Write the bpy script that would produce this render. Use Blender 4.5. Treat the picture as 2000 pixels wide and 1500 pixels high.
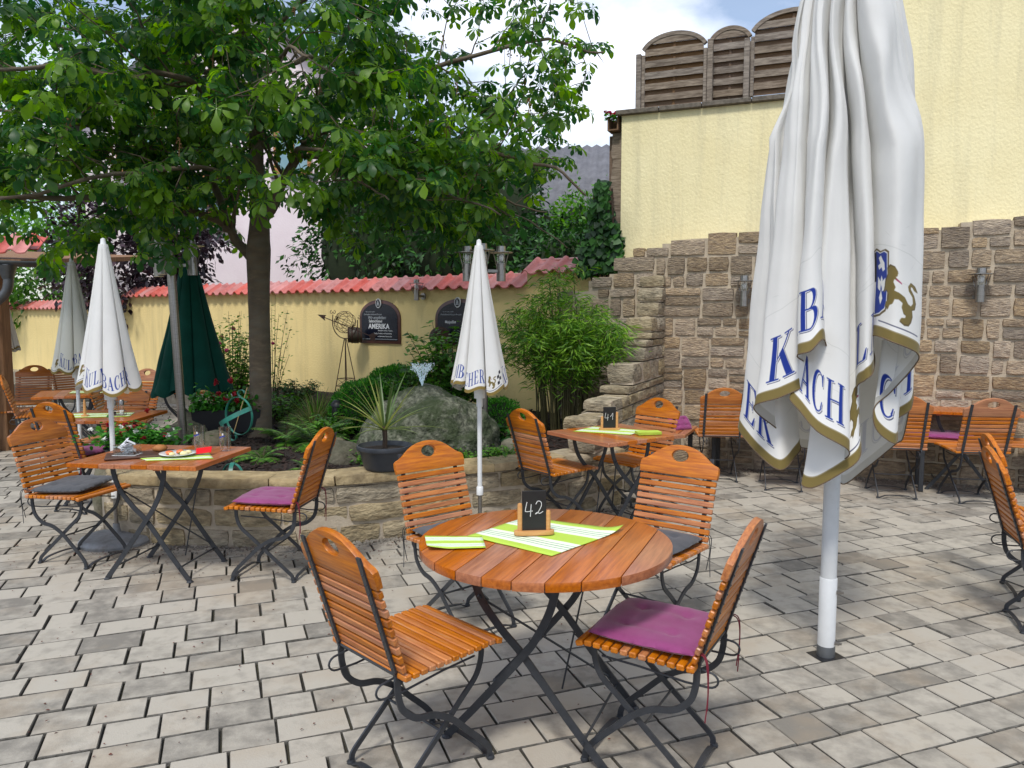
import bpy, bmesh, math, random
import numpy as np
from mathutils import Vector, Matrix, noise
from mathutils.geometry import tessellate_polygon

for o in list(bpy.data.objects):
    bpy.data.objects.remove(o)
SC = bpy.context.scene
COL = SC.collection
R = math.radians
PI = math.pi
rnd = random.Random(7)

# ---------------------------------------------------------------- camera
cam = bpy.data.cameras.new('camera')
cam.sensor_width = 36
cam.lens = 36 * 1520 / 2000
cam.clip_end = 500
co = bpy.data.objects.new('camera', cam)
COL.objects.link(co)
co.location = (0, 0, 1.6)
co.rotation_euler = (R(90 - 5.18), 0, 0)
SC.camera = co

# ---------------------------------------------------------------- sky, sun, exposure
SUN_EL, SUN_AZ = 56, 198          # azimuth clockwise from +Y: high, from behind the camera
w = bpy.data.worlds.new('World')
SC.world = w
w.use_nodes = True
nt = w.node_tree
nt.nodes.clear()
def N(t, typ, **kw):
    n = t.nodes.new(typ)
    for k, v in kw.items():
        setattr(n, k, v)
    return n
out = N(nt, 'ShaderNodeOutputWorld')
bg = N(nt, 'ShaderNodeBackground')
bg.inputs[1].default_value = 0.115
sky = N(nt, 'ShaderNodeTexSky', sky_type='NISHITA')
sky.sun_disc = False
sky.sun_elevation = R(SUN_EL)
sky.sun_rotation = R(SUN_AZ)
tc = N(nt, 'ShaderNodeTexCoord')
mp = N(nt, 'ShaderNodeMapping')
mp.inputs['Scale'].default_value = (1.0, 1.0, 1.9)
mp.inputs['Location'].default_value = (0.55, 0.25, 0.12)
nz = N(nt, 'ShaderNodeTexNoise')
nz.inputs['Scale'].default_value = 2.6
nz.inputs['Detail'].default_value = 9
nz.inputs['Roughness'].default_value = 0.56
cr = N(nt, 'ShaderNodeValToRGB')
cr.color_ramp.elements[0].position = 0.45
cr.color_ramp.elements[1].position = 0.62
cr.color_ramp.elements[0].color = (0.16, 0.16, 0.16, 1)
nz2 = N(nt, 'ShaderNodeTexNoise')
nz2.inputs['Scale'].default_value = 5.5
nz2.inputs['Detail'].default_value = 5
cc = N(nt, 'ShaderNodeMixRGB')
cc.inputs[1].default_value = (4.2, 5.0, 6.8, 1)
cc.inputs[2].default_value = (9.2, 9.4, 9.8, 1)
mx = N(nt, 'ShaderNodeMixRGB')
L = nt.links.new
L(tc.outputs['Generated'], mp.inputs[0])
L(mp.outputs[0], nz.inputs[0]); L(mp.outputs[0], nz2.inputs[0])
L(nz.outputs[0], cr.inputs[0]); L(nz2.outputs[0], cc.inputs[0])
L(cr.outputs[0], mx.inputs[0]); L(sky.outputs[0], mx.inputs[1]); L(cc.outputs[0], mx.inputs[2])
L(mx.outputs[0], bg.inputs[0]); L(bg.outputs[0], out.inputs[0])

sl = bpy.data.lights.new('sun', 'SUN')
sl.energy = 1.75
sl.angle = R(10)
sl.color = (1, 0.965, 0.9)
so = bpy.data.objects.new('sun', sl)
COL.objects.link(so)
sd = Vector((math.sin(R(SUN_AZ)) * math.cos(R(SUN_EL)), math.cos(R(SUN_AZ)) * math.cos(R(SUN_EL)), math.sin(R(SUN_EL))))
so.rotation_euler = sd.to_track_quat('Z', 'Y').to_euler()
so.location = (0, -3, 12)

SC.view_settings.view_transform = 'Standard'
SC.view_settings.look = 'None'
SC.view_settings.gamma = 1
SC.view_settings.exposure = 0.58
SC.view_settings.use_curve_mapping = False

# ---------------------------------------------------------------- materials
def lin(*c):
    return tuple((x / 255 / 12.92 if x / 255 <= 0.04045 else ((x / 255 + 0.055) / 1.055) ** 2.4) for x in c) + (1,)

def mat(name, c1, c2=None, scale=8, rough=0.6, bump=0.0, bscale=60, spec=0.5, metal=0, stretch=(1, 1, 1),
        rand=0.0, coat=0, detail=6, dirt=None, dscale=2.0, damt=0.5, dlo=0.45, dhi=0.7, transl=0, attr=None, coord='Object', bdetail=4, bdist=0.01, sheen=0, anoise=0.25, dstretch=None):
    m = bpy.data.materials.new(name)
    m.use_nodes = True
    t = m.node_tree
    b = t.nodes['Principled BSDF']
    outn = t.nodes['Material Output']
    L = t.links.new
    b.inputs['Roughness'].default_value = rough
    b.inputs['Metallic'].default_value = metal
    b.inputs['Specular IOR Level'].default_value = spec
    if coat:
        b.inputs['Coat Weight'].default_value = coat
        b.inputs['Coat Roughness'].default_value = 0.22
    if sheen:
        b.inputs['Sheen Weight'].default_value = sheen
    tc = N(t, 'ShaderNodeTexCoord')
    mp = N(t, 'ShaderNodeMapping')
    mp.inputs['Scale'].default_value = stretch
    L(tc.outputs[coord], mp.inputs[0])
    oi = N(t, 'ShaderNodeObjectInfo')
    if rand or coord == 'Object':
        ad = N(t, 'ShaderNodeVectorMath', operation='ADD')
        ml = N(t, 'ShaderNodeMath', operation='MULTIPLY')
        ml.inputs[1].default_value = 37.0 if coord == 'Object' else 0
        L(oi.outputs['Random'], ml.inputs[0])
        L(mp.outputs[0], ad.inputs[0]); L(ml.outputs[0], ad.inputs[1])
        vec = ad.outputs[0]
    else:
        vec = mp.outputs[0]
    nz = N(t, 'ShaderNodeTexNoise')
    nz.inputs['Scale'].default_value = scale
    nz.inputs['Detail'].default_value = detail
    nz.inputs['Roughness'].default_value = 0.6
    L(vec, nz.inputs[0])
    cr = N(t, 'ShaderNodeValToRGB')
    cr.color_ramp.elements[0].position = 0.32
    cr.color_ramp.elements[1].position = 0.68
    cr.color_ramp.elements[0].color = c1
    cr.color_ramp.elements[1].color = c2 or c1
    if attr:
        at = N(t, 'ShaderNodeAttribute', attribute_name=attr)
        mxa = N(t, 'ShaderNodeMath', operation='MULTIPLY_ADD')
        L(nz.outputs[0], mxa.inputs[0]); mxa.inputs[1].default_value = anoise
        L(at.outputs['Fac'], mxa.inputs[2])
        mxb = N(t, 'ShaderNodeMath', operation='SUBTRACT'); mxb.inputs[1].default_value = anoise / 2
        L(mxa.outputs[0], mxb.inputs[0])
        L(mxb.outputs[0], cr.inputs[0])
    else:
        L(nz.outputs[0], cr.inputs[0])
    col = cr.outputs[0]
    if dirt:
        n2 = N(t, 'ShaderNodeTexNoise')
        n2.inputs['Scale'].default_value = dscale
        n2.inputs['Detail'].default_value = 8
        n2.inputs['Roughness'].default_value = 0.65
        if dstretch:
            mp2 = N(t, 'ShaderNodeMapping'); mp2.inputs['Scale'].default_value = dstretch
            L(tc.outputs[coord], mp2.inputs[0]); L(mp2.outputs[0], n2.inputs[0])
        else:
            L(vec, n2.inputs[0])
        mr = N(t, 'ShaderNodeMapRange')
        mr.inputs[1].default_value = dlo; mr.inputs[2].default_value = dhi
        mr.inputs[3].default_value = 0; mr.inputs[4].default_value = damt
        L(n2.outputs[0], mr.inputs[0])
        mm = N(t, 'ShaderNodeMixRGB'); mm.inputs[2].default_value = dirt
        L(mr.outputs[0], mm.inputs[0]); L(col, mm.inputs[1])
        col = mm.outputs[0]
    if rand:
        hs = N(t, 'ShaderNodeHueSaturation')
        m1 = N(t, 'ShaderNodeMapRange')
        m1.inputs[3].default_value = 1 - rand; m1.inputs[4].default_value = 1 + rand
        L(oi.outputs['Random'], m1.inputs[0]); L(m1.outputs[0], hs.inputs['Value'])
        m3 = N(t, 'ShaderNodeMath', operation='MULTIPLY'); m3.inputs[1].default_value = 7.31
        m4 = N(t, 'ShaderNodeMath', operation='FRACT')
        L(oi.outputs['Random'], m3.inputs[0]); L(m3.outputs[0], m4.inputs[0])
        m5 = N(t, 'ShaderNodeMapRange'); m5.inputs[3].default_value = 0.8; m5.inputs[4].default_value = 1.25
        L(m4.outputs[0], m5.inputs[0]); L(m5.outputs[0], hs.inputs['Saturation'])
        L(col, hs.inputs['Color'])
        col = hs.outputs[0]
    L(col, b.inputs['Base Color'])
    if bump:
        n3 = N(t, 'ShaderNodeTexNoise')
        n3.inputs['Scale'].default_value = bscale
        n3.inputs['Detail'].default_value = bdetail
        L(vec, n3.inputs[0])
        bp = N(t, 'ShaderNodeBump')
        bp.inputs['Strength'].default_value = bump
        bp.inputs['Distance'].default_value = bdist
        L(n3.outputs[0], bp.inputs['Height'])
        L(bp.outputs[0], b.inputs['Normal'])
    if transl:
        tr = N(t, 'ShaderNodeBsdfTranslucent')
        hs = N(t, 'ShaderNodeHueSaturation')
        hs.inputs['Value'].default_value = 1.7
        hs.inputs['Saturation'].default_value = 1.15
        L(col, hs.inputs['Color']); L(hs.outputs[0], tr.inputs[0])
        ms = N(t, 'ShaderNodeMixShader'); ms.inputs[0].default_value = transl
        L(b.outputs[0], ms.inputs[1]); L(tr.outputs[0], ms.inputs[2]); L(ms.outputs[0], outn.inputs[0])
    return m

M = {}
M['wood'] = mat('varnished_wood', (0.60, 0.195, 0.016, 1), (0.33, 0.080, 0.006, 1), scale=7, stretch=(1.0, 14, 14), rough=0.42, bump=0.10, bscale=22, coat=0.15, rand=0.13, bdist=0.003, dirt=(0.24, 0.055, 0.006, 1), dscale=2.5, damt=0.5, dlo=0.5, dhi=0.7)
M['woodtop'] = mat('varnished_table_wood', (0.56, 0.160, 0.020, 1), (0.33, 0.078, 0.009, 1), scale=6, stretch=(14, 0.9, 14), rough=0.30, bump=0.06, bscale=26, coat=0.45, rand=0.10, bdist=0.003)
M['woodold'] = mat('aged_seat_wood', (0.62, 0.21, 0.020, 1), (0.36, 0.095, 0.009, 1), scale=7, stretch=(1.0, 14, 14), rough=0.45, bump=0.12, bscale=25, coat=0.2, rand=0.12, dirt=(0.55, 0.33, 0.17, 1), dscale=6, damt=0.55, dlo=0.56, dhi=0.70, bdist=0.003)
M['iron'] = mat('anthracite_iron', (0.022, 0.025, 0.03, 1), (0.035, 0.038, 0.045, 1), rough=0.42, scale=30, bump=0.05, bscale=90)
M['steel'] = mat('brushed_steel', (0.34, 0.32, 0.30, 1), (0.24, 0.225, 0.21, 1), scale=20, stretch=(1, 1, 12), rough=0.30, metal=0.9)
M['zinc'] = mat('zinc', (0.10, 0.11, 0.12, 1), (0.16, 0.165, 0.17, 1), scale=6, rough=0.45, metal=0.6)
M['whitepaint'] = mat('white_enamel', (0.74, 0.75, 0.74, 1), (0.68, 0.69, 0.68, 1), scale=12, rough=0.35, dirt=(0.4, 0.38, 0.34, 1), dscale=12, damt=0.35, dlo=0.62, dhi=0.75)
M['poleenamel'] = mat('grey_white_enamel', (0.60, 0.61, 0.61, 1), (0.54, 0.55, 0.55, 1), scale=12, rough=0.4, dirt=(0.3, 0.29, 0.27, 1), dscale=14, damt=0.5, dlo=0.6, dhi=0.72)
M['black'] = mat('black_plastic', (0.015, 0.015, 0.017, 1), rough=0.45)
M['blackboard'] = mat('blackboard', (0.008, 0.008, 0.009, 1), (0.014, 0.014, 0.015, 1), rough=0.42, scale=20)
M['chalk'] = mat('chalk', (0.75, 0.75, 0.75, 1), (0.6, 0.6, 0.6, 1), scale=300, rough=0.9)
M['pine'] = mat('light_pine', (0.62, 0.33, 0.12, 1), (0.52, 0.25, 0.08, 1), scale=10, stretch=(1, 1, 8), rough=0.45)
M['purple'] = mat('purple_cloth', (0.21, 0.028, 0.125, 1), (0.26, 0.040, 0.16, 1), scale=14, rough=0.85, bump=0.25, bscale=420, sheen=0.3, bdist=0.001, dirt=(0.32, 0.08, 0.22, 1), dscale=5, damt=0.4)
M['greycloth'] = mat('grey_cloth', (0.050, 0.054, 0.062, 1), (0.070, 0.074, 0.084, 1), scale=14, rough=0.85, bump=0.25, bscale=420, sheen=0.2, bdist=0.001)
M['redcord'] = mat('dark_red_cord', (0.16, 0.006, 0.02, 1), rough=0.8)
M['stone'] = mat('granite_stone', lin(182, 163, 137), lin(124, 108, 90), scale=14, stretch=(1, 1, 3.2), rough=0.9, bump=1.0, bscale=30, rand=0.30, bdetail=9, bdist=0.022, dirt=lin(104, 98, 94), dscale=22, damt=0.6, dlo=0.46, dhi=0.68)
M['stonepale'] = mat('pale_stone', lin(178, 164, 136), lin(134, 120, 96), scale=9, stretch=(1, 1, 2.4), rough=0.95, bump=0.9, bscale=26, rand=0.16, bdetail=9, bdist=0.022, dirt=lin(82, 76, 64), dscale=11, damt=0.8, dlo=0.46, dhi=0.70)
M['mortar'] = mat('mortar', lin(190, 176, 154), lin(168, 155, 136), scale=12, rough=1, bump=0.6, bscale=70, bdist=0.006)
M['paver'] = mat('concrete_paver', lin(184, 176, 162), lin(158, 150, 138), scale=5, rough=0.88, bump=0.35, bscale=130, rand=0.12, bdist=0.004, dirt=lin(176, 150, 120), dscale=2.4, damt=0.55, dlo=0.5, dhi=0.68)
M['joint'] = mat('joint_sand', (0.030, 0.027, 0.022, 1), (0.055, 0.05, 0.038, 1), scale=18, rough=1, bump=0.8, bscale=120, dirt=(0.075, 0.068, 0.02, 1), dscale=3, damt=0.7)
M['stucco'] = mat('yellow_stucco', lin(240, 229, 184), lin(233, 220, 172), scale=2, rough=0.95, bump=0.55, bscale=45, bdist=0.012, dirt=lin(186, 178, 146), dscale=2.2, damt=0.55, dlo=0.50, dhi=0.75, dstretch=(2.2, 2.2, 0.14), stretch=(1, 1, 0.8), bdetail=6)
M['stucco2'] = mat('ochre_stucco', lin(238, 214, 150), lin(230, 206, 142), scale=2, rough=0.95, bump=0.5, bscale=40, bdist=0.012, dirt=lin(176, 160, 118), dscale=2.0, damt=0.55, dlo=0.50, dhi=0.75, dstretch=(1.6, 1.6, 0.2))
M['pinkwall'] = mat('pink_render', lin(238, 224, 226), lin(232, 216, 219), scale=2, rough=0.95, bump=0.4, bscale=30)
M['tile'] = mat('red_roof_tile', lin(204, 126, 118), lin(184, 106, 98), scale=9, rough=0.34, rand=0.10, bump=0.12, bscale=30, dirt=lin(136, 62, 54), dscale=7, damt=0.6, dlo=0.5)
M['tileorange'] = mat('orange_roof_tile', lin(198, 96, 60), lin(178, 82, 50), scale=9, rough=0.4, rand=0.1)
M['greywood'] = mat('weathered_wood', lin(152, 140, 126), lin(112, 100, 88), scale=6, stretch=(1.3, 9, 10), rough=0.9, bump=0.3, bscale=26, rand=0.10, dirt=lin(70, 58, 48), dscale=3, damt=0.6)
M['brownwood'] = mat('weathered_brown_wood', lin(132, 106, 82), lin(100, 78, 60), scale=6, stretch=(1.3, 9, 10), rough=0.9, bump=0.3, bscale=26, rand=0.10)
M['greyroof'] = mat('grey_fibre_cement', lin(120, 120, 124), lin(96, 96, 102), scale=3, rough=0.9, dirt=lin(70, 70, 70), dscale=2, damt=0.5)
M['coping'] = mat('concrete_coping', lin(120, 112, 100), lin(84, 78, 70), scale=20, rough=1, bump=0.5, bscale=60)
M['bark'] = mat('chestnut_bark', lin(110, 96, 78), lin(78, 68, 56), scale=10, stretch=(1, 1, 2.5), rough=0.95, bump=0.9, bscale=18, bdetail=8, bdist=0.01, dirt=lin(130, 124, 108), dscale=5, damt=0.5)
M['twig'] = mat('twig', lin(74, 58, 46), lin(54, 44, 34), rough=0.9)
M['leaf'] = mat('chestnut_leaf', (0.032, 0.102, 0.028, 1), (0.185, 0.335, 0.034, 1), scale=2.2, rough=0.42, attr='var', transl=0.55, coord='Generated', spec=0.4)
M['leafdark'] = mat('hedge_leaf', (0.012, 0.044, 0.012, 1), (0.050, 0.160, 0.026, 1), rough=0.5, attr='var', transl=0.15, coord='Generated', spec=0.4)
M['leafmid'] = mat('shrub_leaf', (0.045, 0.14, 0.018, 1), (0.15, 0.34, 0.04, 1), rough=0.5, attr='var', transl=0.35, coord='Generated')
M['leafpurple'] = mat('purple_leaf', (0.018, 0.009, 0.014, 1), (0.075, 0.045, 0.06, 1), rough=0.4, attr='var', transl=0.1, coord='Generated')
M['bamboo'] = mat('bamboo_leaf', (0.060, 0.17, 0.014, 1), (0.24, 0.43, 0.04, 1), rough=0.5, attr='var', transl=0.35, coord='Generated')
M['boxleaf'] = mat('box_leaf', (0.022, 0.13, 0.008, 1), (0.085, 0.32, 0.02, 1), rough=0.5, attr='var', transl=0.2, coord='Generated')
M['cordy'] = mat('cordyline_leaf', (0.10, 0.16, 0.05, 1), (0.30, 0.34, 0.10, 1), rough=0.4, attr='var', transl=0.25, coord='Generated')
M['cane'] = mat('cane', (0.12, 0.11, 0.04, 1), (0.06, 0.05, 0.025, 1), rough=0.6)
M['straw'] = mat('ornamental_grass', (0.10, 0.14, 0.03, 1), (0.32, 0.30, 0.11, 1), rough=0.7, attr='var', transl=0.25, coord='Generated')
M['red'] = mat('red_petal', (0.42, 0.008, 0.02, 1), (0.25, 0.004, 0.012, 1), rough=0.6, transl=0.2)
M['pink'] = mat('pink_petal', (0.55, 0.03, 0.16, 1), (0.4, 0.02, 0.1, 1), rough=0.6, transl=0.2)
M['whitepetal'] = mat('white_petal', (0.75, 0.75, 0.72, 1), rough=0.6, transl=0.2)
M['fruit'] = mat('dried_blossom', (0.23, 0.09, 0.04, 1), (0.14, 0.10, 0.03, 1), rough=0.8)
M['mulch'] = mat('bark_mulch', (0.035, 0.022, 0.018, 1), (0.010, 0.007, 0.006, 1), scale=30, rough=1, bump=1.0, bscale=45, bdist=0.04)
M['chip'] = mat('mulch_chip', (0.045, 0.026, 0.020, 1), (0.020, 0.012, 0.010, 1), scale=3, rough=1)
M['boulder'] = mat('mossy_boulder', lin(128, 130, 112), lin(48, 52, 40), scale=30, rough=0.95, bump=1.0, bscale=16, bdetail=12, bdist=0.06, dirt=(0.026, 0.042, 0.012, 1), dscale=6.0, damt=0.85, dlo=0.44, dhi=0.56)
M['rock'] = mat('garden_rock', lin(126, 120, 100), lin(84, 78, 62), scale=9, rough=0.95, bump=0.8, bscale=30, bdetail=9, bdist=0.02, rand=0.2, dirt=(0.04, 0.05, 0.02, 1), dscale=4, damt=0.7)
M['gravel'] = mat('gravel', lin(150, 142, 128), lin(98, 90, 80), scale=3, rough=1, rand=0.2)
M['pot'] = mat('anthracite_pot', (0.030, 0.036, 0.045, 1), (0.045, 0.05, 0.06, 1), scale=8, rough=0.45)
M['bag'] = mat('green_print_base', (0.35, 0.62, 0.03, 1))
M['teal'] = mat('verdigris_paint', (0.02, 0.17, 0.13, 1), (0.03, 0.22, 0.17, 1), scale=20, rough=0.4, dirt=(0.05, 0.09, 0.07, 1), dscale=9, damt=0.6)
M['rust'] = mat('rusty_iron', (0.045, 0.022, 0.016, 1), (0.085, 0.036, 0.022, 1), scale=30, rough=0.8)
M['brass'] = mat('brass_rod', (0.55, 0.38, 0.18, 1), rough=0.4, metal=0.5)
M['barrel'] = mat('dark_barrel', (0.035, 0.028, 0.018, 1), (0.07, 0.055, 0.03, 1), scale=10, rough=0.5)
M['concretebase'] = mat('grey_base', (0.22, 0.23, 0.24, 1), (0.32, 0.33, 0.34, 1), scale=12, rough=0.55, dirt=(0.12, 0.1, 0.08, 1), dscale=9, damt=0.6)
M['china'] = mat('white_china', (0.8, 0.8, 0.8, 1), rough=0.12)
M['paper'] = mat('white_paper', (0.8, 0.8, 0.82, 1), (0.62, 0.64, 0.70, 1), scale=30, rough=0.8)
M['tomato'] = mat('tomato', (0.75, 0.12, 0.03, 1), (0.8, 0.25, 0.08, 1), scale=40, rough=0.25)
M['egg'] = mat('potato_salad', (0.8, 0.68, 0.28, 1), (0.85, 0.8, 0.5, 1), scale=40, rough=0.4)
M['herb'] = mat('herb', (0.05, 0.16, 0.02, 1), rough=0.5)
M['bread'] = mat('bread_crust', (0.50, 0.22, 0.06, 1), (0.32, 0.11, 0.03, 1), scale=20, rough=0.7)
M['redpack'] = mat('red_packet', (0.75, 0.012, 0.02, 1), rough=0.25)
M['board'] = mat('dark_wood_tray', (0.09, 0.035, 0.018, 1), (0.05, 0.02, 0.012, 1), scale=8, rough=0.5)
M['lime'] = mat('lime_paper', (0.46, 0.62, 0.07, 1), (0.42, 0.57, 0.06, 1), scale=10, rough=0.85)
M['signblack'] = mat('sign_blue_black', (0.008, 0.010, 0.022, 1), rough=0.25)
M['signframe'] = mat('sign_brown_frame', (0.075, 0.025, 0.018, 1), (0.12, 0.05, 0.035, 1), scale=12, rough=0.35)
M['signwhite'] = mat('sign_lettering', (0.75, 0.75, 0.75, 1), rough=0.6)
M['signgrey'] = mat('sign_small_lettering', (0.38, 0.40, 0.42, 1), rough=0.6)
M['windowglass'] = mat('window_glass', (0.16, 0.30, 0.34, 1), (0.30, 0.44, 0.48, 1), scale=1.5, rough=0.08)
M['orangewood'] = mat('window_frame_wood', (0.38, 0.17, 0.05, 1), rough=0.5)
M['postwood'] = mat('timber_post', lin(150, 112, 78), lin(118, 84, 56), scale=5, stretch=(9, 9, 1), rough=0.8, bump=0.2)
M['greenfab'] = mat('dark_green_canvas', (0.002, 0.045, 0.030, 1), (0.003, 0.060, 0.042, 1), scale=6, rough=0.85, bump=0.1, bscale=300, spec=0.2)
M['gold'] = mat('gold_print', (0.30, 0.19, 0.05, 1), rough=0.6)
M['soil'] = mat('potting_soil', (0.02, 0.014, 0.01, 1), (0.035, 0.024, 0.018, 1), scale=40, rough=1, bump=0.9, bscale=90)
def glassmat(name, tint=(0.97, 0.98, 0.98, 1), rough=0.03, mixf=0.80):
    m = bpy.data.materials.new(name); m.use_nodes = True
    t = m.node_tree
    t.nodes.clear()
    o = N(t, 'ShaderNodeOutputMaterial'); tr = N(t, 'ShaderNodeBsdfTransparent'); gl = N(t, 'ShaderNodeBsdfGlossy')
    fr = N(t, 'ShaderNodeLayerWeight'); fr.inputs[0].default_value = 0.25
    tr.inputs[0].default_value = tint; gl.inputs['Roughness'].default_value = rough
    mt = N(t, 'ShaderNodeMath', operation='MULTIPLY_ADD'); mt.inputs[1].default_value = 0.9; mt.inputs[2].default_value = 0.06
    t.links.new(fr.outputs[1], mt.inputs[0])
    ms = N(t, 'ShaderNodeMixShader'); t.links.new(mt.outputs[0], ms.inputs[0])
    t.links.new(tr.outputs[0], ms.inputs[1]); t.links.new(gl.outputs[0], ms.inputs[2]); t.links.new(ms.outputs[0], o.inputs[0])
    return m
M['glass'] = glassmat('clear_glass', (0.95, 0.965, 0.965, 1))
M['water'] = glassmat('splashing_water', (0.93, 0.96, 0.97, 1), 0.1)

# ---------------------------------------------------------------- mesh helpers
def mesh_obj(name, verts, faces, m, parent=None, smooth=False, sharp=35):
    me = bpy.data.meshes.new(name)
    me.from_pydata([tuple(v) for v in verts], [], [tuple(f) for f in faces])
    me.update()
    if smooth:
        me.shade_smooth()
        if sharp < 179:
            me.set_sharp_from_angle(angle=R(sharp))
    if m is not None:
        me.materials.append(m)
    return link(name, me, parent)

def link(name, me, parent=None):
    o = bpy.data.objects.new(name, me)
    COL.objects.link(o)
    if parent is not None:
        o.parent = parent
    return o

def tag(o, label=None, cat=None, group=None, kind=None):
    if label: o['label'] = label
    if cat: o['category'] = cat
    if group: o['group'] = group
    if kind: o['kind'] = kind
    return o

def thing(name, label, cat, loc=(0, 0, 0), rz=0, group=None):
    o = bpy.data.objects.new(name, None)
    COL.objects.link(o)
    o.empty_display_size = 0.1
    o.location = loc
    o.rotation_euler = (0, 0, rz)
    return tag(o, label, cat, group)

def children_of(o):
    return [c for c in bpy.data.objects if c.parent == o]

def copy_tree(o, parent=None, kids=None):
    c = o.copy()
    COL.objects.link(c)
    c.parent = parent
    for ch in (kids or KIDS).get(o.name, []):
        copy_tree(ch, c, kids)
    return c
KIDS = {}
def build_kids():
    KIDS.clear()
    for o in bpy.data.objects:
        if o.parent:
            KIDS.setdefault(o.parent.name, []).append(o)

class MB:
    def __init__(s):
        s.v = []; s.f = []
    def add(s, vs, fs, T=None):
        b = len(s.v)
        if T is not None:
            vs = [T @ Vector(v) for v in vs]
        s.v += [tuple(v) for v in vs]
        s.f += [tuple(i + b for i in f) for f in fs]
        return s
    def box(s, x0, x1, y0, y1, z0, z1, T=None):
        vs = [(x, y, z) for z in (z0, z1) for y in (y0, y1) for x in (x0, x1)]
        return s.add(vs, [(0, 2, 3, 1), (4, 5, 7, 6), (0, 1, 5, 4), (2, 6, 7, 3), (0, 4, 6, 2), (1, 3, 7, 5)], T)
    def bbox(s, x0, x1, y0, y1, z0, z1, bev=0.003, seg=1, T=None):
        bm = bmesh.new()
        bmesh.ops.create_cube(bm, size=1)
        for v in bm.verts:
            v.co = Vector(((x0 + x1) / 2 + v.co.x * (x1 - x0), (y0 + y1) / 2 + v.co.y * (y1 - y0), (z0 + z1) / 2 + v.co.z * (z1 - z0)))
        bmesh.ops.bevel(bm, geom=bm.edges[:], offset=bev, segments=seg, affect='EDGES', profile=0.5)
        return s.bm(bm, T)
    def bm(s, bm, T=None):
        bm.verts.index_update()
        s.add([v.co.copy() for v in bm.verts], [[v.index for v in f.verts] for f in bm.faces], T)
        bm.free()
        return s
    def tube(s, pts, r, n=8, cap=True, T=None, closed=False):
        pts = [Vector(p) for p in pts]
        k = len(pts)
        rs = r if isinstance(r, (list, tuple)) else [r] * k
        vs = []; fs = []
        up = None
        for i, p in enumerate(pts):
            a = pts[(i - 1) % k] if (closed or i > 0) else p
            b = pts[(i + 1) % k] if (closed or i < k - 1) else p
            d = (b - a)
            if d.length < 1e-9: d = Vector((0, 0, 1))
            d.normalize()
            if up is None:
                up = Vector((0, 0, 1)) if abs(d.z) < 0.9 else Vector((1, 0, 0))
            sx = d.cross(up).normalized()
            up = sx.cross(d).normalized()
            for j in range(n):
                an = 2 * PI * j / n
                vs.append(p + (sx * math.cos(an) + up * math.sin(an)) * rs[i])
        m = k if closed else k - 1
        for i in range(m):
            for j in range(n):
                a = i * n + j; b = i * n + (j + 1) % n
                c = ((i + 1) % k) * n + (j + 1) % n; d = ((i + 1) % k) * n + j
                fs.append((a, b, c, d))
        if cap and not closed:
            fs.append(tuple(range(n))[::-1]); fs.append(tuple((k - 1) * n + j for j in range(n)))
        return s.add(vs, fs, T)
    def flat(s, pts, wx, wn, T=None, xaxis=(1, 0, 0)):
        """flat bar swept along pts (3D, lying in a plane normal to xaxis): wx along xaxis, wn in plane; wx/wn may be lists"""
        pts = [Vector(p) for p in pts]; X = Vector(xaxis); k = len(pts)
        vs = []; fs = []
        for i, p in enumerate(pts):
            d = (pts[min(i + 1, k - 1)] - pts[max(i - 1, 0)]).normalized()
            nn = d.cross(X).normalized()
            a = (wx[i] if isinstance(wx, list) else wx) / 2; b = (wn[i] if isinstance(wn, list) else wn) / 2
            vs += [p - X * a - nn * b, p + X * a - nn * b, p + X * a + nn * b, p - X * a + nn * b]
        for i in range(k - 1):
            for j in range(4):
                fs.append((i * 4 + j, i * 4 + (j + 1) % 4, (i + 1) * 4 + (j + 1) % 4, (i + 1) * 4 + j))
        fs.append((3, 2, 1, 0)); fs.append(tuple((k - 1) * 4 + j for j in range(4)))
        return s.add(vs, fs, T)
    def lathe(s, prof, n=24, T=None, cx=0, cy=0, sx=1, sy=1):
        vs = []; fs = []
        for r, z in prof:
            for j in range(n):
                a = 2 * PI * j / n
                vs.append((cx + r * math.cos(a) * sx, cy + r * math.sin(a) * sy, z))
        for i in range(len(prof) - 1):
            for j in range(n):
                fs.append((i * n + j, i * n + (j + 1) % n, (i + 1) * n + (j + 1) % n, (i + 1) * n + j))
        if prof[0][0] > 1e-6: fs.append(tuple(range(n))[::-1])
        if prof[-1][0] > 1e-6: fs.append(tuple((len(prof) - 1) * n + j for j in range(n)))
        return s.add(vs, fs, T)
    def prism(s, outer, y0, y1, holes=(), bev=0.0, T=None):
        """2D outline in xz, thick in y"""
        loops = [list(outer)] + [list(h) for h in holes]
        tri = tessellate_polygon([[Vector((p[0], p[1], 0)) for p in lp] for lp in loops])
        flatp = [p for lp in loops for p in lp]
        n = len(flatp)
        bm = bmesh.new()
        A = [bm.verts.new((p[0], y0, p[1])) for p in flatp]
        B = [bm.verts.new((p[0], y1, p[1])) for p in flatp]
        for t in tri:
            a, b, c = t
            try:
                bm.faces.new((A[a], A[b], A[c])); bm.faces.new((B[c], B[b], B[a]))
            except ValueError: pass
        rim = []
        o = 0
        for lp in loops:
            k = len(lp)
            for i in range(k):
                a = o + i; b = o + (i + 1) % k
                f = bm.faces.new((A[a], A[b], B[b], B[a]))
            o += k
        bmesh.ops.recalc_face_normals(bm, faces=bm.faces)
        if bev:
            es = [e for e in bm.edges if len(e.link_faces) == 2 and e.calc_face_angle(0) > R(60) and abs(e.verts[0].co.y - e.verts[1].co.y) < 1e-6]
            bmesh.ops.bevel(bm, geom=es, offset=bev, segments=2, affect='EDGES', profile=0.5, clamp_overlap=True)
        return s.bm(bm, T)
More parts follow.
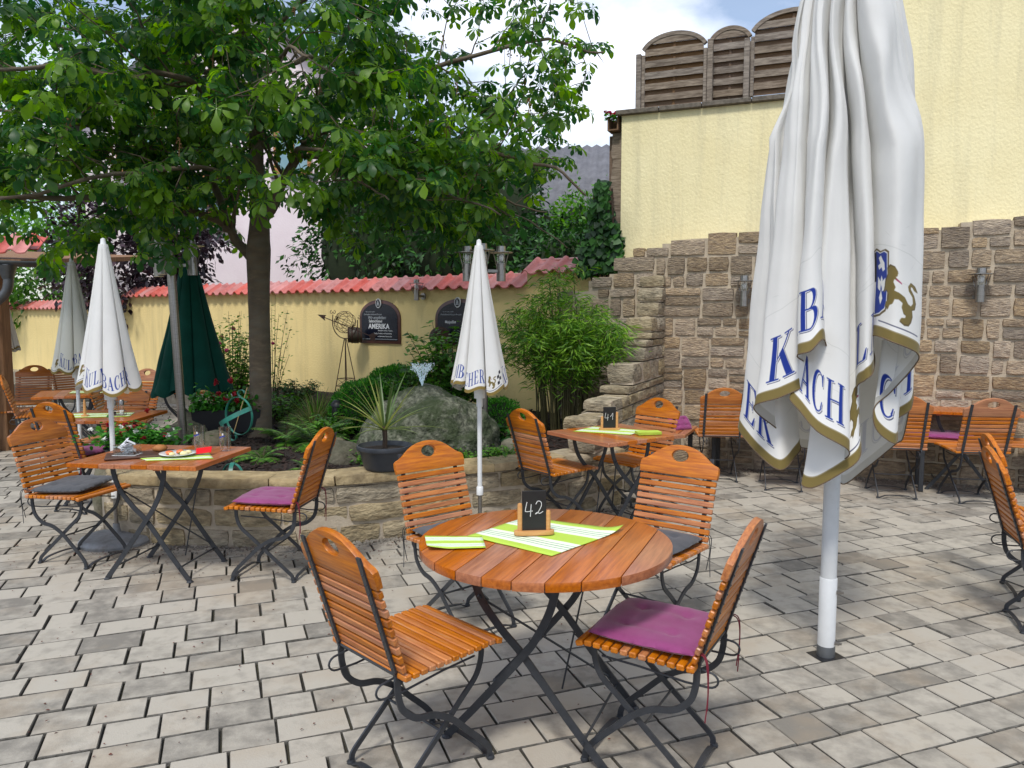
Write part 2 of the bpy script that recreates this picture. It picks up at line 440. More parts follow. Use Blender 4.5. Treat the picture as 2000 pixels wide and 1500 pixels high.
    def build(s, name, m, parent=None, smooth=False, sharp=35):
        return mesh_obj(name, s.v, s.f, m, parent, smooth, sharp)

def catmull(pts, n=6, closed=False):
    P = [Vector(p) for p in pts]; k = len(P); o = []
    rng = range(k) if closed else range(k - 1)
    for i in rng:
        if closed:
            p0, p1, p2, p3 = P[(i - 1) % k], P[i], P[(i + 1) % k], P[(i + 2) % k]
        else:
            p0, p1, p2, p3 = P[max(i - 1, 0)], P[i], P[i + 1], P[min(i + 2, k - 1)]
        for j in range(n):
            t = j / n
            o.append(0.5 * ((2 * p1) + (-p0 + p2) * t + (2 * p0 - 5 * p1 + 4 * p2 - p3) * t * t + (-p0 + 3 * p1 - 3 * p2 + p3) * t ** 3))
    if not closed: o.append(P[-1])
    return o

def TR(x=0, y=0, z=0, rz=0, rx=0, ry=0, s=1):
    return Matrix.Translation((x, y, z)) @ Matrix.Rotation(rz, 4, 'Z') @ Matrix.Rotation(rx, 4, 'X') @ Matrix.Rotation(ry, 4, 'Y') @ Matrix.Diagonal((s, s, s, 1))
# ================================================================ SETTING
npr = np.random.default_rng(11)
def face_attr(me, vals):
    a = me.attributes.new('var', 'FLOAT', 'FACE')
    a.data.foreach_set('value', np.asarray(vals, dtype=np.float32))

def in_poly(x, y, poly):
    c = False
    j = len(poly) - 1
    for i in range(len(poly)):
        xi, yi = poly[i]; xj, yj = poly[j]
        if (yi > y) != (yj > y) and x < (xj - xi) * (y - yi) / (yj - yi) + xi:
            c = not c
        j = i
    return c

# raised bed: outer line of its curved front wall (left end -> stepped wall)
BEDFRONT = [(-3.02, 5.72), (-2.93, 5.42), (-2.66, 5.27), (-2.35, 5.20), (-1.9, 5.15), (-1.4, 5.17), (-0.95, 5.34), (-0.45, 5.56), (0.02, 5.78), (0.4, 5.98), (0.72, 6.16), (0.92, 6.34)]
BED = BEDFRONT + [(1.6, 8.13), (1.14, 8.5), (0.18, 9.3), (-4.6, 12.9), (-4.2, 11.2), (-3.75, 9.6), (-3.45, 8.3), (-3.22, 7.2), (-3.1, 6.3)]
BEDZ = 0.44
# garden wall frame and back wall frame
GW_O = Vector((0.18, 9.3, 0)); GW_A = math.atan2(-0.6, 0.8)
BW_O = Vector((2.35, 7.82, 0)); BW_A = math.atan2(-0.38, 0.925)
def BWp(s, off=0, z=0):        # point on the back wall face, off = metres out in front of it
    return Vector((2.35 + 0.925 * s - 0.38 * off, 7.82 - 0.38 * s - 0.925 * off, z))
def GWp(s, off=0, z=0):
    return Vector((0.18 + 0.8 * s - 0.6 * off, 9.3 - 0.6 * s - 0.8 * off, z))

# ---- pavement
ground = mesh_obj('pavement', [(-200, -150, 0.010), (200, -150, 0.010), (200, 300, 0.010), (-200, 300, 0.010)], [(0, 1, 2, 3)], M['joint'])
tag(ground, kind='structure')
M['paver'] = mat('concrete_paver', lin(174, 167, 154), lin(124, 119, 110), scale=12, rough=0.85, bump=0.4, bscale=150, bdist=0.004, dirt=lin(160, 142, 118), dscale=1.7, damt=0.4, dlo=0.5, dhi=0.66, attr='var', detail=12, anoise=0.9)
M['paveredge'] = mat('dark_paver_edge', (0.07, 0.063, 0.052, 1), (0.17, 0.16, 0.14, 1), scale=26, rough=1, bump=0.5, bscale=90)
cu, cv = (0.939, 0.344), (-0.344, 0.939)
pv = []
v = 1.0
prow = random.Random(3)
while v < 15.5:
    h = prow.choice([0.155, 0.175, 0.185, 0.2])
    u = -9 + prow.random() * 0.3
    while u < 10:
        l = prow.choice([0.17, 0.2, 0.2, 0.235, 0.27])
        cxp = (u + l / 2) * cu[0] + (v + h / 2) * cv[0]; cyp = (u + l / 2) * cu[1] + (v + h / 2) * cv[1]
        if cyp > 1.55 and abs(cxp) < 0.74 * cyp + 0.9 and not in_poly(cxp, cyp, BED):
            pv.append((math.hypot(cxp, cyp), u, v, l, h))
        u += l
    v += h
pv.sort()
def paver_geo(u, v, l, h, pr):
    g = 0.0034; gx = 0.0048
    u0, u1, v0, v1 = u + gx, u + l - gx, v + g, v + h - g
    z = 0.026 + pr.uniform(-0.0025, 0.0025)
    tl = pr.uniform(-0.0018, 0.0018); tm = pr.uniform(-0.0018, 0.0018)
    vs = []
    j = lambda: pr.uniform(-0.0022, 0.0022)
    outer = [(u0 + j(), v0 + j()), (u1 + j(), v0 + j()), (u1 + j(), v1 + j()), (u0 + j(), v1 + j())]
    cx, cy = (u0 + u1) / 2, (v0 + v1) / 2
    for k, (a, b) in enumerate(outer): vs.append((a, b, 0.006))
    for k, (a, b) in enumerate(outer): vs.append((a, b, z - 0.004))
    ch = 0.0030
    for k, (a, b) in enumerate(outer):
        aa = a + (ch if a < cx else -ch); bb = b + (ch if b < cy else -ch)
        vs.append((aa, bb, z + (tl if a < cx else -tl) + (tm if b < cy else -tm)))
    vs = [(p[0] * cu[0] + p[1] * cv[0], p[0] * cu[1] + p[1] * cv[1], p[2]) for p in vs]
    fs = [(8, 9, 10, 11)]
    for k in range(4):
        n = (k + 1) % 4
        fs += [(k, n, n + 4, k + 4), (k + 4, n + 4, n + 8, k + 8)]
    return vs, fs
pr = random.Random(5)
def darken_edges(me):  # paver sides and part of the chamfers take a darker colour
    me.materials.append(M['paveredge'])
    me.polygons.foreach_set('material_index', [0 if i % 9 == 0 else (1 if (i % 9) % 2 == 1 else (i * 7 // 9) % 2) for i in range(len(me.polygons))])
rest = MB(); rvar = []
for i, (d, u, v, l, h) in enumerate(pv):
    vs, fs = paver_geo(u, v, l, h, pr)
    vr = min(1, max(0, pr.gauss(0.45, 0.12)))
    if i < 300:
        o = mesh_obj('paver', vs, fs, M['paver'], ground)
        face_attr(o.data, [vr] * len(fs)); darken_edges(o.data)
    else:
        rest.add(vs, fs); rvar += [vr] * len(fs)
o = rest.build('pavers', M['paver'], ground); face_attr(o.data, rvar); darken_edges(o.data); tag(o, kind='stuff')

# ---- rough stone blocks
def rough_block(lx, ly, lz, seed, cuts=1, amp=0.010, rnd_c=0.10):
    """box centred at origin with rounded, uneven faces"""
    bm = bmesh.new()
    bmesh.ops.create_cube(bm, size=1)
    if cuts: bmesh.ops.subdivide_edges(bm, edges=bm.edges[:], cuts=cuts, use_grid_fill=True)
    off = Vector((seed * 3.17 % 91, seed * 1.73 % 77, seed * 0.91 % 53))
    mn = min(lx, ly, lz)
    for v in bm.verts:
        c = v.co
        e = sum(1 for q in c if abs(abs(q) - 0.5) < 1e-4)
        p = Vector((c.x * lx, c.y * ly, c.z * lz))
        if e >= 2:
            k = mn * rnd_c * (0.6 if e == 2 else 1.0)
            p -= Vector([math.copysign(k, q) if abs(abs(q) - 0.5) < 1e-4 else 0 for q in c])
        nv = noise.noise_vector(p * 9 + off)
        p += Vector((nv.x, nv.y * 1.6, nv.z * 0.8)) * amp * (1.0 if e >= 2 else 1.6)
        v.co = p
    return bm

def place_stones(lst, parent, matl, maxparts=300, cuts=1, amp=0.010, name='stone', far='stones', smooth=True):
    """lst of (dist, matrix, lx, ly, lz)"""
    lst.sort(key=lambda a: a[0])
    rest = MB()
    for i, (d, T, lx, ly, lz) in enumerate(lst):
        bm = rough_block(lx, ly, lz, i + 1, cuts, amp)
        if i < maxparts:
            me = bpy.data.meshes.new(name)
            bm.to_mesh(me); bm.free()
            if smooth:
                me.shade_smooth(); me.set_sharp_from_angle(angle=R(50))
            me.materials.append(matl)
            o = link(name, me, parent); o.matrix_local = T
        else:
            rest.bm(bm, T)
    if rest.v:
        tag(rest.build(far, matl, parent), kind='stuff')

def course_wall(s0, s1, top, z0, rr, ymin=0.0, depth=0.14, g=0.012, wmin=0.2, wmax=0.46):
    """irregular coursed rubble: list of (s0,s1,z0,z1)"""
    res = []
    zmax = max(top(s0 + (s1 - s0) * i / 60) for i in range(61))
    z = z0
    while z < zmax - 0.03:
        H = rr.uniform(0.19, 0.33)
        s = s0 - rr.random() * 0.2
        while s < s1:
            wd = rr.uniform(wmin, wmax)
            k = rr.random()
            if H < 0.24 and k < 0.4: parts = [(0, 1)]
            elif k < 0.85:
                c = rr.uniform(0.33, 0.67); parts = [(0, c), (c, 1)]
            else: parts = [(0, 0.36), (0.36, 0.7), (0.7, 1)]
            for a, b in parts:
                if rr.random() < 0.38 and wd > 0.27:
                    c = rr.uniform(0.35, 0.65); seg = [(s, s + wd * c), (s + wd * c, s + wd)]
                else: seg = [(s, s + wd)]
                for q0, q1 in seg:
                    q0 = max(q0, s0); q1 = min(q1, s1)
                    if q1 - q0 < 0.06: continue
                    t = min(top((q0 * 3 + q1) / 4), top((q0 + 3 * q1) / 4))
                    za, zb = z + a * H, z + b * H
                    if za > t - 0.075: continue
                    if zb > t or t - zb < 0.08: zb = t
                    res.append((q0 + g / 2, q1 - g / 2, za + g / 2, zb - g / 2))
            s += wd
        z += H
    return res

# ---- back stone wall with its profile
PROF = [(-1.75, 1.72), (-1.57, 2.0), (-1.42, 2.06), (-1.33, 2.2), (-1.16, 2.29), (-0.86, 2.36), (-0.57, 2.42), (0.6, 2.39), (1.84, 2.445), (2.11, 2.46), (5, 2.46)]
def bwtop(s):
    if s < -1.65: return 1.86
    for (a, za), (b, zb) in zip(PROF[:-1], PROF[1:]):
        if a <= s < b: return za
    return 2.46
bw = thing('stone_wall', 'tall brown rubble stone facing along the back of the terrace, below the yellow wall', 'stone wall', BW_O, BW_A)
rr = random.Random(21)
st = []
for (a, b, c, d) in course_wall(-2.0, 4.2, bwtop, 0.0, rr):
    dep = 0.12
    pro = rr.uniform(0.014, 0.030)
    T = Matrix.Translation(((a + b) / 2, dep / 2 - pro, (c + d) / 2))
    p = BWp((a + b) / 2)
    dist = abs((a + b) / 2 - 0.3) + (0 if p.x / p.y < 0.75 else 50)
    st.append((dist, T, b - a, dep, d - c))
place_stones(st, bw, M['stone'], 300, cuts=1, amp=0.009)
mb = MB()
for (a, b, z) in [(-2.0, -1.65, 1.85), (-1.65, -1.42, 1.96), (-1.42, -1.33, 2.03), (-1.33, -1.16, 2.17), (-1.16, -0.86, 2.26), (-0.86, -0.57, 2.33), (-0.57, 1.84, 2.37), (1.84, 4.2, 2.43)]:
    mb.box(a, b, 0.008, 0.20, 0, z - 0.012)
mb.build('mortar_bed', M['mortar'], bw)

# ---- yellow retaining wall above / behind, coping, building at the right
yw = thing('retaining_wall', 'high pale yellow rendered wall carrying the arched wooden screens', 'wall', BW_O, BW_A)
mb = MB()
mb.box(-1.36, 0.95, 0.215, 0.75, 0, 3.70)
mb.build('wall_face', M['stucco'], yw)
xx = -1.42
rr = random.Random(4)
while xx < 0.92:
    l = min(rr.uniform(0.42, 0.6), 0.93 - xx)
    if l < 0.05: break
    MB().bbox(xx + 0.004, xx + l - 0.004, 0.16, 0.6, 3.702, 3.752, 0.006).build('coping_slab', M['coping'], yw)
    xx += l
bl = thing('building', 'plain yellow rendered house side rising above the terrace at the right', 'building', BW_O, BW_A)
MB().box(0.953, 7.5, 0.21, 6, 0, 7.2).build('wall', M['stucco'], bl)
mb = MB(); mb.box(0.8, 7.7, 0.0, 6.2, 7.2, 7.35); mb.build('eaves', M['greywood'], bl)

# old weathered boards and box on the left end of the retaining wall
e = thing('weathered_board', 'split grey plank hanging on the left end of the high yellow wall', 'plank', BWp(-1.43, -0.33, 2.55), BW_A)
mb = MB(); pl = [(-0.045, 0.0), (-0.02, -0.03), (0.03, -0.02), (0.05, 0.03), (0.052, 0.5), (0.06, 1.0), (-0.055, 1.0), (-0.07, 0.78), (-0.05, 0.7), (-0.072, 0.5), (-0.05, 0.25)]
mb.prism(pl, -0.02, 0.02, bev=0.002); mb.build('plank', M['greywood'], e)
mb = MB(); mb.bbox(-0.1, -0.05, 0.02, 0.06, 0.0, 0.98, 0.004); mb.build('batten', M['brownwood'], e)
e = thing('planter_box', 'small brown box of red flowers on the corner of the high yellow wall', 'flower box', BWp(-1.45, -0.3, 3.56), BW_A)
mb = MB(); mb.box(-0.07, 0.05, -0.08, 0.1, 0, 0.015); mb.box(-0.07, -0.055, -0.08, 0.1, 0.015, 0.14); mb.box(0.035, 0.05, -0.08, 0.1, 0.015, 0.14); mb.box(-0.07, 0.05, 0.085, 0.1, 0.015, 0.14)
mb.build('box', M['brownwood'], e)
FLOWERBOX = e

# ---- arched screens
def arch_panel(s0, s1, zb, zs, zp, back, label):
    wd = s1 - s0
    root = thing('garden_screen', label, 'screen', BWp(s0, -0.36 - back, zb), BW_A, 'arched wooden screens on the yellow wall')
    cx = wd / 2
    def topz(x):
        t = (x - cx) / (wd / 2)
        return (zs - zb) + (zp - zs) * math.sqrt(max(0, 1 - t * t * 0.96)) - 0.0
    for x in (0, wd - 0.035):
        MB().bbox(x, x + 0.035, -0.02, 0.025, 0, zs - zb + 0.03, 0.004).build('stile', M['greywood'], root)
    arc = [(0.0175 + (wd - 0.035) * i / 20, 0.0025, topz(0.0175 + (wd - 0.035) * i / 20)) for i in range(21)]
    arc = [Vector((a, b, c)) for a, b, c in arc]
    mb = MB(); mb.flat(arc, 0.05, 0.04, xaxis=(0, 1, 0)); mb.build('arch_rail', M['greywood'], root)
    MB().bbox(cx - 0.013, cx + 0.013, 0.003, 0.012, 0.0, topz(cx) - 0.03, 0.002).build('batten', M['brownwood'], root)
    z = 0.012; k = 0
    while z < topz(cx) - 0.035:
        h = 0.068 if k % 2 else 0.052
        xs = [x for x in np.linspace(0.036, wd - 0.036, 33) if topz(x) - 0.02 > z + 0.004]
        if len(xs) > 2:
            top_ = [(x, min(z + h + (0.004 if k % 2 == 0 else 0), topz(x) - 0.016)) for x in xs]
            ol = [(xs[0], z), (xs[-1], z)] + top_[::-1]
            mb = MB()
            if k % 2: mb.prism(ol, -0.016, -0.003); mb.build('slat', M['greywood'], root)
            else: mb.prism(ol, 0.013, 0.024); mb.build('slat', M['brownwood'], root)
        z += h - 0.001; k += 1
def fence_post(s, back, h, label):
    root = thing('fence_post', label, 'post', BWp(s, -0.35 - back, 3.755), BW_A, 'posts of the arched screens')
    MB().bbox(-0.028, 0.028, -0.028, 0.028, 0, h, 0.006).build('post', M['greywood'], root)
fence_post(-1.215, 0, 0.60, 'grey square post at the free left end of the arched screens')
arch_panel(-1.185, -0.50, 3.79, 4.31, 4.53, 0, 'leftmost arched lattice screen on the yellow wall')
fence_post(-0.465, -0.01, 0.66, 'grey post between the left and the middle arched screen')
arch_panel(-0.50, -0.07, 3.80, 4.36, 4.55, 0.13, 'middle arched screen, set back between its two neighbours')
fence_post(-0.10, -0.01, 0.62, 'grey post between the middle arched screen and the one by the big parasol')
arch_panel(-0.065, 0.74, 3.80, 4.36, 4.60, 0, 'right arched screen, half behind the big white parasol')

# ---- stepped stone wall (free standing, steps down from the back wall to the bed)
SW_A = math.atan2(-0.9, -0.4)
sw = thing('stepped_wall', 'stone wall stepping down from the back wall to the raised bed', 'stone wall', (1.6, 8.13, 0), SW_A)
# local: x = down the wall (t), y to the left of travel = ... right face (seen) at y=0, thickness to -y? 
STEPS = [(2.31, 0.50, 0.66), (2.31, 0.66, 0.78), (1.88, 0.78, 0.88), (1.35, 0.88, 0.95), (1.20, 0.95, 1.15), (0.86, 1.15, 1.28), (0.79, 1.28, 1.35), (0.63, 1.35, 1.42), (0.57, 1.42, 1.57), (0.26, 1.57, 1.72), (0.20, 1.72, 1.87), (0.10, 1.87, 2.0)]
st = []
rr = random.Random(9)
for (t1, za, zb) in [(1.95, 0.0, 0.17), (2.0, 0.17, 0.34), (2.05, 0.34, 0.5)] + STEPS:
    t = t1
    first = True
    while t > -0.1:
        l = rr.uniform(0.2, 0.42)
        a = max(t - l, -0.15)
        if a < 0.05: a = -0.15
        th = 0.27 + rr.uniform(-0.02, 0.02)
        ov = 0.0
        st.append((rr.random(), Matrix.Translation(((a + t) / 2, -th / 2 + rr.uniform(-0.012, 0.008), (za + zb) / 2)), t - a - 0.012, th, zb - za - 0.012))
        t = a
place_stones(st, sw, M['stonepale'], 300, cuts=2, amp=0.012)
mb = MB()
for (t1, za, zb) in [(1.95, 0.0, 0.5)] + STEPS:
    mb.box(-0.12, t1 - 0.03, -0.24, -0.022, za, zb - 0.012)
mb.build('mortar_bed', M['mortar'], sw)

# ---- curved wall of the raised bed
pw = thing('raised_bed_wall', 'low curved pale stone wall round the front of the raised bed', 'stone wall', (-1.4, 5.2, 0))
crv = catmull([(a + 1.4, b - 5.2, 0) for a, b in BEDFRONT], 10)
cum = [0]
for a, b in zip(crv[:-1], crv[1:]): cum.append(cum[-1] + (b - a).length)
def along(s):
    s = min(max(s, 0), cum[-1] - 1e-4)
    for i in range(len(cum) - 1):
        if cum[i] <= s <= cum[i + 1]:
            t = (s - cum[i]) / (cum[i + 1] - cum[i])
            return crv[i].lerp(crv[i + 1], t)
rr = random.Random(17)
st = []; caps = []; mb = MB(); mb2 = MB()
for (za, zb) in [(0.0, 0.15), (0.15, 0.29), (0.29, 0.425)]:
    s = rr.uniform(-0.2, 0)
    while s < cum[-1]:
        l = rr.uniform(0.26, 0.5)
        a, b = max(s, 0), min(s + l, cum[-1])
        if b - a > 0.08:
            nsub = 2 if b - a > 0.4 and rr.random() < 0.3 else 1
            for q in range(nsub):
                aa = a + (b - a) * q / nsub; bb = a + (b - a) * (q + 1) / nsub
                pa, pb = along(aa), along(bb)
                d = pb - pa; an = math.atan2(d.y, d.x); nv = Vector((-d.y, d.x, 0)).normalized()
                c = (pa + pb) / 2 + nv * (0.09 + rr.uniform(-0.008, 0.008))
                st.append((rr.random(), Matrix.Translation((c.x, c.y, (za + zb) / 2)) @ Matrix.Rotation(an, 4, 'Z'), d.length - 0.010, 0.18, zb - za - 0.010))
        s += l
s = 0
while s < cum[-1]:
    l = rr.uniform(0.38, 0.7); a, b = s, min(s + l, cum[-1])
    if b - a > 0.05:
        pa, pb = along(a), along(b); d = pb - pa; an = math.atan2(d.y, d.x); nv = Vector((-d.y, d.x, 0)).normalized()
        c = (pa + pb) / 2 + nv * 0.125
        caps.append((0, Matrix.Translation((c.x, c.y, 0.462)) @ Matrix.Rotation(an, 4, 'Z'), d.length + 0.004, 0.29, 0.072))
    s += l
place_stones(st, pw, M['stonepale'], 300, cuts=2, amp=0.013)
M['cap'] = mat('pale_cap_stone', lin(186, 170, 140), lin(150, 134, 106), scale=8, rough=0.95, bump=0.7, bscale=30, bdetail=8, bdist=0.015, rand=0.1, dirt=lin(104, 92, 74), dscale=9, damt=0.7)
place_stones(caps, pw, M['cap'], 300, cuts=2, amp=0.009, name='cap_stone')
N_ = 60
for i in range(N_):
    pa, pb = along(cum[-1] * i / N_), along(cum[-1] * (i + 1) / N_)
    d = pb - pa; nv = Vector((-d.y, d.x, 0)).normalized()
    vs = [pa + nv * 0.022, pb + nv * 0.022, pb + nv * 0.17, pa + nv * 0.17]
    mb.add([(p.x, p.y, z) for z in (0, 0.42) for p in vs], [(0, 1, 5, 4), (2, 3, 7, 6), (4, 5, 6, 7)])
mb.build('mortar_bed', M['mortar'], pw)

# ---- soil of the bed
BEDIN = []
for i_, (x, y) in enumerate(BED):
    if i_ < len(BEDFRONT):
        a_ = BED[max(i_ - 1, 0)]; b_ = BED[min(i_ + 1, len(BEDFRONT) - 1)]; d_ = Vector((b_[0] - a_[0], b_[1] - a_[1])).normalized(); BEDIN.append((x - d_.y * 0.16, y + d_.x * 0.16))
    else: BEDIN.append((x, y))
bm = bmesh.new()
vsb = [bm.verts.new((x, y, BEDZ)) for x, y in BEDIN]
f = bm.faces.new(vsb)
bmesh.ops.triangulate(bm, faces=[f])
r_ = bmesh.ops.extrude_face_region(bm, geom=bm.faces[:])
for el in r_['geom']:
    if isinstance(el, bmesh.types.BMVert): el.co.z = 0.002
me = bpy.data.meshes.new('garden_bed'); bmesh.ops.recalc_face_normals(bm, faces=bm.faces); bm.to_mesh(me); bm.free(); me.materials.append(M['mulch'])
tag(link('garden_bed', me), kind='structure')
# mulch chips, real pieces on top
ch = MB(); rr = random.Random(31); n = 0
while n < 5200:
    x = rr.uniform(-3.0, 1.2); y = 5.3 + (rr.random() ** 1.5) * 4.2
    if not in_poly(x, y, BED) or (y < 5.75 and not in_poly(x, y - 0.25, BED)): continue
    n += 1
    s = rr.uniform(0.010, 0.030)
    ch.box(-s, s, -s * 0.4, s * 0.4, -s * 0.12, s * 0.15, TR(x, y, BEDZ + rr.uniform(0.0, 0.014), rr.uniform(0, 6.3), rr.uniform(-0.5, 0.5), rr.uniform(-0.5, 0.5)))
tag(ch.build('mulch', M['chip']), 'dark bark mulch covering the raised bed', 'mulch', kind='stuff')
# fallen blossoms on paving, bed edge
fb = MB(); rr = random.Random(77)
for i in range(1500):
    if rr.random() < 0.6:
        s = rr.uniform(0, cum[-1] * 0.8); p = along(s); q = p + Vector((rr.gauss(0, 0.22), -abs(rr.gauss(0.0, 0.32)), 0)); x, y = q.x - 1.4, q.y + 5.2; z = 0.031
        if in_poly(x, y, BED): z = 0.505
    elif rr.random() < 0.5:
        x, y, z = rr.uniform(-3.4, 0.4), rr.uniform(2.4, 5.4), 0.031
    else:
        x, y, z = rr.uniform(-0.5, 1.4), rr.uniform(5.0, 6.6), 0.031
        if in_poly(x, y, BED): z = 0.505
    s = rr.uniform(0.003, 0.009) * (1.3 if rr.random() < 0.1 else 1)
    fb.add([(-s, 0, 0), (0, -s * 0.5, 0.002), (s, 0, 0), (0, s * 0.5, 0.003)], [(0, 1, 2, 3)], TR(x, y, z, rr.uniform(0, 6.3), rr.uniform(-0.3, 0.3)))
M['petal'] = mat('fallen_petal', (0.16, 0.03, 0.02, 1), (0.06, 0.03, 0.015, 1), scale=3, rough=0.9)
tag(fb.build('fallen_petals', M['petal']), 'small dark red petals and husks fallen from the chestnut tree', 'petals', kind='stuff')
# gravel strip at wall foot
gv = MB(); rr = random.Random(78)
for i in range(2600):
    if rr.random() < 0.5:
        p = BWp(rr.uniform(-0.7, 3.6), abs(rr.gauss(0, 0.09)) + 0.02)
    else:
        p = along(rr.uniform(0.05, cum[-1] - 0.02)); p = Vector((p.x - 1.4, p.y + 5.2, 0)) + Vector((rr.uniform(-0.02, 0.08), -abs(rr.gauss(0.0, 0.06)) - 0.02, 0))
    s = rr.uniform(0.006, 0.016)
    gv.add([(-s, 0, 0), (0, -s, 0), (s, 0, 0), (0, s, 0), (0, 0, s * 0.9)], [(0, 1, 4), (1, 2, 4), (2, 3, 4), (3, 0, 4)], TR(p.x, p.y, 0.026, rr.uniform(0, 6)))
tag(gv.build('gravel', M['gravel']), 'small grey gravel along the feet of the stone walls', 'gravel', kind='stuff')

# ---- garden wall with clay tiles
gwl = thing('garden_wall', 'long pale yellow rendered garden wall capped with red tiles', 'wall', GW_O, GW_A)
def seg(s0, s1, h, y0=0.0):
    MB().box(s0, s1, y0, 0.34, 0, h).build('wall_face', M['stucco2'], gwl)
seg(-26, -9.45, 1.74); seg(-9.447, -0.003, 1.96, 0.003); seg(0.0, 1.45, 2.12, 0.0)
def tile_mesh(w_):
    prof = [(-0.012, 0.012), (0.0, 0.030), (0.02, 0.044), (0.045, 0.048), (0.07, 0.038), (0.092, 0.016), (0.115, 0.006), (0.15, 0.004), (0.185, 0.008), (0.2, 0.014)]
    prof = [(x * w_ / 0.2, z) for x, z in prof]
    vs = []; fs = []
    n = len(prof)
    for (y, dz) in [(-0.10, 0.0), (0.17, 0.165)]:
        for x, z in prof: vs.append((x, y, z + dz))
    for (y, dz) in [(-0.10, 0.0), (0.17, 0.165)]:
        for x, z in prof: vs.append((x, y + 0.003, z + dz - 0.014))
    for i in range(n - 1):
        fs.append((i, i + 1, n + i + 1, n + i))
        fs.append((2 * n + i + 1, 2 * n + i, 3 * n + i, 3 * n + i + 1))
        fs.append((i + 1, i, 2 * n + i, 2 * n + i + 1))
        fs.append((n + i, n + i + 1, 3 * n + i + 1, 3 * n + i))
    fs.append((0, n, 3 * n, 2 * n)); fs.append((n - 1, 3 * n - 1, 4 * n - 1, 2 * n - 1))
    me = bpy.data.meshes.new('roof_tile'); me.from_pydata(vs, [], fs); me.shade_smooth(); me.set_sharp_from_angle(angle=R(40)); me.materials.append(M['tile'])
    return me
tm = tile_mesh(0.2)
mb = MB()
for (s0, s1, z) in [(-21.0, -9.45, 1.69), (-9.45, 0.0, 1.905), (0.0, 1.2, 2.06)]:
    s = s1 - 0.2
    while s > s0 - 0.05:
        o = link('roof_tile', tm, gwl); o.location = (s, -0.01, z); o.rotation_euler = (R(rr.uniform(-0.8, 0.8)), 0, R(rr.uniform(-0.8, 0.8)))
        s -= 0.2
    mb.add([(s0, 0.165, z + 0.158), (s1, 0.165, z + 0.158), (s1, 0.42, z - 0.01), (s0, 0.42, z - 0.01)], [(0, 1, 2, 3)])
    mb.tube([(s0, 0.165, z + 0.165), (s1, 0.165, z + 0.165)], 0.022, 8)
mb.build('ridge', M['tile'], gwl, smooth=True)
# low kerb at the wall foot at the left
k = mesh_obj('kerb', [], [], M['mortar']); bpy.data.objects.remove(k)
kb = MB(); kb.box(-16, -6.2, -0.30, -0.01, 0.0, 0.30)
o = kb.build('low_kerb_wall', M['cap']); o.location = GW_O; o.rotation_euler = (0, 0, GW_A)
tag(o, 'low pale kerb wall at the foot of the yellow garden wall', 'kerb')

# ---- background buildings
hs = thing('pink_house', 'pale pink rendered house with a timber window, behind the garden wall', 'house', (-7.2, 19.5, 0), R(4))
MB().box(-3.2, 4.3, 0, 7, 0, 6.2).build('wall', M['pinkwall'], hs)
mb = MB(); mb.add([(-3.2, 0.01, 6.2), (4.3, 0.01, 6.2), (0.5, 0.01, 9.2), (-3.2, 7, 6.2), (4.3, 7, 6.2), (0.5, 7, 9.2)], [(0, 1, 2), (3, 5, 4), (0, 3, 4, 1)]); mb.build('gable', M['pinkwall'], hs)
mb = MB()
for sx in (-1, 1):
    x0 = 0.5 + sx * 4.3
    mb.add([(0.5, -0.3, 9.35), (x0, -0.3, 5.95), (x0, 7.3, 5.95), (0.5, 7.3, 9.35), (0.5, -0.3, 9.2), (x0, -0.3, 5.8), (x0, 7.3, 5.8), (0.5, 7.3, 9.2)], [(0, 1, 2, 3), (4, 7, 6, 5), (0, 4, 5, 1), (1, 5, 6, 2)])
mb.build('roof', M['greyroof'], hs)
def window(par, x, z, w_, h_, y=-0.02):
    fr = MB()
    for a, b, c, d in [(x, x + 0.09, z, z + h_), (x + w_ - 0.09, x + w_, z, z + h_), (x + 0.09, x + w_ - 0.09, z, z + 0.09), (x + 0.09, x + w_ - 0.09, z + h_ - 0.09, z + h_), (x + w_ / 2 - 0.05, x + w_ / 2 + 0.05, z + 0.09, z + h_ - 0.09)]:
        fr.box(a, b, y - 0.06, y + 0.015, c, d)
    f = fr.build('window', M['orangewood'], par)
    MB().box(x + 0.09, x + w_ - 0.09, y - 0.03, y - 0.02, z + 0.09, z + h_ - 0.09).build('pane', M['windowglass'], f)
    MB().bbox(x - 0.1, x + w_ + 0.12, y - 0.16, y + 0.015, z - 0.09, z - 0.003, 0.01).build('sill', M['zinc'], f)
window(hs, -0.75, 3.72, 1.0, 1.25); window(hs, 1.35, 5.0, 0.9, 1.1); window(hs, -2.4, 5.0, 0.9, 1.1)

rf = thing('shed_with_corrugated_roof', 'long shed with a grey corrugated roof seen left of the high yellow wall', 'shed', (-0.6, 17.5, 0), R(-8))
MB().box(-2.5, 6, 0.6, 6, 0, 3.85).build('wall', M['greywood'], rf)
mb = MB(); nx = 150; vs = []; fs = []
for i in range(nx + 1):
    x = -3 + 9.4 * i / nx; dz = 0.035 * math.sin(i * PI / 2.0)
    vs += [(x, 0.2, 3.75 + dz), (x, 3.6, 5.95 + dz), (x, 7.0, 3.75 + dz)]
for i in range(nx):
    fs += [(i * 3, i * 3 + 3, i * 3 + 4, i * 3 + 1), (i * 3 + 1, i * 3 + 4, i * 3 + 5, i * 3 + 2)]
mb.add(vs, fs); o = mb.build('roof', M['greyroof'], rf, smooth=True, sharp=180)
sm = o.modifiers.new('thickness', 'SOLIDIFY'); sm.thickness = 0.03

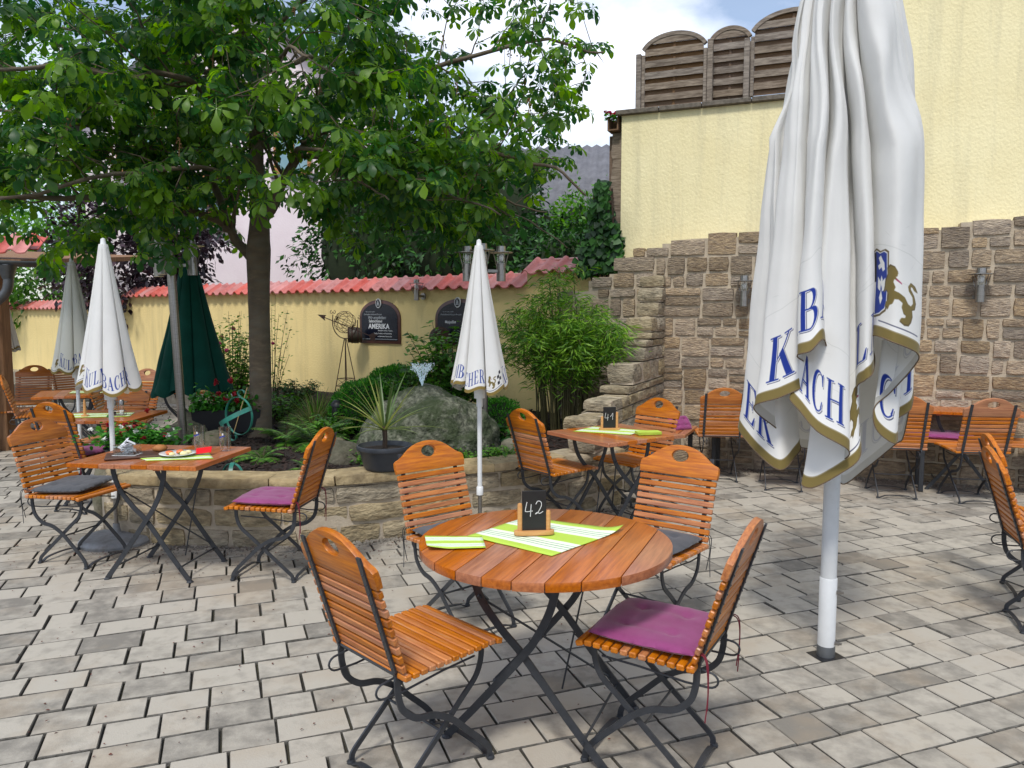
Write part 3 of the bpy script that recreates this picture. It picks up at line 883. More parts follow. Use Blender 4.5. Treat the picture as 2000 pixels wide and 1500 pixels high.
# ---- lean-to at the far left: post, gutter, downpipe, tiled eaves
ln = thing('garden_shelter', 'timber shelter with a tiled roof and zinc gutter at the left edge', 'shelter', (-5.95, 8.9, 0), R(0))
MB().bbox(-0.24, 0.16, -0.06, 0.12, 0, 2.15, 0.01).build('post', M['postwood'], ln)
mb = MB(); mb.add([(-2.4, -0.5, 2.27), (0.45, -0.10, 2.20), (0.35, 3.5, 2.5), (-2.4, 3.5, 2.6), (-2.4, -0.5, 2.21), (0.45, -0.10, 2.14), (0.35, 3.5, 2.44), (-2.4, 3.5, 2.54)], [(0, 1, 2, 3), (4, 7, 6, 5), (0, 4, 5, 1), (1, 5, 6, 2)])
mb.build('roof_deck', M['postwood'], ln)
ts = link('roof_tile', tm, None); bpy.data.objects.remove(ts)
for row in range(2):
    for i in range(2, 13):
        o = link('roof_tile', tm, ln)
        x = 0.70 - i * 0.2
        o.location = (x, 0.02 - 0.16 * (0.70 - x) * 0.9 + row * 0.25, 2.26 + row * 0.06 + 0.012); o.rotation_euler = (R(0), 0, R(8))
gt = MB(); pts = []
for i in range(9):
    a = PI * i / 8
    pts.append((math.cos(a) * 0.06, -math.sin(a) * 0.06))
vs = []; fs = []
for (gx, gy, gz) in [(-2.4, -0.58, 2.24), (0.95, -0.11, 2.17)]:
    for (a, b) in pts: vs.append((gx, gy + a, gz + b))
for i in range(8): fs.append((i, i + 1, 9 + i + 1, 9 + i))
gt.add(vs, fs); o = gt.build('gutter', M['zinc'], ln, smooth=True); o.modifiers.new('t', 'SOLIDIFY').thickness = 0.006
dp = MB(); dp.tube(catmull([(0.36, -0.2, 2.14), (0.36, -0.2, 1.92), (0.30, -0.2, 1.80), (0.12, -0.2, 1.66), (0.06, -0.2, 1.60), (0.045, -0.2, 1.50), (0.045, -0.2, 0.7), (0.045, -0.2, 0.03)], 6), 0.052, 14)
dp.lathe([(0.10, 2.13), (0.055, 1.98)], 14, TR(0.36, -0.2, 0))
dp.lathe([(0.058, 1.28), (0.058, 1.30)], 14, TR(0.045, -0.2, 0)); dp.lathe([(0.056, 0.55), (0.056, 0.57)], 14, TR(0.045, -0.2, 0))
dp.build('downpipe', M['zinc'], ln, smooth=True)
MB().lathe([(0.10, 0.028), (0.10, 0.07), (0.065, 0.12), (0.062, 0.2)], 14, TR(0.02, -0.2, 0)).build('pipe_foot', M['black'], ln, smooth=True)
# ================================================================ FURNITURE
# ---- folding chair. local: +Y = facing direction, origin on the ground under the seat
def slat_mesh(name, lx, ly, lz, m, bev=0.0035):
    mb = MB().bbox(-lx / 2, lx / 2, -ly / 2, ly / 2, -lz / 2, lz / 2, bev, 1)
    me = bpy.data.meshes.new(name); me.from_pydata(mb.v, [], mb.f); me.materials.append(m)
    return me
TILT = R(17.5)
def make_chair(label, seatmat='woodold'):
    t = thing('folding_chair', label, 'chair', (0, 0, 0), 0, 'folding beer garden chairs')
    # seat slats
    sm = slat_mesh('slat', 0.43, 0.0265, 0.020, M[seatmat])
    ns = 13
    for i in range(ns):
        y = -0.195 + i * 0.0325
        o = link('seat_slat', sm, t)
        o.location = (0, y, 0.440 + 0.012 * (i / ns) - (0.006 if i == ns - 1 else 0)); o.rotation_euler = (R(0.6 if i < ns - 1 else -14), 0, R(rnd.uniform(-0.2, 0.2)))
    mb = MB()
    for x in (-0.165, 0.165):
        mb.flat([(x, -0.20, 0.424), (x, 0.215, 0.434)], 0.022, 0.006)
    mb.flat([(-0.165, 0.12, 0.424), (0.165, 0.12, 0.424)], 0.02, 0.006, xaxis=(0, 1, 0))
    mb.build('seat_frame', M['iron'], t)
    # back frame plane: from pivot up, tilted back
    py, pz = -0.205, 0.422
    def bp(h, off=0.0):   # point h metres up the back, off = metres in front of the post plane
        return (py - math.sin(TILT) * h + off * math.cos(TILT), pz + math.cos(TILT) * h + off * math.sin(TILT))
    bsm = slat_mesh('slat', 0.42, 0.017, 0.0255, M['wood'])
    nb = 10
    for i in range(nb):
        y, z = bp(0.014 + i * 0.0338, 0.013)
        o = link('back_slat', bsm, t)
        o.location = (0, y, z); o.rotation_euler = (TILT, 0, R(rnd.uniform(-0.25, 0.25)))
    # crest board with hand hole
    half = [(0.212, 0.0), (0.216, 0.03), (0.214, 0.058), (0.203, 0.068), (0.186, 0.074), (0.165, 0.086), (0.142, 0.104), (0.115, 0.124), (0.085, 0.140), (0.055, 0.150), (0.025, 0.155), (0.0, 0.156)]
    outer = half + [(-x, z) for x, z in half[-2::-1]]
    hole = [(0.047 * math.cos(a), 0.101 + 0.031 * math.sin(a)) for a in [2 * PI * i / 20 for i in range(20)]]
    mb = MB(); mb.prism(outer, -0.011, 0.011, [hole], bev=0.0045)
    o = mb.build('crest_board', M['wood'], t, smooth=True, sharp=40)
    y, z = bp(0.014 + nb * 0.0338 - 0.012, 0.014); o.location = (0, y, z); o.rotation_euler = (TILT, 0, 0)
    # side bars
    for sx in (-1, 1):
        x = sx * 0.165
        p0 = bp(0.445, 0); p1 = bp(0.04, 0)
        up = MB(); up.flat([(x, p0[0], p0[1]), (x, p1[0], p1[1])], 0.022, 0.007)
        for k in range(nb + 3):
            yy, zz = bp(0.014 + k * 0.0338, -0.0045)
            if k > nb + 1: continue
            up.add([(x + 0.0045 * math.cos(a), yy + 0.0, zz + 0.0045 * math.sin(a)) for a in [PI * 2 * j / 6 for j in range(6)]] + [(x, yy - 0.003, zz)], [(j, (j + 1) % 6, 6) for j in range(6)])
        rear = catmull([(x, p1[0], p1[1]), (x, py, pz), (x, py + 0.004, pz - 0.05), (x, py + 0.022, 0.315), (x, py + 0.075, 0.270), (x, py + 0.15, 0.252), (x, 0.02, 0.208), (x, 0.09, 0.142), (x, 0.155, 0.080), (x, 0.185, 0.040), (x, 0.190, 0.008)], 5)
        k = len(rear)
        wx = [0.022 if i < 2 else (0.012 if i < 5 else 0.0075) for i in range(k)]
        wn = [0.0075 if i < 2 else (0.012 if i < 5 else 0.022) for i in range(k)]
        up.flat(rear, wx, wn)
        up.build('back_post', M['iron'], t)
        xi = sx * 0.151
        fr = catmull([(xi, 0.165, 0.428), (xi, 0.160, 0.37), (xi, 0.135, 0.315), (xi, 0.075, 0.262), (xi, 0.02, 0.212), (xi, -0.055, 0.145), (xi, -0.13, 0.078), (xi, -0.172, 0.038), (xi, -0.178, 0.008)], 5)
        mb = MB(); mb.flat(fr, 0.0075, 0.020); mb.build('leg', M['iron'], t)
        # sliding guide wire with loop
        g = MB(); xg = sx * 0.140
        lp = [(xg, 0.14, 0.385), (xg, 0.0, 0.378), (xg, -0.16, 0.362)] + [(xg, -0.235 + 0.032 * math.cos(a), 0.388 + 0.026 * math.sin(a)) for a in [-PI / 2 + PI * j / -8 for j in range(0, 8)]] + [(xg, -0.19, 0.42)]
        g.tube(lp, 0.0038, 6)
        g.build('guide_wire', M['iron'], t, smooth=True)
    # foot bars & pads
    for (yy, xw, ia) in ((0.192, 0.165, 0), (-0.182, 0.151, 0)):
        f = MB()
        arch = catmull([(-xw - 0.012, yy, 0.006), (-xw + 0.02, yy, 0.008), (-xw + 0.06, yy, 0.024), (0, yy, 0.030), (xw - 0.06, yy, 0.024), (xw - 0.02, yy, 0.008), (xw + 0.012, yy, 0.006)], 5)
        f.flat(arch, 0.020, 0.005, xaxis=(0, 1, 0))
        for s2 in (-1, 1): f.lathe([(0.014, 0.0), (0.015, 0.004), (0.012, 0.012), (0, 0.013)], 10, TR(s2 * xw, yy, 0))
        f.build('foot_bar', M['iron'], t, smooth=True, sharp=40)
    mb = MB(); mb.tube([(-0.151, -0.02, 0.178), (0.151, -0.02, 0.178)], 0.005, 6); mb.build('stretcher', M['iron'], t)
    mb = MB(); mb.tube([(-0.168, py, 0.438), (0.168, py, 0.438)], 0.007, 8); mb.build('hinge_rod', M['iron'], t, smooth=True)
    return t

CH = [  # x, y, facing degrees (0=+x,90=+y), label
 (-0.33, 2.62, 44, 'empty folding chair nearest the camera, seen from behind at the left of the round table'),
 (-0.24, 3.84, -50, 'folding chair with a grey cushion behind the round table, left of the 42 sign'),
 (0.665, 3.68, -128, 'folding chair with a grey cushion behind the round table, right of the 42 sign'),
 (0.505, 2.67, 150, 'folding chair with a purple cushion at the right front of the round table'),
 (-1.44, 4.62, 172, 'folding chair with a purple cushion, right of the table with the beer glasses'),
 (-2.77, 4.90, -16, 'folding chair left of the table with the plate, a grey cushion sliding off its seat'),
 (-3.44, 6.22, 72, 'folding chair seen from behind, purple cushion on it, at the table with the spice caddy'),
 (-3.63, 6.98, -92, 'folding chair facing the camera beyond the table with the spice caddy'),
 (-4.00, 8.05, 14, 'side-on folding chair behind the white geraniums'),
 (-4.55, 9.20, -105, 'folding chair whose crest shows just right of the nearest small white parasol'),
 (-3.25, 8.95, 182, 'folding chair right of the dark green parasol, side on behind the flower trough'),
 (-5.33, 8.70, 28, 'dark folding chair with its back to the camera, left of the far parasol pole'),
 (-5.85, 9.05, 22, 'folding chair partly hidden by the zinc downpipe at the far left'),
 (-6.15, 9.85, -72, 'folding chair facing the camera in the far left corner by the yellow wall'),
 (-5.90, 10.55, -32, 'tallest-looking far folding chair against the yellow wall, left of the second parasol'),
 (0.34, 5.68, 36, 'empty folding chair at the left of table 41, its back to the camera'),
 (0.93, 5.98, -140, 'folding chair at the far right side of table 41, facing the camera'),
 (1.97, 7.37, 84, 'folding chair with its back to the camera, just left of the big parasol cloth'),
 (2.45, 6.98, 78, 'folding chair hidden behind the big parasol cloth, only its legs in view'),
 (3.32, 6.70, 78, 'folding chair with its back to the camera, just right of the big parasol cloth'),
 (3.88, 6.50, 84, 'folding chair with its back to the camera at the far right, before the wall bench'),
 (2.74, 3.80, -18, 'nearer of the two folding chairs cut by the right edge'),
 (3.0, 4.24, -18, 'farther of the two folding chairs cut by the right edge'),
]
proto = make_chair('x')
build_kids()
chairs = []
for i, (x, y, a, lab) in enumerate(CH):
    o = proto if i == 0 else copy_tree(proto)
    o.location = (x, y, 0.0265); o.rotation_euler = (0, 0, R(a - 90))
    o['label'] = lab
    chairs.append(o)

# ---- seat cushions
def make_cushion(cm, cord, label, thick=0.042, ties=True):
    root = thing('seat_cushion', label, 'cushion', (0, 0, 0), 0, 'seat cushions')
    n = 22; vs = []; fs = []
    tuft = [(-0.085, -0.085), (0.085, -0.085), (-0.085, 0.085), (0.085, 0.085)]
    for side in (1, -1):
        for i in range(n + 1):
            for j in range(n + 1):
                u = -1 + 2 * i / n; v = -1 + 2 * j / n
                x = u * 0.195 * (1 - 0.05 * (v * v)); y = v * 0.195 * (1 - 0.05 * (u * u))
                h = max(0, (1 - abs(u) ** 5)) ** 0.5 * max(0, (1 - abs(v) ** 5)) ** 0.5
                z = thick / 2 * h
                if side > 0:
                    for (tx, ty) in tuft:
                        d = math.hypot(x - tx, y - ty); z -= 0.014 * math.exp(-(d / 0.022) ** 2)
                    z -= 0.004 * math.exp(-(min(abs(x - 0.085), abs(x + 0.085)) / 0.008) ** 2) * (1 if abs(y) < 0.085 else 0)
                    z -= 0.003 * math.exp(-(min(abs(y - 0.085), abs(y + 0.085)) / 0.008) ** 2) * (1 if abs(x) < 0.085 else 0)
                    z += 0.004 * noise.noise(Vector((x * 14, y * 14, 3)))
                    z += 0.0022 * noise.noise(Vector((x * 40, y * 40, 9)))
                vs.append((x, y, side * z))
    st = (n + 1) ** 2
    for s in (0, 1):
        for i in range(n):
            for j in range(n):
                a = s * st + i * (n + 1) + j
                q = (a, a + n + 1, a + n + 2, a + 1)
                fs.append(q if s == 0 else q[::-1])
    o = mesh_obj('cushion_pad', vs, fs, cm, root, smooth=True, sharp=180)
    me = o.data
    bm = bmesh.new(); bm.from_mesh(me); bmesh.ops.remove_doubles(bm, verts=bm.verts, dist=0.0006); bm.to_mesh(me); bm.free(); me.shade_smooth()
    if ties:
        for sx in (-1, 1):
            mb = MB()
            for k in (0, 1):
                x0 = sx * (0.185 + 0.012 * k)
                mb.tube(catmull([(x0 * 0.97, -0.185, 0.0), (x0, -0.215, 0.015), (x0 + sx * 0.012, -0.235, -0.01), (x0 + sx * (0.014 - 0.01 * k), -0.24, -0.08 - 0.03 * k), (x0 + sx * 0.01 * k, -0.235, -0.17 - 0.03 * k)], 4), 0.0022, 5)
            mb.build('tie_cord', cord, root)
    return root
CUSH = [
 (3, 'purple', 'wine purple cushion on the right front chair of the round table'),
 (4, 'purple', 'wine purple cushion on the chair in front of the raised bed'),
 (6, 'purple', 'dark purple cushion on the chair at the spice caddy table'),
 (1, 'greycloth', 'grey cushion on the chair left of the 42 sign'),
 (2, 'greycloth', 'grey cushion on the chair right of the 42 sign'),
 (5, 'greycloth', 'grey cushion lying crooked on the leftmost near chair'),
]
pc = make_cushion(M['purple'], M['redcord'], 'x'); gc = make_cushion(M['greycloth'], M['iron'], 'x')
build_kids()
used = {'purple': False, 'greycloth': False}
for ci, mt, lab in CUSH:
    src = pc if mt == 'purple' else gc
    o = src if not used[mt] else copy_tree(src)
    used[mt] = True
    c = chairs[ci]; Mx = c.matrix_basis
    a = CH[ci][2]
    T = Matrix.Translation(c.location) @ Matrix.Rotation(R(a - 90), 4, 'Z')
    off = T @ Vector((0, -0.012, 0.4785))
    o.location = off; o.rotation_euler = (R(0.6), 0, R(a - 90)); o['label'] = lab
    if ci == 5:
        o.location = T @ Vector((0.0, -0.03, 0.487)); o.rotation_euler = (R(1.5), R(2), R(a - 90 + 8)); o.scale = (1.0, 0.92, 1.0)

# ---- tables
def table_frame(root, z=0.715, hx=0.26, hy=0.20, s=1.0):
    for sy in (-1, 1):
        a = catmull([(-hx * 1.0, 0, 0.006), (-hx * 0.93, 0, 0.03), (-hx * 0.55, 0, 0.16), (0.0, 0, 0.36), (0.05, 0, 0.43), (0.10, 0, 0.53), (0.125, 0, 0.62), (0.13, 0, z)], 5)
        b = catmull([(hx * 1.0, 0, 0.006), (hx * 0.93, 0, 0.03), (hx * 0.55, 0, 0.16), (0.0, 0, 0.36), (-0.08, 0, 0.44), (-0.16, 0, 0.54), (-0.195, 0, 0.63), (-0.20, 0, z)], 5)
        for k, (crv_, yy) in enumerate(((a, hy), (b, hy - 0.012))):
            mb = MB(); p = [(q.x, sy * yy, q.z) for q in crv_]
            mb.flat(p, 0.008, 0.028, xaxis=(0, 1, 0))
            mb.lathe([(0.02, 0), (0.02, 0.005), (0.012, 0.012), (0, 0.013)], 10, TR(p[0][0], p[0][1], 0))
            mb.build('leg', M['iron'], root, smooth=False)
    mb = MB()
    mb.tube([(-hx * 0.75, -hy, 0.085), (-hx * 0.75, hy, 0.085)], 0.0055, 6)
    mb.tube([(hx * 0.75, -hy, 0.085), (hx * 0.75, hy, 0.085)], 0.0055, 6)
    mb.tube([(-0.17, -hy, 0.56), (hx * 0.70, hy, 0.10)], 0.005, 6)
    mb.tube([(0.10, hy, 0.55), (0.0, hy - 0.02, 0.03)], 0.004, 6)
    mb.build('stretcher', M['iron'], root)
    mb = MB()
    for xx in (-0.20, 0.13): mb.bbox(xx - 0.02, xx + 0.02, -hy - 0.08, hy + 0.08, z, z + 0.012, 0.002)
    mb.build('rail', M['woodtop'], root)

def square_table(x, y, a, w_, d_, label, np_=8, zt=0.745):
    root = thing('square_table', label, 'table', (x, y, 0.026), a, 'square slatted tables')
    pw_ = w_ / np_
    zt -= 0.026
    for i in range(np_):
        x0 = -w_ / 2 + i * pw_
        sh = rnd.uniform(-0.001, 0.001)
        o = MB().bbox(x0 + 0.0008, x0 + pw_ - 0.0008, -d_ / 2, d_ / 2, zt - 0.027 + sh, zt + sh, 0.0025, 1).build('plank', M['woodtop'], root)
    table_frame(root, zt - 0.040, 0.26, min(0.22, d_ * 0.32))
    return root
def round_table(x, y, a, dia, label, np_=9, zt=0.745, gap=0.004):
    root = thing('round_table', label, 'table', (x, y, 0.026), a)
    zt -= 0.026; r = dia / 2; pw_ = dia / np_
    for i in range(np_):
        x0, x1 = -r + i * pw_ + gap / 2, -r + (i + 1) * pw_ - gap / 2
        pts = []
        K = 10
        top = []
        for k in range(K + 1):
            xx = x0 + (x1 - x0) * k / K
            top.append((xx, math.sqrt(max(0.0004, r * r - min(abs(xx), r) ** 2))))
        outl = [(a_, -b_) for a_, b_ in top] + [(a_, b_) for a_, b_ in top[::-1]]
        mb = MB(); mb.prism(outl, -0.016, 0.016, bev=0.005, T=Matrix.Rotation(R(-90), 4, 'X'))
        o = mb.build('plank', M['woodtop'], root, smooth=True, sharp=40)
        o.location = (0, 0, zt - 0.016 + rnd.uniform(-0.0008, 0.0008))
    table_frame(root, zt - 0.046, 0.30, 0.24)
    return root
T42 = round_table(0.125, 2.885, R(-22), 0.95, 'large round orange slatted table with the 42 sign in the foreground')
TL = square_table(-2.12, 4.68, R(-8), 0.80, 0.66, 'square table at the left with the plate and beer glasses')
T41 = square_table(0.735, 5.55, R(34), 0.70, 0.68, 'square table with the 41 sign, in front of the stepped stone wall')
T2 = square_table(-3.42, 6.52, R(0), 0.72, 0.70, 'square table with the spice caddy behind the nearest small parasol')
T3 = square_table(-4.70, 8.40, R(24), 0.80, 0.72, 'far table by the yellow wall, behind the second parasol pole')
T4 = square_table(-3.70, 8.85, R(8), 0.76, 0.70, 'far table mostly hidden behind the green parasol')
T5 = square_table(4.05, 6.98, BW_A, 0.95, 0.62, 'table pushed up to the wall bench at the far right', np_=10)

# ---- benches along the walls
def bench(x, y, a, ln_, label, zt=0.50, depth=0.40):
    root = thing('wall_bench', label, 'bench', (x, y, 0.026), a, 'slatted benches along the stone walls')
    zt -= 0.026
    n = 5; p = depth / n
    for i in range(n):
        MB().bbox(0, ln_, i * p + 0.004, (i + 1) * p - 0.004, zt - 0.03, zt, 0.003).build('seat_slat', M['brownwood'] if False else M['wood'], root)
    xx = 0.12
    while xx < ln_:
        mb = MB()
        for y_ in (0.05, depth - 0.05): mb.bbox(xx - 0.02, xx + 0.02, y_ - 0.02, y_ + 0.02, 0, zt - 0.07, 0.003)
        mb.bbox(xx - 0.022, xx + 0.022, 0.02, depth - 0.02, zt - 0.07, zt - 0.032, 0.003)
        mb.build('leg', M['iron'], root); xx += 0.9
    return root
p = BWp(-0.35, 0.50)
bench(p.x, p.y, BW_A, 3.6, 'long slatted bench along the back stone wall behind the chairs')
p = Vector((1.6, 8.13, 0)) + Vector((-0.4, -0.917, 0)) * 0.42 + Vector((0.917, -0.4, 0)) * 0.03
bench(p.x + 0.917 * 0.40 * 0 , p.y, math.atan2(-0.917, -0.4) , 0.62, 'short slatted bench along the stepped wall, right of table 41')
for o in bpy.data.objects:
    if o.get('label', '').startswith('short slatted'):
        o.rotation_euler = (0, 0, math.atan2(-0.917, -0.4))
def bench_cushion(s, off, wd, label, rz=0, ry=0, z=0.522):
    c = copy_tree(pc); q = BWp(s, off, z); c.location = q; c.rotation_euler = (ry, 0, BW_A + rz); c.scale = (wd / 0.39, 0.95, 1.3); c['label'] = label
    for ch_ in [k for k in bpy.data.objects if k.parent == c and k.name.startswith('tie_cord')]:
        bpy.data.objects.remove(ch_)
bench_cushion(1.72, 0.30, 0.55, 'purple cushion on the bench between the two right chairs')
c = copy_tree(pc); c.location = (1.60, 7.36, 0.555); c.rotation_euler = (R(0), R(50), R(-66)); c.scale = (0.42, 0.6, 1.5); c['label'] = 'purple cushion leaning on the short bench behind the right chair of table 41'

# ---- table number stands
def strokes(lines, w_, T, name, parent, m, th=0.0006):
    mb = MB()
    for ln_ in lines:
        pts = catmull([(x, 0, z) for x, z in ln_], 5) if len(ln_) > 2 else [Vector((x, 0, z)) for x, z in ln_]
        mb.flat(pts, th, w_, T=T, xaxis=(0, 1, 0))
    return mb.build(name, m, parent)
def number_stand(x, y, z, a, second, label, hl=0.0, hr=-0.03):
    root = thing('table_number_stand', label, 'table sign', (x, y, z), a, 'table number stands')
    ol = [(0.078 * math.copysign(abs(math.cos(t)) ** 0.5, math.cos(t)), 0.022 * math.copysign(abs(math.sin(t)) ** 0.8, math.sin(t))) for t in [2 * PI * i / 28 for i in range(28)]]
    mb = MB(); mb.prism(ol, -0.008, 0.008, bev=0.003, T=Matrix.Translation((0, 0, 0.008)) @ Matrix.Rotation(R(-90), 4, 'X'))
    mb.build('foot', M['pine'], root, smooth=True, sharp=40)
    for sx, h in ((-1, hl), (1, hr)):
        MB().lathe([(0.0095, 0.015), (0.0095, 0.115 + h), (0.008, 0.121 + h), (0.0, 0.124 + h)], 12, TR(sx * 0.055, 0, 0)).build('upright', M['pine'], root, smooth=True, sharp=40)
    MB().bbox(-0.047, 0.047, -0.003, 0.003, 0.014, 0.170, 0.001).build('blackboard', M['blackboard'], root)
    four = [[(-0.028, 0.128), (-0.034, 0.098), (-0.032, 0.090), (-0.006, 0.092)], [(-0.012, 0.118), (-0.015, 0.070)]]
    two = [[(0.006, 0.118), (0.014, 0.130), (0.026, 0.126), (0.027, 0.110), (0.014, 0.086), (0.004, 0.080), (0.012, 0.086), (0.022, 0.082), (0.034, 0.090)]]
    one = [[(0.006, 0.098), (0.024, 0.126)], [(0.024, 0.126), (0.022, 0.076)]]
    strokes(four + (two if second == 2 else one), 0.0024, TR(0, -0.0036, 0.0), 'chalk_number', root, M['chalk'])
    return root
number_stand(0.085, 2.935, 0.753, R(6), 2, 'pine stand with the small blackboard reading 42')
number_stand(0.715, 5.66, 0.748, R(4), 1, 'blackboard reading 41 in a pine holder on the square table before the stepped wall', hl=-0.02, hr=0.01)

# ---- lime runners and napkins
def striped(name, lx, ly):
    """lime paper with white and green stripes along local x"""
    m = bpy.data.materials.new(name); m.use_nodes = True
    t = m.node_tree; b = t.nodes['Principled BSDF']; b.inputs['Roughness'].default_value = 0.85
    tcn = N(t, 'ShaderNodeTexCoord'); sp = N(t, 'ShaderNodeSeparateXYZ'); cr = N(t, 'ShaderNodeValToRGB')
    mr = N(t, 'ShaderNodeMapRange'); mr.inputs[1].default_value = -ly / 2; mr.inputs[2].default_value = ly / 2
    t.links.new(tcn.outputs['UV'], sp.inputs[0]); t.links.new(sp.outputs['Y'], cr.inputs[0])
    cr.color_ramp.interpolation = 'CONSTANT'
    G_ = (0.44, 0.62, 0.07, 1); W_ = (0.78, 0.85, 0.66, 1); D_ = (0.27, 0.40, 0.27, 1)
    st = [(0, G_)]
    for c0 in (0.25, 0.75):
        for d, c in [(-0.13, W_), (-0.06, D_), (-0.045, W_), (-0.01, D_), (0.01, W_), (0.045, D_), (0.06, W_), (0.13, G_)]:
            st.append((c0 + d, c))
    e = cr.color_ramp.elements
    e[0].position = 0; e[0].color = G_
    e[1].position = st[1][0]; e[1].color = st[1][1]
    for pp, c in st[2:]:
        q = e.new(pp); q.color = c
    nzz = N(t, 'ShaderNodeTexNoise'); nzz.inputs['Scale'].default_value = 220
    bpn = N(t, 'ShaderNodeBump'); bpn.inputs['Strength'].default_value = 0.2; bpn.inputs['Distance'].default_value = 0.001
    t.links.new(nzz.outputs[0], bpn.inputs['Height']); t.links.new(bpn.outputs[0], b.inputs['Normal'])
    t.links.new(cr.outputs[0], b.inputs['Base Color'])
    return m
M['stripe'] = striped('striped_lime_paper', 1, 1)
def cloth(name, label, cat, corners, zb, lift=(), nx=20, ny=14, amp=0.0015, group=None, bx=None, thick=0.0012):
    """quad paper sheet with corners (x,y) ccw, lift: {cornerindex: (height, radius)}"""
    c = [Vector((a, b, 0)) for a, b in corners]
    vs = []; fs = []; uv = []
    for i in range(nx + 1):
        for j in range(ny + 1):
            u = i / nx; v = j / ny
            p = c[0] * (1 - u) * (1 - v) + c[1] * u * (1 - v) + c[2] * u * v + c[3] * (1 - u) * v
            z = zb + amp * (1 + noise.noise(Vector((u * 5, v * 5, zb * 10 + corners[0][0])))) * 0.9
            for ci, (hh, rad) in dict(lift).items():
                cu_, cv_ = [(0, 0), (1, 0), (1, 1), (0, 1)][ci]
                d = math.hypot(u - cu_, v - cv_)
                z += hh * max(0, 1 - d / rad) ** 2
            vs.append((p.x, p.y, z)); uv.append((u, v))
    for i in range(nx):
        for j in range(ny):
            a = i * (ny + 1) + j; fs.append((a, a + ny + 1, a + ny + 2, a + 1))
    o = mesh_obj(name, vs, fs, M['stripe'], None, smooth=True, sharp=180)
    ul = o.data.uv_layers.new(name='UVMap')
    for lp in o.data.loops: ul.data[lp.index].uv = uv[lp.vertex_index]
    md = o.modifiers.new('t', 'SOLIDIFY'); md.thickness = thick
    tag(o, label, cat, group)
    return o
Z42 = 0.7475
cloth('table_runner', 'lime striped paper runner under the 42 sign on the round table', 'table runner', [(-0.17, 2.93), (0.14, 2.68), (0.44, 3.01), (0.06, 3.21)], Z42, lift={2: (0.02, 0.25)}, group='lime paper runners')
cloth('napkin', 'folded striped lime napkin left of the 42 sign', 'napkin', [(-0.305, 2.745), (-0.095, 2.77), (-0.115, 2.91), (-0.335, 2.92)], Z42 + 0.003, lift={0: (0.014, 0.5)}, nx=14, ny=10, group='lime napkins')
cloth('table_runner', 'lime striped paper runner under the plate on the left table', 'table runner', [(-2.12, 4.46), (-1.76, 4.53), (-1.86, 4.72), (-2.24, 4.58)], Z42, lift={}, group='lime paper runners')
cloth('table_runner', 'lime striped paper runner under the 41 sign', 'table runner', [(0.44, 5.60), (0.83, 5.43), (0.98, 5.64), (0.62, 5.84)], Z42, group='lime paper runners')
cloth('table_runner', 'pale lime runner under the spice caddy', 'table runner', [(-3.66, 6.32), (-3.18, 6.42), (-3.26, 6.68), (-3.74, 6.60)], Z42, group='lime paper runners')
cloth('table_runner', 'pale yellow runner on the far table by the yellow wall', 'table runner', [(-4.75, 8.3), (-4.35, 8.35), (-4.45, 8.6), (-4.85, 8.55)], Z42, group='lime paper runners')
nk = MB()
for k in range(5):
    nk.bbox(-0.085, 0.085, -0.045, 0.045, k * 0.0042, k * 0.0042 + 0.0036, 0.0008, T=TR(0, 0, 0, R((-1) ** k * 0.8)))
o = nk.build('napkin_stack', M['lime']); o.location = (0.965, 5.46, Z42 + 0.001); o.rotation_euler = (0, 0, R(8)); tag(o, 'small stack of plain lime napkins at the right end of table 41', 'napkins')

# ---- things on the left table
Z = 0.7465
o = MB().bbox(-0.19, 0.19, -0.10, 0.10, 0, 0.014, 0.005).build('serving_board', M['board']); o.location = (-2.235, 4.625, Z); o.rotation_euler = (0, 0, R(24)); tag(o, 'dark wooden serving board left of the plate', 'board')
def plate():
    root = thing('plate', 'white plate with leftover tomato salad on the left table', 'plate', (-2.005, 4.615, Z + 0.0035))
    MB().lathe([(0, 0.002), (0.055, 0.002), (0.065, 0.006), (0.105, 0.016), (0.106, 0.019), (0.064, 0.010), (0.05, 0.0065), (0, 0.006)], 40).build('dish', M['china'], root, smooth=True, sharp=180)
    return root
plate()
rr = random.Random(12)
def blob(name, m, x, y, z, r, sq, label, cat, seed):
    bm = bmesh.new(); bmesh.ops.create_icosphere(bm, subdivisions=2, radius=r)
    for v in bm.verts:
        v.co = v.co * (1 + 0.3 * noise.noise(v.co * (1.4 / r) + Vector((seed, 0, 0)))); v.co.z *= sq
    mb = MB(); mb.bm(bm, TR(0, 0, r * sq * 0.8)); o = mb.build(name, m, None, smooth=True, sharp=180); o.location = (x, y, z)
    return tag(o, label, cat)
for k, (dx, dy, r, mt, nm, lab) in enumerate([(-0.045, -0.01, 0.024, 'tomato', 'tomato_slice', 'tomato piece at the left of the salad plate'), (0.0, 0.03, 0.024, 'tomato', 'tomato_slice', 'tomato piece in the middle of the salad plate'), (-0.02, -0.035, 0.018, 'egg', 'potato_piece', 'pale potato piece at the front of the salad plate'), (0.045, -0.02, 0.024, 'egg', 'potato_piece', 'pale potato piece at the right of the salad plate'), (0.05, 0.03, 0.020, 'egg', 'potato_piece', 'pale potato piece at the rear of the salad plate'), (0.02, -0.005, 0.014, 'herb', 'herb_leaf', 'green herb on the salad plate')]):
    blob(nm, M[mt], -2.005 + dx, 4.615 + dy, Z + 0.0125, r, 0.55, lab, 'food', k * 3.1)
blob('bread_roll', M['bread'], -2.16, 4.72, Z + 0.014, 0.040, 0.55, 'piece of brown bread roll between the sachet box and the plate', 'bread', 5)
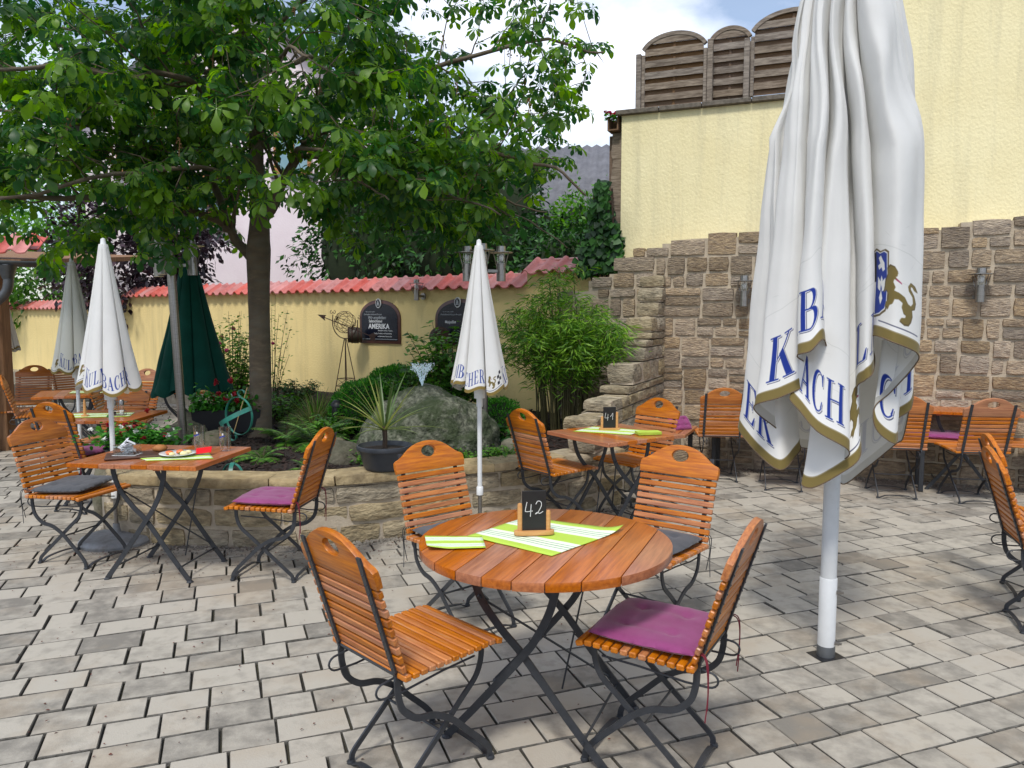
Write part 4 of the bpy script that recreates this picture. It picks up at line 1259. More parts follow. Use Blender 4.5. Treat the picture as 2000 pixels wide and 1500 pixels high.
def sachet_box():
    root = thing('sachet_box', 'clear plastic box full of white sachets on the left table', 'box', (-2.30, 4.60, Z + 0.0145), R(-4))
    mb = MB()
    h = 0.062; a, b = 0.062, 0.045; t_ = 0.002
    mb.box(-a, a, -b, b, 0, 0.003); mb.box(-a, -a + t_, -b, b, 0.003, h); mb.box(a - t_, a, -b, b, 0.003, h); mb.box(-a + t_, a - t_, -b, -b + t_, 0.003, h); mb.box(-a + t_, a - t_, b - t_, b, 0.003, h)
    mb.build('container', M['glass'], root)
    MB().bbox(-a - 0.008, a + 0.008, -b - 0.006, b + 0.006, -0.0005, 0.0, 0.0001).build('base', M['china'], root)
    for k in range(16):
        lx = rr.uniform(0.024, 0.034)
        x = rr.uniform(-0.034, 0.034); y = rr.uniform(-0.022, 0.022); z = 0.016 + 0.066 * k / 16
        MB().bbox(-lx, lx, -0.011, 0.011, -0.0025, 0.0025, 0.001, T=TR(x, y, z, rr.uniform(0, 3), rr.uniform(-0.7, 0.7), rr.uniform(-0.7, 0.7))).build('sachet', M['paper'], root)
sachet_box()
o = MB().bbox(-0.045, 0.045, -0.028, 0.028, 0, 0.006, 0.002).build('snack_packet', M['redpack']); o.location = (-1.865, 4.655, Z + 0.026); o.rotation_euler = (R(28), R(-6), R(12)); tag(o, 'shiny red snack packet leaning on the rim of the plate', 'packet')
def beer_glass(x, y, label):
    root = thing('beer_glass', label, 'glass', (x, y, Z + 0.0005), R(-20), 'empty beer glasses')
    MB().lathe([(0, 0.0), (0.030, 0.0), (0.031, 0.004), (0.034, 0.06), (0.037, 0.15), (0.035, 0.15), (0.0325, 0.06), (0.0285, 0.014), (0, 0.012)], 28).build('glass_body', M['glass'], root, smooth=True, sharp=60)
    mb = MB(); vs = []; fs = []
    def patch(a0, a1, z0, z1, sl, m, name):
        vs = []; n = 8
        for i in range(n + 1):
            a = a0 + (a1 - a0) * i / n
            for z in (z0, z1):
                zz = z + sl * (i / n - 0.5)
                r = 0.0345 + (0.037 - 0.034) * (zz - 0.06) / 0.09 + 0.0004
                vs.append((r * math.cos(a), r * math.sin(a), zz))
        mesh_obj(name, vs, [(2 * i, 2 * i + 2, 2 * i + 3, 2 * i + 1) for i in range(n)], m, root)
    patch(R(-110), R(-50), 0.088, 0.096, 0.012, M['printblue'], 'blue_print')
    patch(R(-104), R(-84), 0.099, 0.114, 0.0, M['gold'], 'gold_crest')
    patch(R(-76), R(-62), 0.101, 0.114, 0.0, M['chalk'], 'white_crest')
M['printblue'] = mat('blue_print', (0.02, 0.045, 0.30, 1), rough=0.5)
beer_glass(-1.975, 4.865, 'empty beer glass behind the plate, left of the red packet')
beer_glass(-1.79, 4.80, 'empty beer glass right of the red packet on the left table')
# spice caddy + mill on table 2, mill on far table
def caddy():
    root = thing('spice_caddy', 'steel caddy holding shakers on the table behind the small parasol', 'caddy', (-3.30, 6.47, 0.7485), R(10))
    mb = MB(); mb.bbox(-0.06, 0.06, -0.035, 0.035, 0, 0.006, 0.002); mb.tube([(0, 0, 0.006), (0, 0, 0.15)], 0.003, 6); mb.tube([(-0.055, -0.03, 0.04), (0.055, -0.03, 0.04), (0.055, 0.03, 0.04), (-0.055, 0.03, 0.04)], 0.002, 6, closed=True)
    for a, b in ((-0.055, -0.03), (0.055, -0.03), (0.055, 0.03), (-0.055, 0.03)): mb.tube([(a, b, 0.006), (a, b, 0.04)], 0.002, 6)
    mb.build('rack', M['steel'], root)
caddy()
for k, dx in enumerate((-0.03, 0.03)):
    root = thing('spice_shaker', ['glass shaker at the left of the steel caddy', 'glass shaker at the right of the steel caddy'][k], 'shaker', (-3.30 + dx, 6.47 + dx * 0.17, 0.755))
    MB().lathe([(0, 0), (0.02, 0), (0.02, 0.07), (0.018, 0.08)], 16).build('jar', M['glass'], root, smooth=True, sharp=40)
    MB().lathe([(0, 0.003), (0.0165, 0.003), (0.0165, 0.04), (0, 0.04)], 14).build('spice', [M['chip'], M['china']][k], root)
    MB().lathe([(0.021, 0.08), (0.021, 0.115), (0.015, 0.125), (0, 0.127)], 16).build('lid', M['steel'], root, smooth=True, sharp=40)
o = MB().lathe([(0, 0), (0.03, 0), (0.03, 0.012), (0.012, 0.016), (0.011, 0.10), (0.006, 0.14), (0, 0.142)], 16).build('pepper_mill', M['pine'], None, smooth=True, sharp=40); o.location = (-3.55, 6.42, 0.7485); tag(o, 'slim pine holder left of the steel caddy', 'holder')

# ================================================================ PRINTED CLOTH (image generated here, nothing loaded)
def E(cx, cy, rx, ry, a0=0, a1=360, n=40):
    return [(cx + rx * math.cos(R(a0 + (a1 - a0) * i / n)), cy + ry * math.sin(R(a0 + (a1 - a0) * i / n))) for i in range(n + 1)]
def ring(cx, cy, rx, ry, ix, iy, a0, a1, ox=0, n=30):
    return E(cx, cy, rx, ry, a0, a1, n) + E(cx + ox, cy, ix, iy, a0, a1, n)[::-1]
def rect(a, b, c, d): return [(a, c), (b, c), (b, d), (a, d)]
SF = 0.035
def serif(x0, x1, y): return rect(x0, x1, y, y + SF)
GL = {
 'K': (0.80, [rect(.10, .26, 0, 1), serif(0, .38, 0), serif(0, .38, 1 - SF), [(.26, .40), (.30, .50), (.66, 1 - SF), (.72, 1 - SF)], [(.34, .58), (.46, .70), (.80, SF), (.60, SF)], serif(.50, .86, 0), serif(.52, .82, 1 - SF)]),
 'U': (0.80, [rect(.10, .25, .30, 1), rect(.62, .67, .30, 1), ring(.385, .31, .285, .31, .19, .26, 180, 360, .045), serif(0, .36, 1 - SF), serif(.50, .78, 1 - SF)]),
 'L': (0.68, [rect(.10, .26, 0, 1), serif(0, .38, 1 - SF), rect(0, .62, 0, SF), [(.62, 0), (.66, .26), (.62, .26), (.48, SF)]]),
 'M': (1.00, [rect(.10, .14, 0, 1), rect(.74, .90, 0, 1), [(.08, 1), (.26, 1), (.50, .22), (.44, .06)], [(.44, .06), (.50, .22), (.78, 1), (.72, 1)], serif(0, .24, 0), serif(.64, 1.0, 0), serif(0, .24, 1 - SF), serif(.74, 1.0, 1 - SF)]),
 'B': (0.76, [rect(.10, .26, 0, 1), serif(0, .4, 0), serif(0, .4, 1 - SF), ring(.36, .75, .30, .25, .16, .215, -90, 90), rect(.26, .36, .965, 1), rect(.26, .38, .50, .535), ring(.38, .265, .34, .27, .18, .23, -90, 90), rect(.26, .38, 0, .035)]),
 'A': (0.80, [[(.36, 1), (.46, 1), (.76, 0), (.58, 0), (.34, .80)], [(.36, 1), (.40, .96), (.14, 0), (.09, 0)], rect(.18, .56, .30, .34), serif(0, .24, 0), serif(.48, .84, 0)]),
 'C': (0.76, [ring(.42, .5, .38, .52, .25, .47, 45, 315, .05), [(.66, .68), (.70, .68), (.70, .99), (.66, .99), (.60, .90)], [(.66, .10), (.70, .30), (.66, .30), (.60, .14)]]),
 'H': (0.90, [rect(.10, .26, 0, 1), rect(.62, .78, 0, 1), rect(.26, .62, .49, .53), serif(0, .36, 0), serif(0, .36, 1 - SF), serif(.52, .88, 0), serif(.52, .88, 1 - SF)]),
 'E': (0.72, [rect(.10, .26, 0, 1), rect(0, .62, 0, SF), rect(0, .62, 1 - SF, 1), rect(.26, .46, .49, .525), [(.62, 0), (.66, .26), (.62, .26), (.50, SF)], [(.62, 1), (.65, .76), (.61, .76), (.50, 1 - SF)], [(.46, .38), (.50, .38), (.50, .64), (.46, .64)]]),
 'R': (0.82, [rect(.10, .26, 0, 1), serif(0, .4, 0), serif(0, .4, 1 - SF), ring(.36, .74, .30, .26, .16, .22, -90, 90), rect(.26, .36, .965, 1), rect(.26, .38, .48, .515), [(.34, .50), (.50, .50), (.82, SF), (.62, SF)], serif(.56, .90, 0)]),
}
class Canvas:
    def __init__(s, wm, hm, ppm):
        s.p = ppm; s.W = int(wm * ppm); s.H = int(hm * ppm)
        s.a = np.ones((s.H, s.W, 3), dtype=np.float32) * np.array((0.87, 0.865, 0.83), dtype=np.float32)
    def poly(s, pts, col):
        P = np.array(pts) * s.p
        x0, y0 = np.floor(P.min(0)).astype(int) - 1; x1, y1 = np.ceil(P.max(0)).astype(int) + 2
        x0 = max(x0, 0); y0 = max(y0, 0); x1 = min(x1, s.W); y1 = min(y1, s.H)
        if x1 <= x0 or y1 <= y0: return
        SS = 3
        gx, gy = np.meshgrid((np.arange((x1 - x0) * SS) + 0.5) / SS + x0, (np.arange((y1 - y0) * SS) + 0.5) / SS + y0)
        ins = np.zeros(gx.shape, bool)
        n = len(P); j = n - 1
        for i in range(n):
            xi, yi = P[i]; xj, yj = P[j]
            if yi != yj:
                c = ((yi > gy) != (yj > gy)) & (gx < (xj - xi) * (gy - yi) / (yj - yi) + xi)
                ins ^= c
            j = i
        al = ins.reshape(y1 - y0, SS, x1 - x0, SS).mean(axis=(1, 3))[..., None].astype(np.float32)
        s.a[y0:y1, x0:x1] = s.a[y0:y1, x0:x1] * (1 - al) + np.array(col, dtype=np.float32) * al
    def image(s, name):
        im = bpy.data.images.new(name, s.W, s.H, alpha=False, float_buffer=False)
        im.colorspace_settings.name = 'sRGB'
        lin_ = np.clip(s.a, 0, 1); sr = np.where(lin_ < 0.0031308, lin_ * 12.92, 1.055 * lin_ ** (1 / 2.4) - 0.055)
        buf = np.ones((s.H, s.W, 4), dtype=np.float32); buf[..., :3] = sr
        im.pixels.foreach_set(buf.ravel()); im.update(); im.pack()
        return im
BLUE = (0.012, 0.040, 0.30); NAVY = (0.02, 0.025, 0.09); GOLD = (0.21, 0.155, 0.045); GOLDD = (0.12, 0.085, 0.03); WHITE = (0.87, 0.865, 0.84)
def text(cv_, s, x, y, h, ang=0, cond=0.86, big=1.0, fancy=True, sp=0.10, bigfirst=1.0):
    ca, sa = math.cos(R(ang)), math.sin(R(ang))
    for pas, (dx, dy, col) in enumerate([(0.045, -0.040, NAVY), (0.025, -0.022, WHITE), (0, 0, BLUE)] if fancy else [(0, 0, BLUE)]):
        cx = 0
        for k, chh in enumerate(s):
            if chh == ' ': cx += 0.4 * h; continue
            wd, polys = GL[chh]
            hh = h * (bigfirst if k == 0 else 1)
            for pg in polys:
                pts = []
                for (px, py_) in pg:
                    lx = cx + (px + dx) * hh * cond; ly = (py_ + dy) * hh
                    pts.append((x + lx * ca - ly * sa, y + lx * sa + ly * ca))
                cv_.poly(pts, col)
            cx += (wd + sp) * hh * cond
    return cx
LION = [(0.06, .52), (0.0, .44), (.03, .56), (.04, .66), (.10, .80), (.09, .90), (.16, .98), (.26, .97), (.32, .90), (.30, .83), (.26, .80), (.30, .77), (.38, .73), (.30, .75), (.24, .76), (.22, .70), (.27, .62), (.24, .55), (.34, .54), (.46, .50), (.54, .40), (.62, .38), (.68, .45), (.66, .56), (.56, .64), (.54, .72), (.60, .80), (.74, .78), (.84, .70), (.72, .70), (.66, .74), (.60, .74), (.60, .68), (.70, .60), (.76, .48), (.72, .36), (.64, .32), (.66, .22), (.62, .10), (.56, .02), (.46, .0), (.36, .04), (.40, .10), (.48, .12), (.50, .18), (.44, .20), (.40, .30), (.42, .38), (.34, .42), (.26, .40), (.22, .30), (.16, .26), (.12, .16), (.10, .22), (.06, .20), (.08, .30), (.12, .34), (.12, .44)]
def lion(cv_, x, y, s_):
    cx = sum(p[0] for p in LION) / len(LION); cy = sum(p[1] for p in LION) / len(LION)
    cv_.poly([(x + (cx + (p[0] - cx) * 1.07) * s_, y + (cy + (p[1] - cy) * 1.06) * s_) for p in LION], GOLDD)
    cv_.poly([(x + p[0] * s_, y + p[1] * s_) for p in LION], GOLD)
    cv_.poly([(x + a * s_, y + b * s_) for a, b in [(.27, .79), (.39, .74), (.40, .71), (.28, .75)]], (0.4, 0.03, 0.12))
def shield(cv_, x, y, s_):
    o_ = [(0, .95), (.06, .97), (.16, .93), (.25, .97), (.34, .93), (.44, .97), (.50, .95), (.50, .25), (.47, .12), (.36, .03), (.25, 0), (.14, .03), (.03, .12), (0, .25)]
    def sc(f): return [(x + (.25 + (a - .25) * f) * s_, y + (.5 + (b - .5) * (f + (1 - f) * .4)) * s_) for a, b in o_]
    cv_.poly(sc(1.14), GOLDD); cv_.poly(sc(1.04), WHITE); cv_.poly(sc(0.98), BLUE)
    cv_.poly([(x + a * s_, y + b * s_) for a, b in [(.01, .95), (.24, .95), (.24, .5), (.01, .5)]], (0.01, 0.01, 0.02))
    cv_.poly([(x + a * s_, y + b * s_) for a, b in [(.01, .5), (.24, .5), (.24, .02), (.12, .05), (.01, .2)]], WHITE)
    # white lion and eagle charges
    for pg in [[(.30, .86), (.36, .90), (.40, .84), (.44, .80), (.45, .70), (.40, .66), (.37, .72), (.31, .68), (.28, .74), (.34, .78)],
               [(.37, .60), (.40, .54), (.37, .40), (.35, .54)], [(.36, .50), (.28, .58), (.29, .40), (.35, .36)], [(.38, .50), (.46, .58), (.46, .40), (.39, .36)], [(.37, .38), (.41, .26), (.37, .16), (.33, .26)]]:
        cv_.poly([(x + a * s_, y + b * s_) for a, b in pg], WHITE)

def cloth_mat(name, image, vmax, tint=(1, 1, 1, 1)):
    m = bpy.data.materials.new(name); m.use_nodes = True
    t = m.node_tree; b = t.nodes['Principled BSDF']; o_ = t.nodes['Material Output']; L = t.links.new
    b.inputs['Roughness'].default_value = 0.75; b.inputs['Sheen Weight'].default_value = 0.15; b.inputs['Specular IOR Level'].default_value = 0.3
    im = N(t, 'ShaderNodeTexImage'); im.image = image; im.extension = 'REPEAT'; im.interpolation = 'Cubic'
    uvn = N(t, 'ShaderNodeUVMap'); uvn.uv_map = 'UVMap'
    L(uvn.outputs[0], im.inputs[0])
    g = N(t, 'ShaderNodeNewGeometry')
    ins = N(t, 'ShaderNodeMixRGB'); ins.inputs[0].default_value = 0.22; ins.inputs[1].default_value = (0.62, 0.62, 0.60, 1)
    L(im.outputs[0], ins.inputs[2])
    mxn = N(t, 'ShaderNodeMixRGB'); L(g.outputs['Backfacing'], mxn.inputs[0]); L(im.outputs[0], mxn.inputs[1]); L(ins.outputs[0], mxn.inputs[2])
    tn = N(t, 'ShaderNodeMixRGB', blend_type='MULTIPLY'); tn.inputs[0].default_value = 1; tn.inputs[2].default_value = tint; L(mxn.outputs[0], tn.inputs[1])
    tc_ = N(t, 'ShaderNodeTexCoord'); n1 = N(t, 'ShaderNodeTexNoise'); n1.inputs['Scale'].default_value = 3.5; n1.inputs['Detail'].default_value = 6; n1.inputs['Distortion'].default_value = 1.2
    L(tc_.outputs['Object'], n1.inputs[0])
    n2 = N(t, 'ShaderNodeTexNoise'); n2.inputs['Scale'].default_value = 26; n2.inputs['Detail'].default_value = 3; L(tc_.outputs['Object'], n2.inputs[0])
    dm = N(t, 'ShaderNodeMapRange'); dm.inputs[1].default_value = 0.35; dm.inputs[2].default_value = 0.75; dm.inputs[3].default_value = 1.0; dm.inputs[4].default_value = 0.95
    L(n1.outputs[0], dm.inputs[0])
    dd = N(t, 'ShaderNodeVectorMath', operation='MULTIPLY'); L(tn.outputs[0], dd.inputs[0]); L(dm.outputs[0], dd.inputs[1])
    L(dd.outputs[0], b.inputs['Base Color'])
    ad = N(t, 'ShaderNodeMath', operation='MULTIPLY_ADD'); ad.inputs[1].default_value = 0.25; L(n2.outputs[0], ad.inputs[0]); L(n1.outputs[0], ad.inputs[2])
    bp_ = N(t, 'ShaderNodeBump'); bp_.inputs['Strength'].default_value = 0.3; bp_.inputs['Distance'].default_value = 0.012; L(ad.outputs[0], bp_.inputs['Height']); L(bp_.outputs[0], b.inputs['Normal'])
    tr = N(t, 'ShaderNodeBsdfTranslucent'); L(dd.outputs[0], tr.inputs[0])
    ms = N(t, 'ShaderNodeMixShader'); ms.inputs[0].default_value = 0.28
    L(b.outputs[0], ms.inputs[1]); L(tr.outputs[0], ms.inputs[2]); L(ms.outputs[0], o_.inputs[0])
    return m

# ---------------- the big parasol (built fold by fold, hem first)
UP = Vector((1.45, 3.47, 0)); tcv = Vector((-0.386, -0.923, 0)); rtv = Vector((0.923, -0.386, 0))
# hem folds: right, towards viewer, height (metres, about the pole) and half-way-up position (right, toward)
HEM = [(-0.412, 0.02, 1.061), (-0.316, 0.12, 0.97), (-0.214, 0.2, 0.918), (-0.158, 0.12, 0.963), (-0.141, 0.06, 1.012), (-0.239, 0.16, 1.097), (-0.325, 0.27, 1.197), (-0.213, 0.31, 1.25), (-0.104, 0.28, 1.31), (-0.089, 0.16, 1.362), (-0.151, 0.36, 1.426), (-0.099, 0.41, 1.451), (-0.049, 0.35, 1.493), (-0.036, 0.1, 1.337), (-0.106, 0.2, 1.265), (-0.176, 0.3, 1.25), (-0.128, 0.35, 1.193), (-0.06, 0.39, 1.122), (0.058, 0.36, 1.047), (0.017, 0.24, 0.97), (-0.117, 0.24, 0.882), (-0.074, 0.29, 0.869), (0.028, 0.31, 0.94), (0.101, 0.28, 1.009), (0.099, 0.12, 1.1), (0.079, 0.22, 1.281), (0.11, 0.28, 1.33), (0.137, 0.26, 1.358), (0.149, 0.1, 1.409), (0.131, 0.2, 1.507), (0.207, 0.3, 1.486), (0.301, 0.22, 1.439), (0.3, 0.1, 1.38), (0.216, 0.12, 1.27), (0.155, 0.14, 1.204), (0.165, 0.16, 1.113), (0.239, 0.14, 1.054), (0.251, 0.04, 1.097), (0.235, 0.05, 1.138), (0.302, 0.02, 1.191), (0.313, -0.08, 1.267), (0.296, -0.2, 1.043), (0.263, -0.22, 0.995), (0.143, -0.24, 0.868), (0.045, -0.22, 0.79), (0.007, -0.12, 0.916), (-0.063, -0.24, 0.94), (-0.181, -0.26, 0.954), (-0.298, -0.2, 1.007), (-0.397, -0.1, 1.065)]
TOPS = [(-0.303, 0.0, 2.385), (-0.285, 0.04, 2.375), (-0.268, 0.07, 2.368), (-0.258, 0.03, 2.375), (-0.255, 0.0, 2.381), (-0.248, 0.04, 2.372), (-0.23, 0.12, 2.355), (-0.198, 0.17, 2.342), (-0.17, 0.15, 2.344), (-0.154, 0.1, 2.352), (-0.136, 0.2, 2.331), (-0.105, 0.24, 2.32), (-0.076, 0.2, 2.325), (-0.077, 0.06, 2.354), (-0.077, 0.05, 2.356), (-0.072, 0.08, 2.349), (-0.057, 0.16, 2.332), (-0.027, 0.21, 2.319), (0.007, 0.17, 2.325), (0.011, 0.06, 2.346), (0.011, 0.02, 2.355), (0.013, 0.0, 2.358), (0.017, 0.03, 2.352), (0.023, 0.06, 2.345), (0.025, 0.04, 2.349), (0.028, 0.12, 2.333), (0.061, 0.19, 2.316), (0.093, 0.15, 2.321), (0.099, 0.04, 2.343), (0.102, 0.1, 2.331), (0.187, 0.24, 2.295), (0.287, 0.13, 2.309), (0.297, 0.05, 2.324), (0.256, 0.03, 2.332), (0.228, 0.02, 2.336), (0.237, 0.03, 2.333), (0.257, 0.02, 2.334), (0.27, -0.02, 2.341), (0.276, -0.03, 2.342), (0.291, -0.05, 2.345), (0.295, -0.1, 2.355), (0.252, -0.2, 2.379), (0.212, -0.24, 2.39), (0.108, -0.28, 2.407), (0.02, -0.28, 2.414), (-0.023, -0.22, 2.406), (-0.091, -0.27, 2.422), (-0.18, -0.24, 2.423), (-0.244, -0.17, 2.414), (-0.294, -0.08, 2.4)]
P = [Vector(h[:3]) for h in HEM]
nH = len(P); SUB = 8
hc = catmull(P, SUB, closed=True)
# soften: straight panels between sharp ridges
col_top = []
for i in range(nH):
    lx, ly = P[i].x, P[i].y
    col_top.append(Vector((TOPS[i][0], TOPS[i][1], TOPS[i][2])))
tcurve = catmull(col_top, SUB, closed=True)
arc = [0]
for i in range(len(hc)): arc.append(arc[-1] + (hc[(i + 1) % len(hc)] - hc[i]).length)
TOT = arc[-1]
KV = 46
vs = []; fs = []; uvs = []
Ztop = 3.75
ncol = len(hc)
for i in range(ncol + 1):
    h = hc[i % ncol]; t_ = tcurve[i % ncol]
    for k in range(KV + 1):
        q = (k / KV)
        z = h.z + (Ztop - h.z) * q
        zt = (z - h.z) / (t_.z - h.z)
        if zt <= 1:
            e = zt
            x = h.x + (t_.x - h.x) * (e ** 0.85); y = h.y + (t_.y - h.y) * (e ** 0.6)
            bul = math.sin(PI * min(1, e)) * 0.014
            x += math.copysign(bul, h.x) * 0.4
        else:
            s_ = (z - t_.z) / (Ztop - t_.z)
            kk = (1 - s_) ** 0.9
            kk = kk * 0.93 + 0.07 + 0.07 * math.sin(min(1, s_ * 3.2) * PI) * math.sin(5 * math.atan2(t_.y, t_.x) + 1 + 6 * s_)
            tw = s_ * 0.8
            x = (t_.x * math.cos(tw) - t_.y * math.sin(tw)) * kk; y = (t_.x * math.sin(tw) + t_.y * math.cos(tw)) * kk
        wr = noise.noise(Vector((x * 5, y * 5, z * 2.2)))
        wr2 = noise.noise(Vector((x * 9 + 5, y * 9, z * 6)))
        cr_ = min(1.0, zt * 3) if zt > 0 else 0
        mp_ = max(0, min(1, (zt - 0.12) * 2.2)); ra = math.hypot(x, y) + 1e-6; pl_ = mp_ * (0.006 * math.sin(arc[i] * 24 + 2 * math.sin(z * 1.3)) + 0.0025 * math.sin(arc[i] * 60 + z * 1.1))
        if zt > 1: x += wr * 0.020; y += wr2 * 0.016
        x += wr * 0.014 * cr_ + wr2 * 0.004 + pl_ * x / ra; y += wr * 0.012 * cr_ - wr2 * 0.004 + pl_ * y / ra
        vs.append(UP + rtv * x + tcv * y + Vector((0, 0, z)))
        uvs.append((arc[i], z - h.z))
for i in range(ncol):
    for k in range(KV):
        a = i * (KV + 1) + k
        fs.append((a, a + KV + 1, a + KV + 2, a + 1))
VH = 0.62
cvs = Canvas(TOT, VH, 520)
cvs.poly(rect(-1, TOT + 1, -0.01, 0.040), GOLD)
cvs.poly(rect(-1, TOT + 1, 0.040, 0.0425), (0.28, 0.22, 0.09))
cvs.poly(rect(-1, TOT + 1, 0.372, 0.3745), (0.70, 0.695, 0.66))
rs_ = random.Random(55)
for k_ in range(110):
    u_ = rs_.uniform(0, TOT); v_ = rs_.uniform(0.10, 0.60); an_ = rs_.uniform(-0.9, 0.9); l_ = rs_.uniform(0.03, 0.12); dx_, dy_ = l_ * math.cos(an_), l_ * math.sin(an_)
    cvs.poly([(u_, v_), (u_ + dx_ * 0.5, v_ + dy_ * 0.5 + 0.0014), (u_ + dx_, v_ + dy_), (u_ + dx_ * 0.5, v_ + dy_ * 0.5 - 0.0010)], (0.74, 0.735, 0.70))
def A_(i, f=0.0): 
    a = arc[i * SUB]; b = arc[(i + 1) * SUB]
    return a + (b - a) * f
TXH = 0.165

text(cvs, 'ER', A_(0) + 0.03, 0.085, TXH)
text(cvs, 'K', A_(6) + 0.06, 0.075, TXH * 1.15)
text(cvs, 'U', A_(8) - 0.01, 0.08, TXH)
text(cvs, 'MBA', A_(10) - 0.13, 0.085, TXH)
text(cvs, 'BACH', A_(15) - 0.02, 0.075, TXH * 0.96, cond=0.60)
lion(cvs, A_(22, 0.35), 0.07, 0.23)
cvs.poly(rect(A_(22, 0.2), A_(23) + 0.02, 0.056, 0.061), NAVY)
text(cvs, 'LM', A_(25) + 0.005, 0.080, TXH)
shield(cvs, A_(29) - 0.045, 0.085, 0.27); lion(cvs, A_(29) + 0.075, 0.085, 0.215)
cvs.poly(rect(A_(29) + 0.05, A_(29) + 0.26, 0.060, 0.065), NAVY)
text(cvs, 'UL', A_(32) - 0.02, 0.080, TXH)
text(cvs, 'C', A_(35) - 0.02, 0.085, TXH)
text(cvs, 'H', A_(37) + 0.02, 0.085, TXH)
text(cvs, 'KULMBACHER', A_(41), 0.085, TXH * 0.9)

img = cvs.image('big_parasol_print')
M['bigcloth'] = cloth_mat('white_printed_canvas', img, VH)
bigp = thing('closed_parasol', 'huge closed white beer garden parasol with blue lettering at the right, close to the camera', 'parasol', UP)
o = mesh_obj('canopy', [v - UP for v in vs], fs, M['bigcloth'], bigp, smooth=True, sharp=180)
ul = o.data.uv_layers.new(name='UVMap')
for lp in o.data.loops:
    a = uvs[lp.vertex_index]; ul.data[lp.index].uv = (a[0] / TOT, min(max(a[1] / VH, 0.002), 0.985))
M['hemfab'] = mat('hem_binding', (0.13, 0.085, 0.045, 1), rough=0.8)
hb = MB(); hb.tube([UP * -1 + (UP + rtv * v.x + tcv * v.y + Vector((0, 0, v.z - 0.001))) for v in hc], 0.0028, 5, closed=True); hb.build('hem_binding', M['hemfab'], bigp, smooth=True)
pm = MB(); pm.lathe([(0.0350, 0.26), (0.0350, 3.9)], 28); pm.build('pole', M['poleenamel'], bigp, smooth=True, sharp=60)
pm = MB(); pm.lathe([(0.0385, 0.055), (0.0385, 0.395), (0.0355, 0.398)], 28); pm.build('pole_sleeve', M['poleenamel'], bigp, smooth=True, sharp=60)
pm = MB(); pm.lathe([(0.0400, 0.0), (0.0400, 0.075), (0.0390, 0.078)], 28); pm.build('sleeve_foot', M['zinc'], bigp, smooth=True, sharp=60)
for z in (0.335, 0.095):
    pm = MB()
    pm.lathe([(0.0, 0.0), (0.0095, 0.0), (0.0095, 0.02), (0.006, 0.02), (0.006, 0.03), (0, 0.03)], 6, TR(0.036 * rtv.x + 0.012 * tcv.x, 0.036 * rtv.y + 0.012 * tcv.y, z, math.atan2(rtv.y, rtv.x), 0, R(90)))
    pm.build('clamp_bolt', M['steel'], bigp)
o = MB().bbox(-0.065, 0.065, -0.055, 0.055, 0.0265, 0.0285, 0.001).build('ground_socket', M['black']); o.location = (1.45, 3.47, 0); o.rotation_euler = (0, 0, R(20)); tag(o, 'dark square socket in the paving under the big parasol pole', 'ground socket')

# ---------------- small closed parasols
ps = Canvas(1.9, 0.30, 420)
ps.poly(rect(-1, 3, -0.01, 0.022), (0.26, 0.18, 0.045))
for k in range(2):
    b0 = 0.95 * k
    text(ps, 'KULMBACHER', b0 + 0.03, 0.042, 0.088, 0, cond=0.62, fancy=False, bigfirst=1.3)
    lion(ps, b0 + 0.74, 0.045, 0.085); 
    for (a, b) in ((0, 0), (1, 1), (0, 2), (1, 3)): ps.poly(rect(b0 + 0.82 + a * 0.02, b0 + 0.84 + a * 0.02, 0.045 + b * 0.02, 0.065 + b * 0.02), (0.01, 0.01, 0.02))
    ps.poly(rect(b0 + 0.68, b0 + 0.86, 0.030, 0.033), NAVY)
psi = ps.image('small_parasol_print')
M['smallcloth'] = cloth_mat('white_parasol_canvas', psi, 0.30)
M['smallshade'] = cloth_mat('shaded_parasol_canvas', psi, 0.30, (0.80, 0.80, 0.74, 1))  # same white cloth, with shade tinted into its colour
def canopy(z0, z1, r0, r1, seed, nf=7, uoff=0.0, ecc=1.0, hemv=0.03, capr=0.03, tuck=0.34):
    rr_ = random.Random(seed)
    NU = 160; KV_ = 22
    ph = [rr_.uniform(0, 6.28) for _ in range(4)]
    amp = [rr_.uniform(0.75, 1.25) for _ in range(nf)]
    vs = []; fs = []; uv = []
    rim = []
    for i in range(NU + 1):
        th = 2 * PI * (i % NU) / NU
        f = (th * nf / (2 * PI)) % 1.0; kf = int(th * nf / (2 * PI)) % nf
        # each panel wraps round then tucks in steeply
        fold = (1 - tuck * amp[kf] * math.exp(-((f - 0.88) / 0.085) ** 2)) * (1 - 0.06 * math.cos(2 * PI * f))
        skew = 0.22 * (f - 0.5)
        dz = hemv * math.sin(2 * PI * f + ph[0]) * 0.7 + 0.02 * math.sin(th * 2 + ph[1]) + hemv * 0.9 * math.exp(-((f - 0.88) / 0.1) ** 2)
        for k in range(KV_ + 1):
            q = k / KV_
            z = z0 + dz * (1 - q) ** 3 + (z1 - z0) * q
            r = (r0 + (r1 - r0) * q ** 0.92)
            fo = 1 - (1 - fold) * min(1, 0.25 + (1 - q) * 0.95)
            wr = 1 + 0.035 * noise.noise(Vector((math.cos(th) * 2, math.sin(th) * 2, z * 3 + seed)))
            vs.append((r * fo * wr * math.cos(th + skew * (1 - q * 0.4)) * ecc, r * fo * wr * math.sin(th + skew * (1 - q * 0.4)), z))
            uv.append((th if i < NU else 2 * PI, z - z0 - dz))
        rim.append(vs[-(KV_ + 1)])
    for i in range(NU):
        for k in range(KV_):
            a = i * (KV_ + 1) + k; fs.append((a, a + KV_ + 1, a + KV_ + 2, a + 1))
    return vs, fs, uv, rim[:-1]
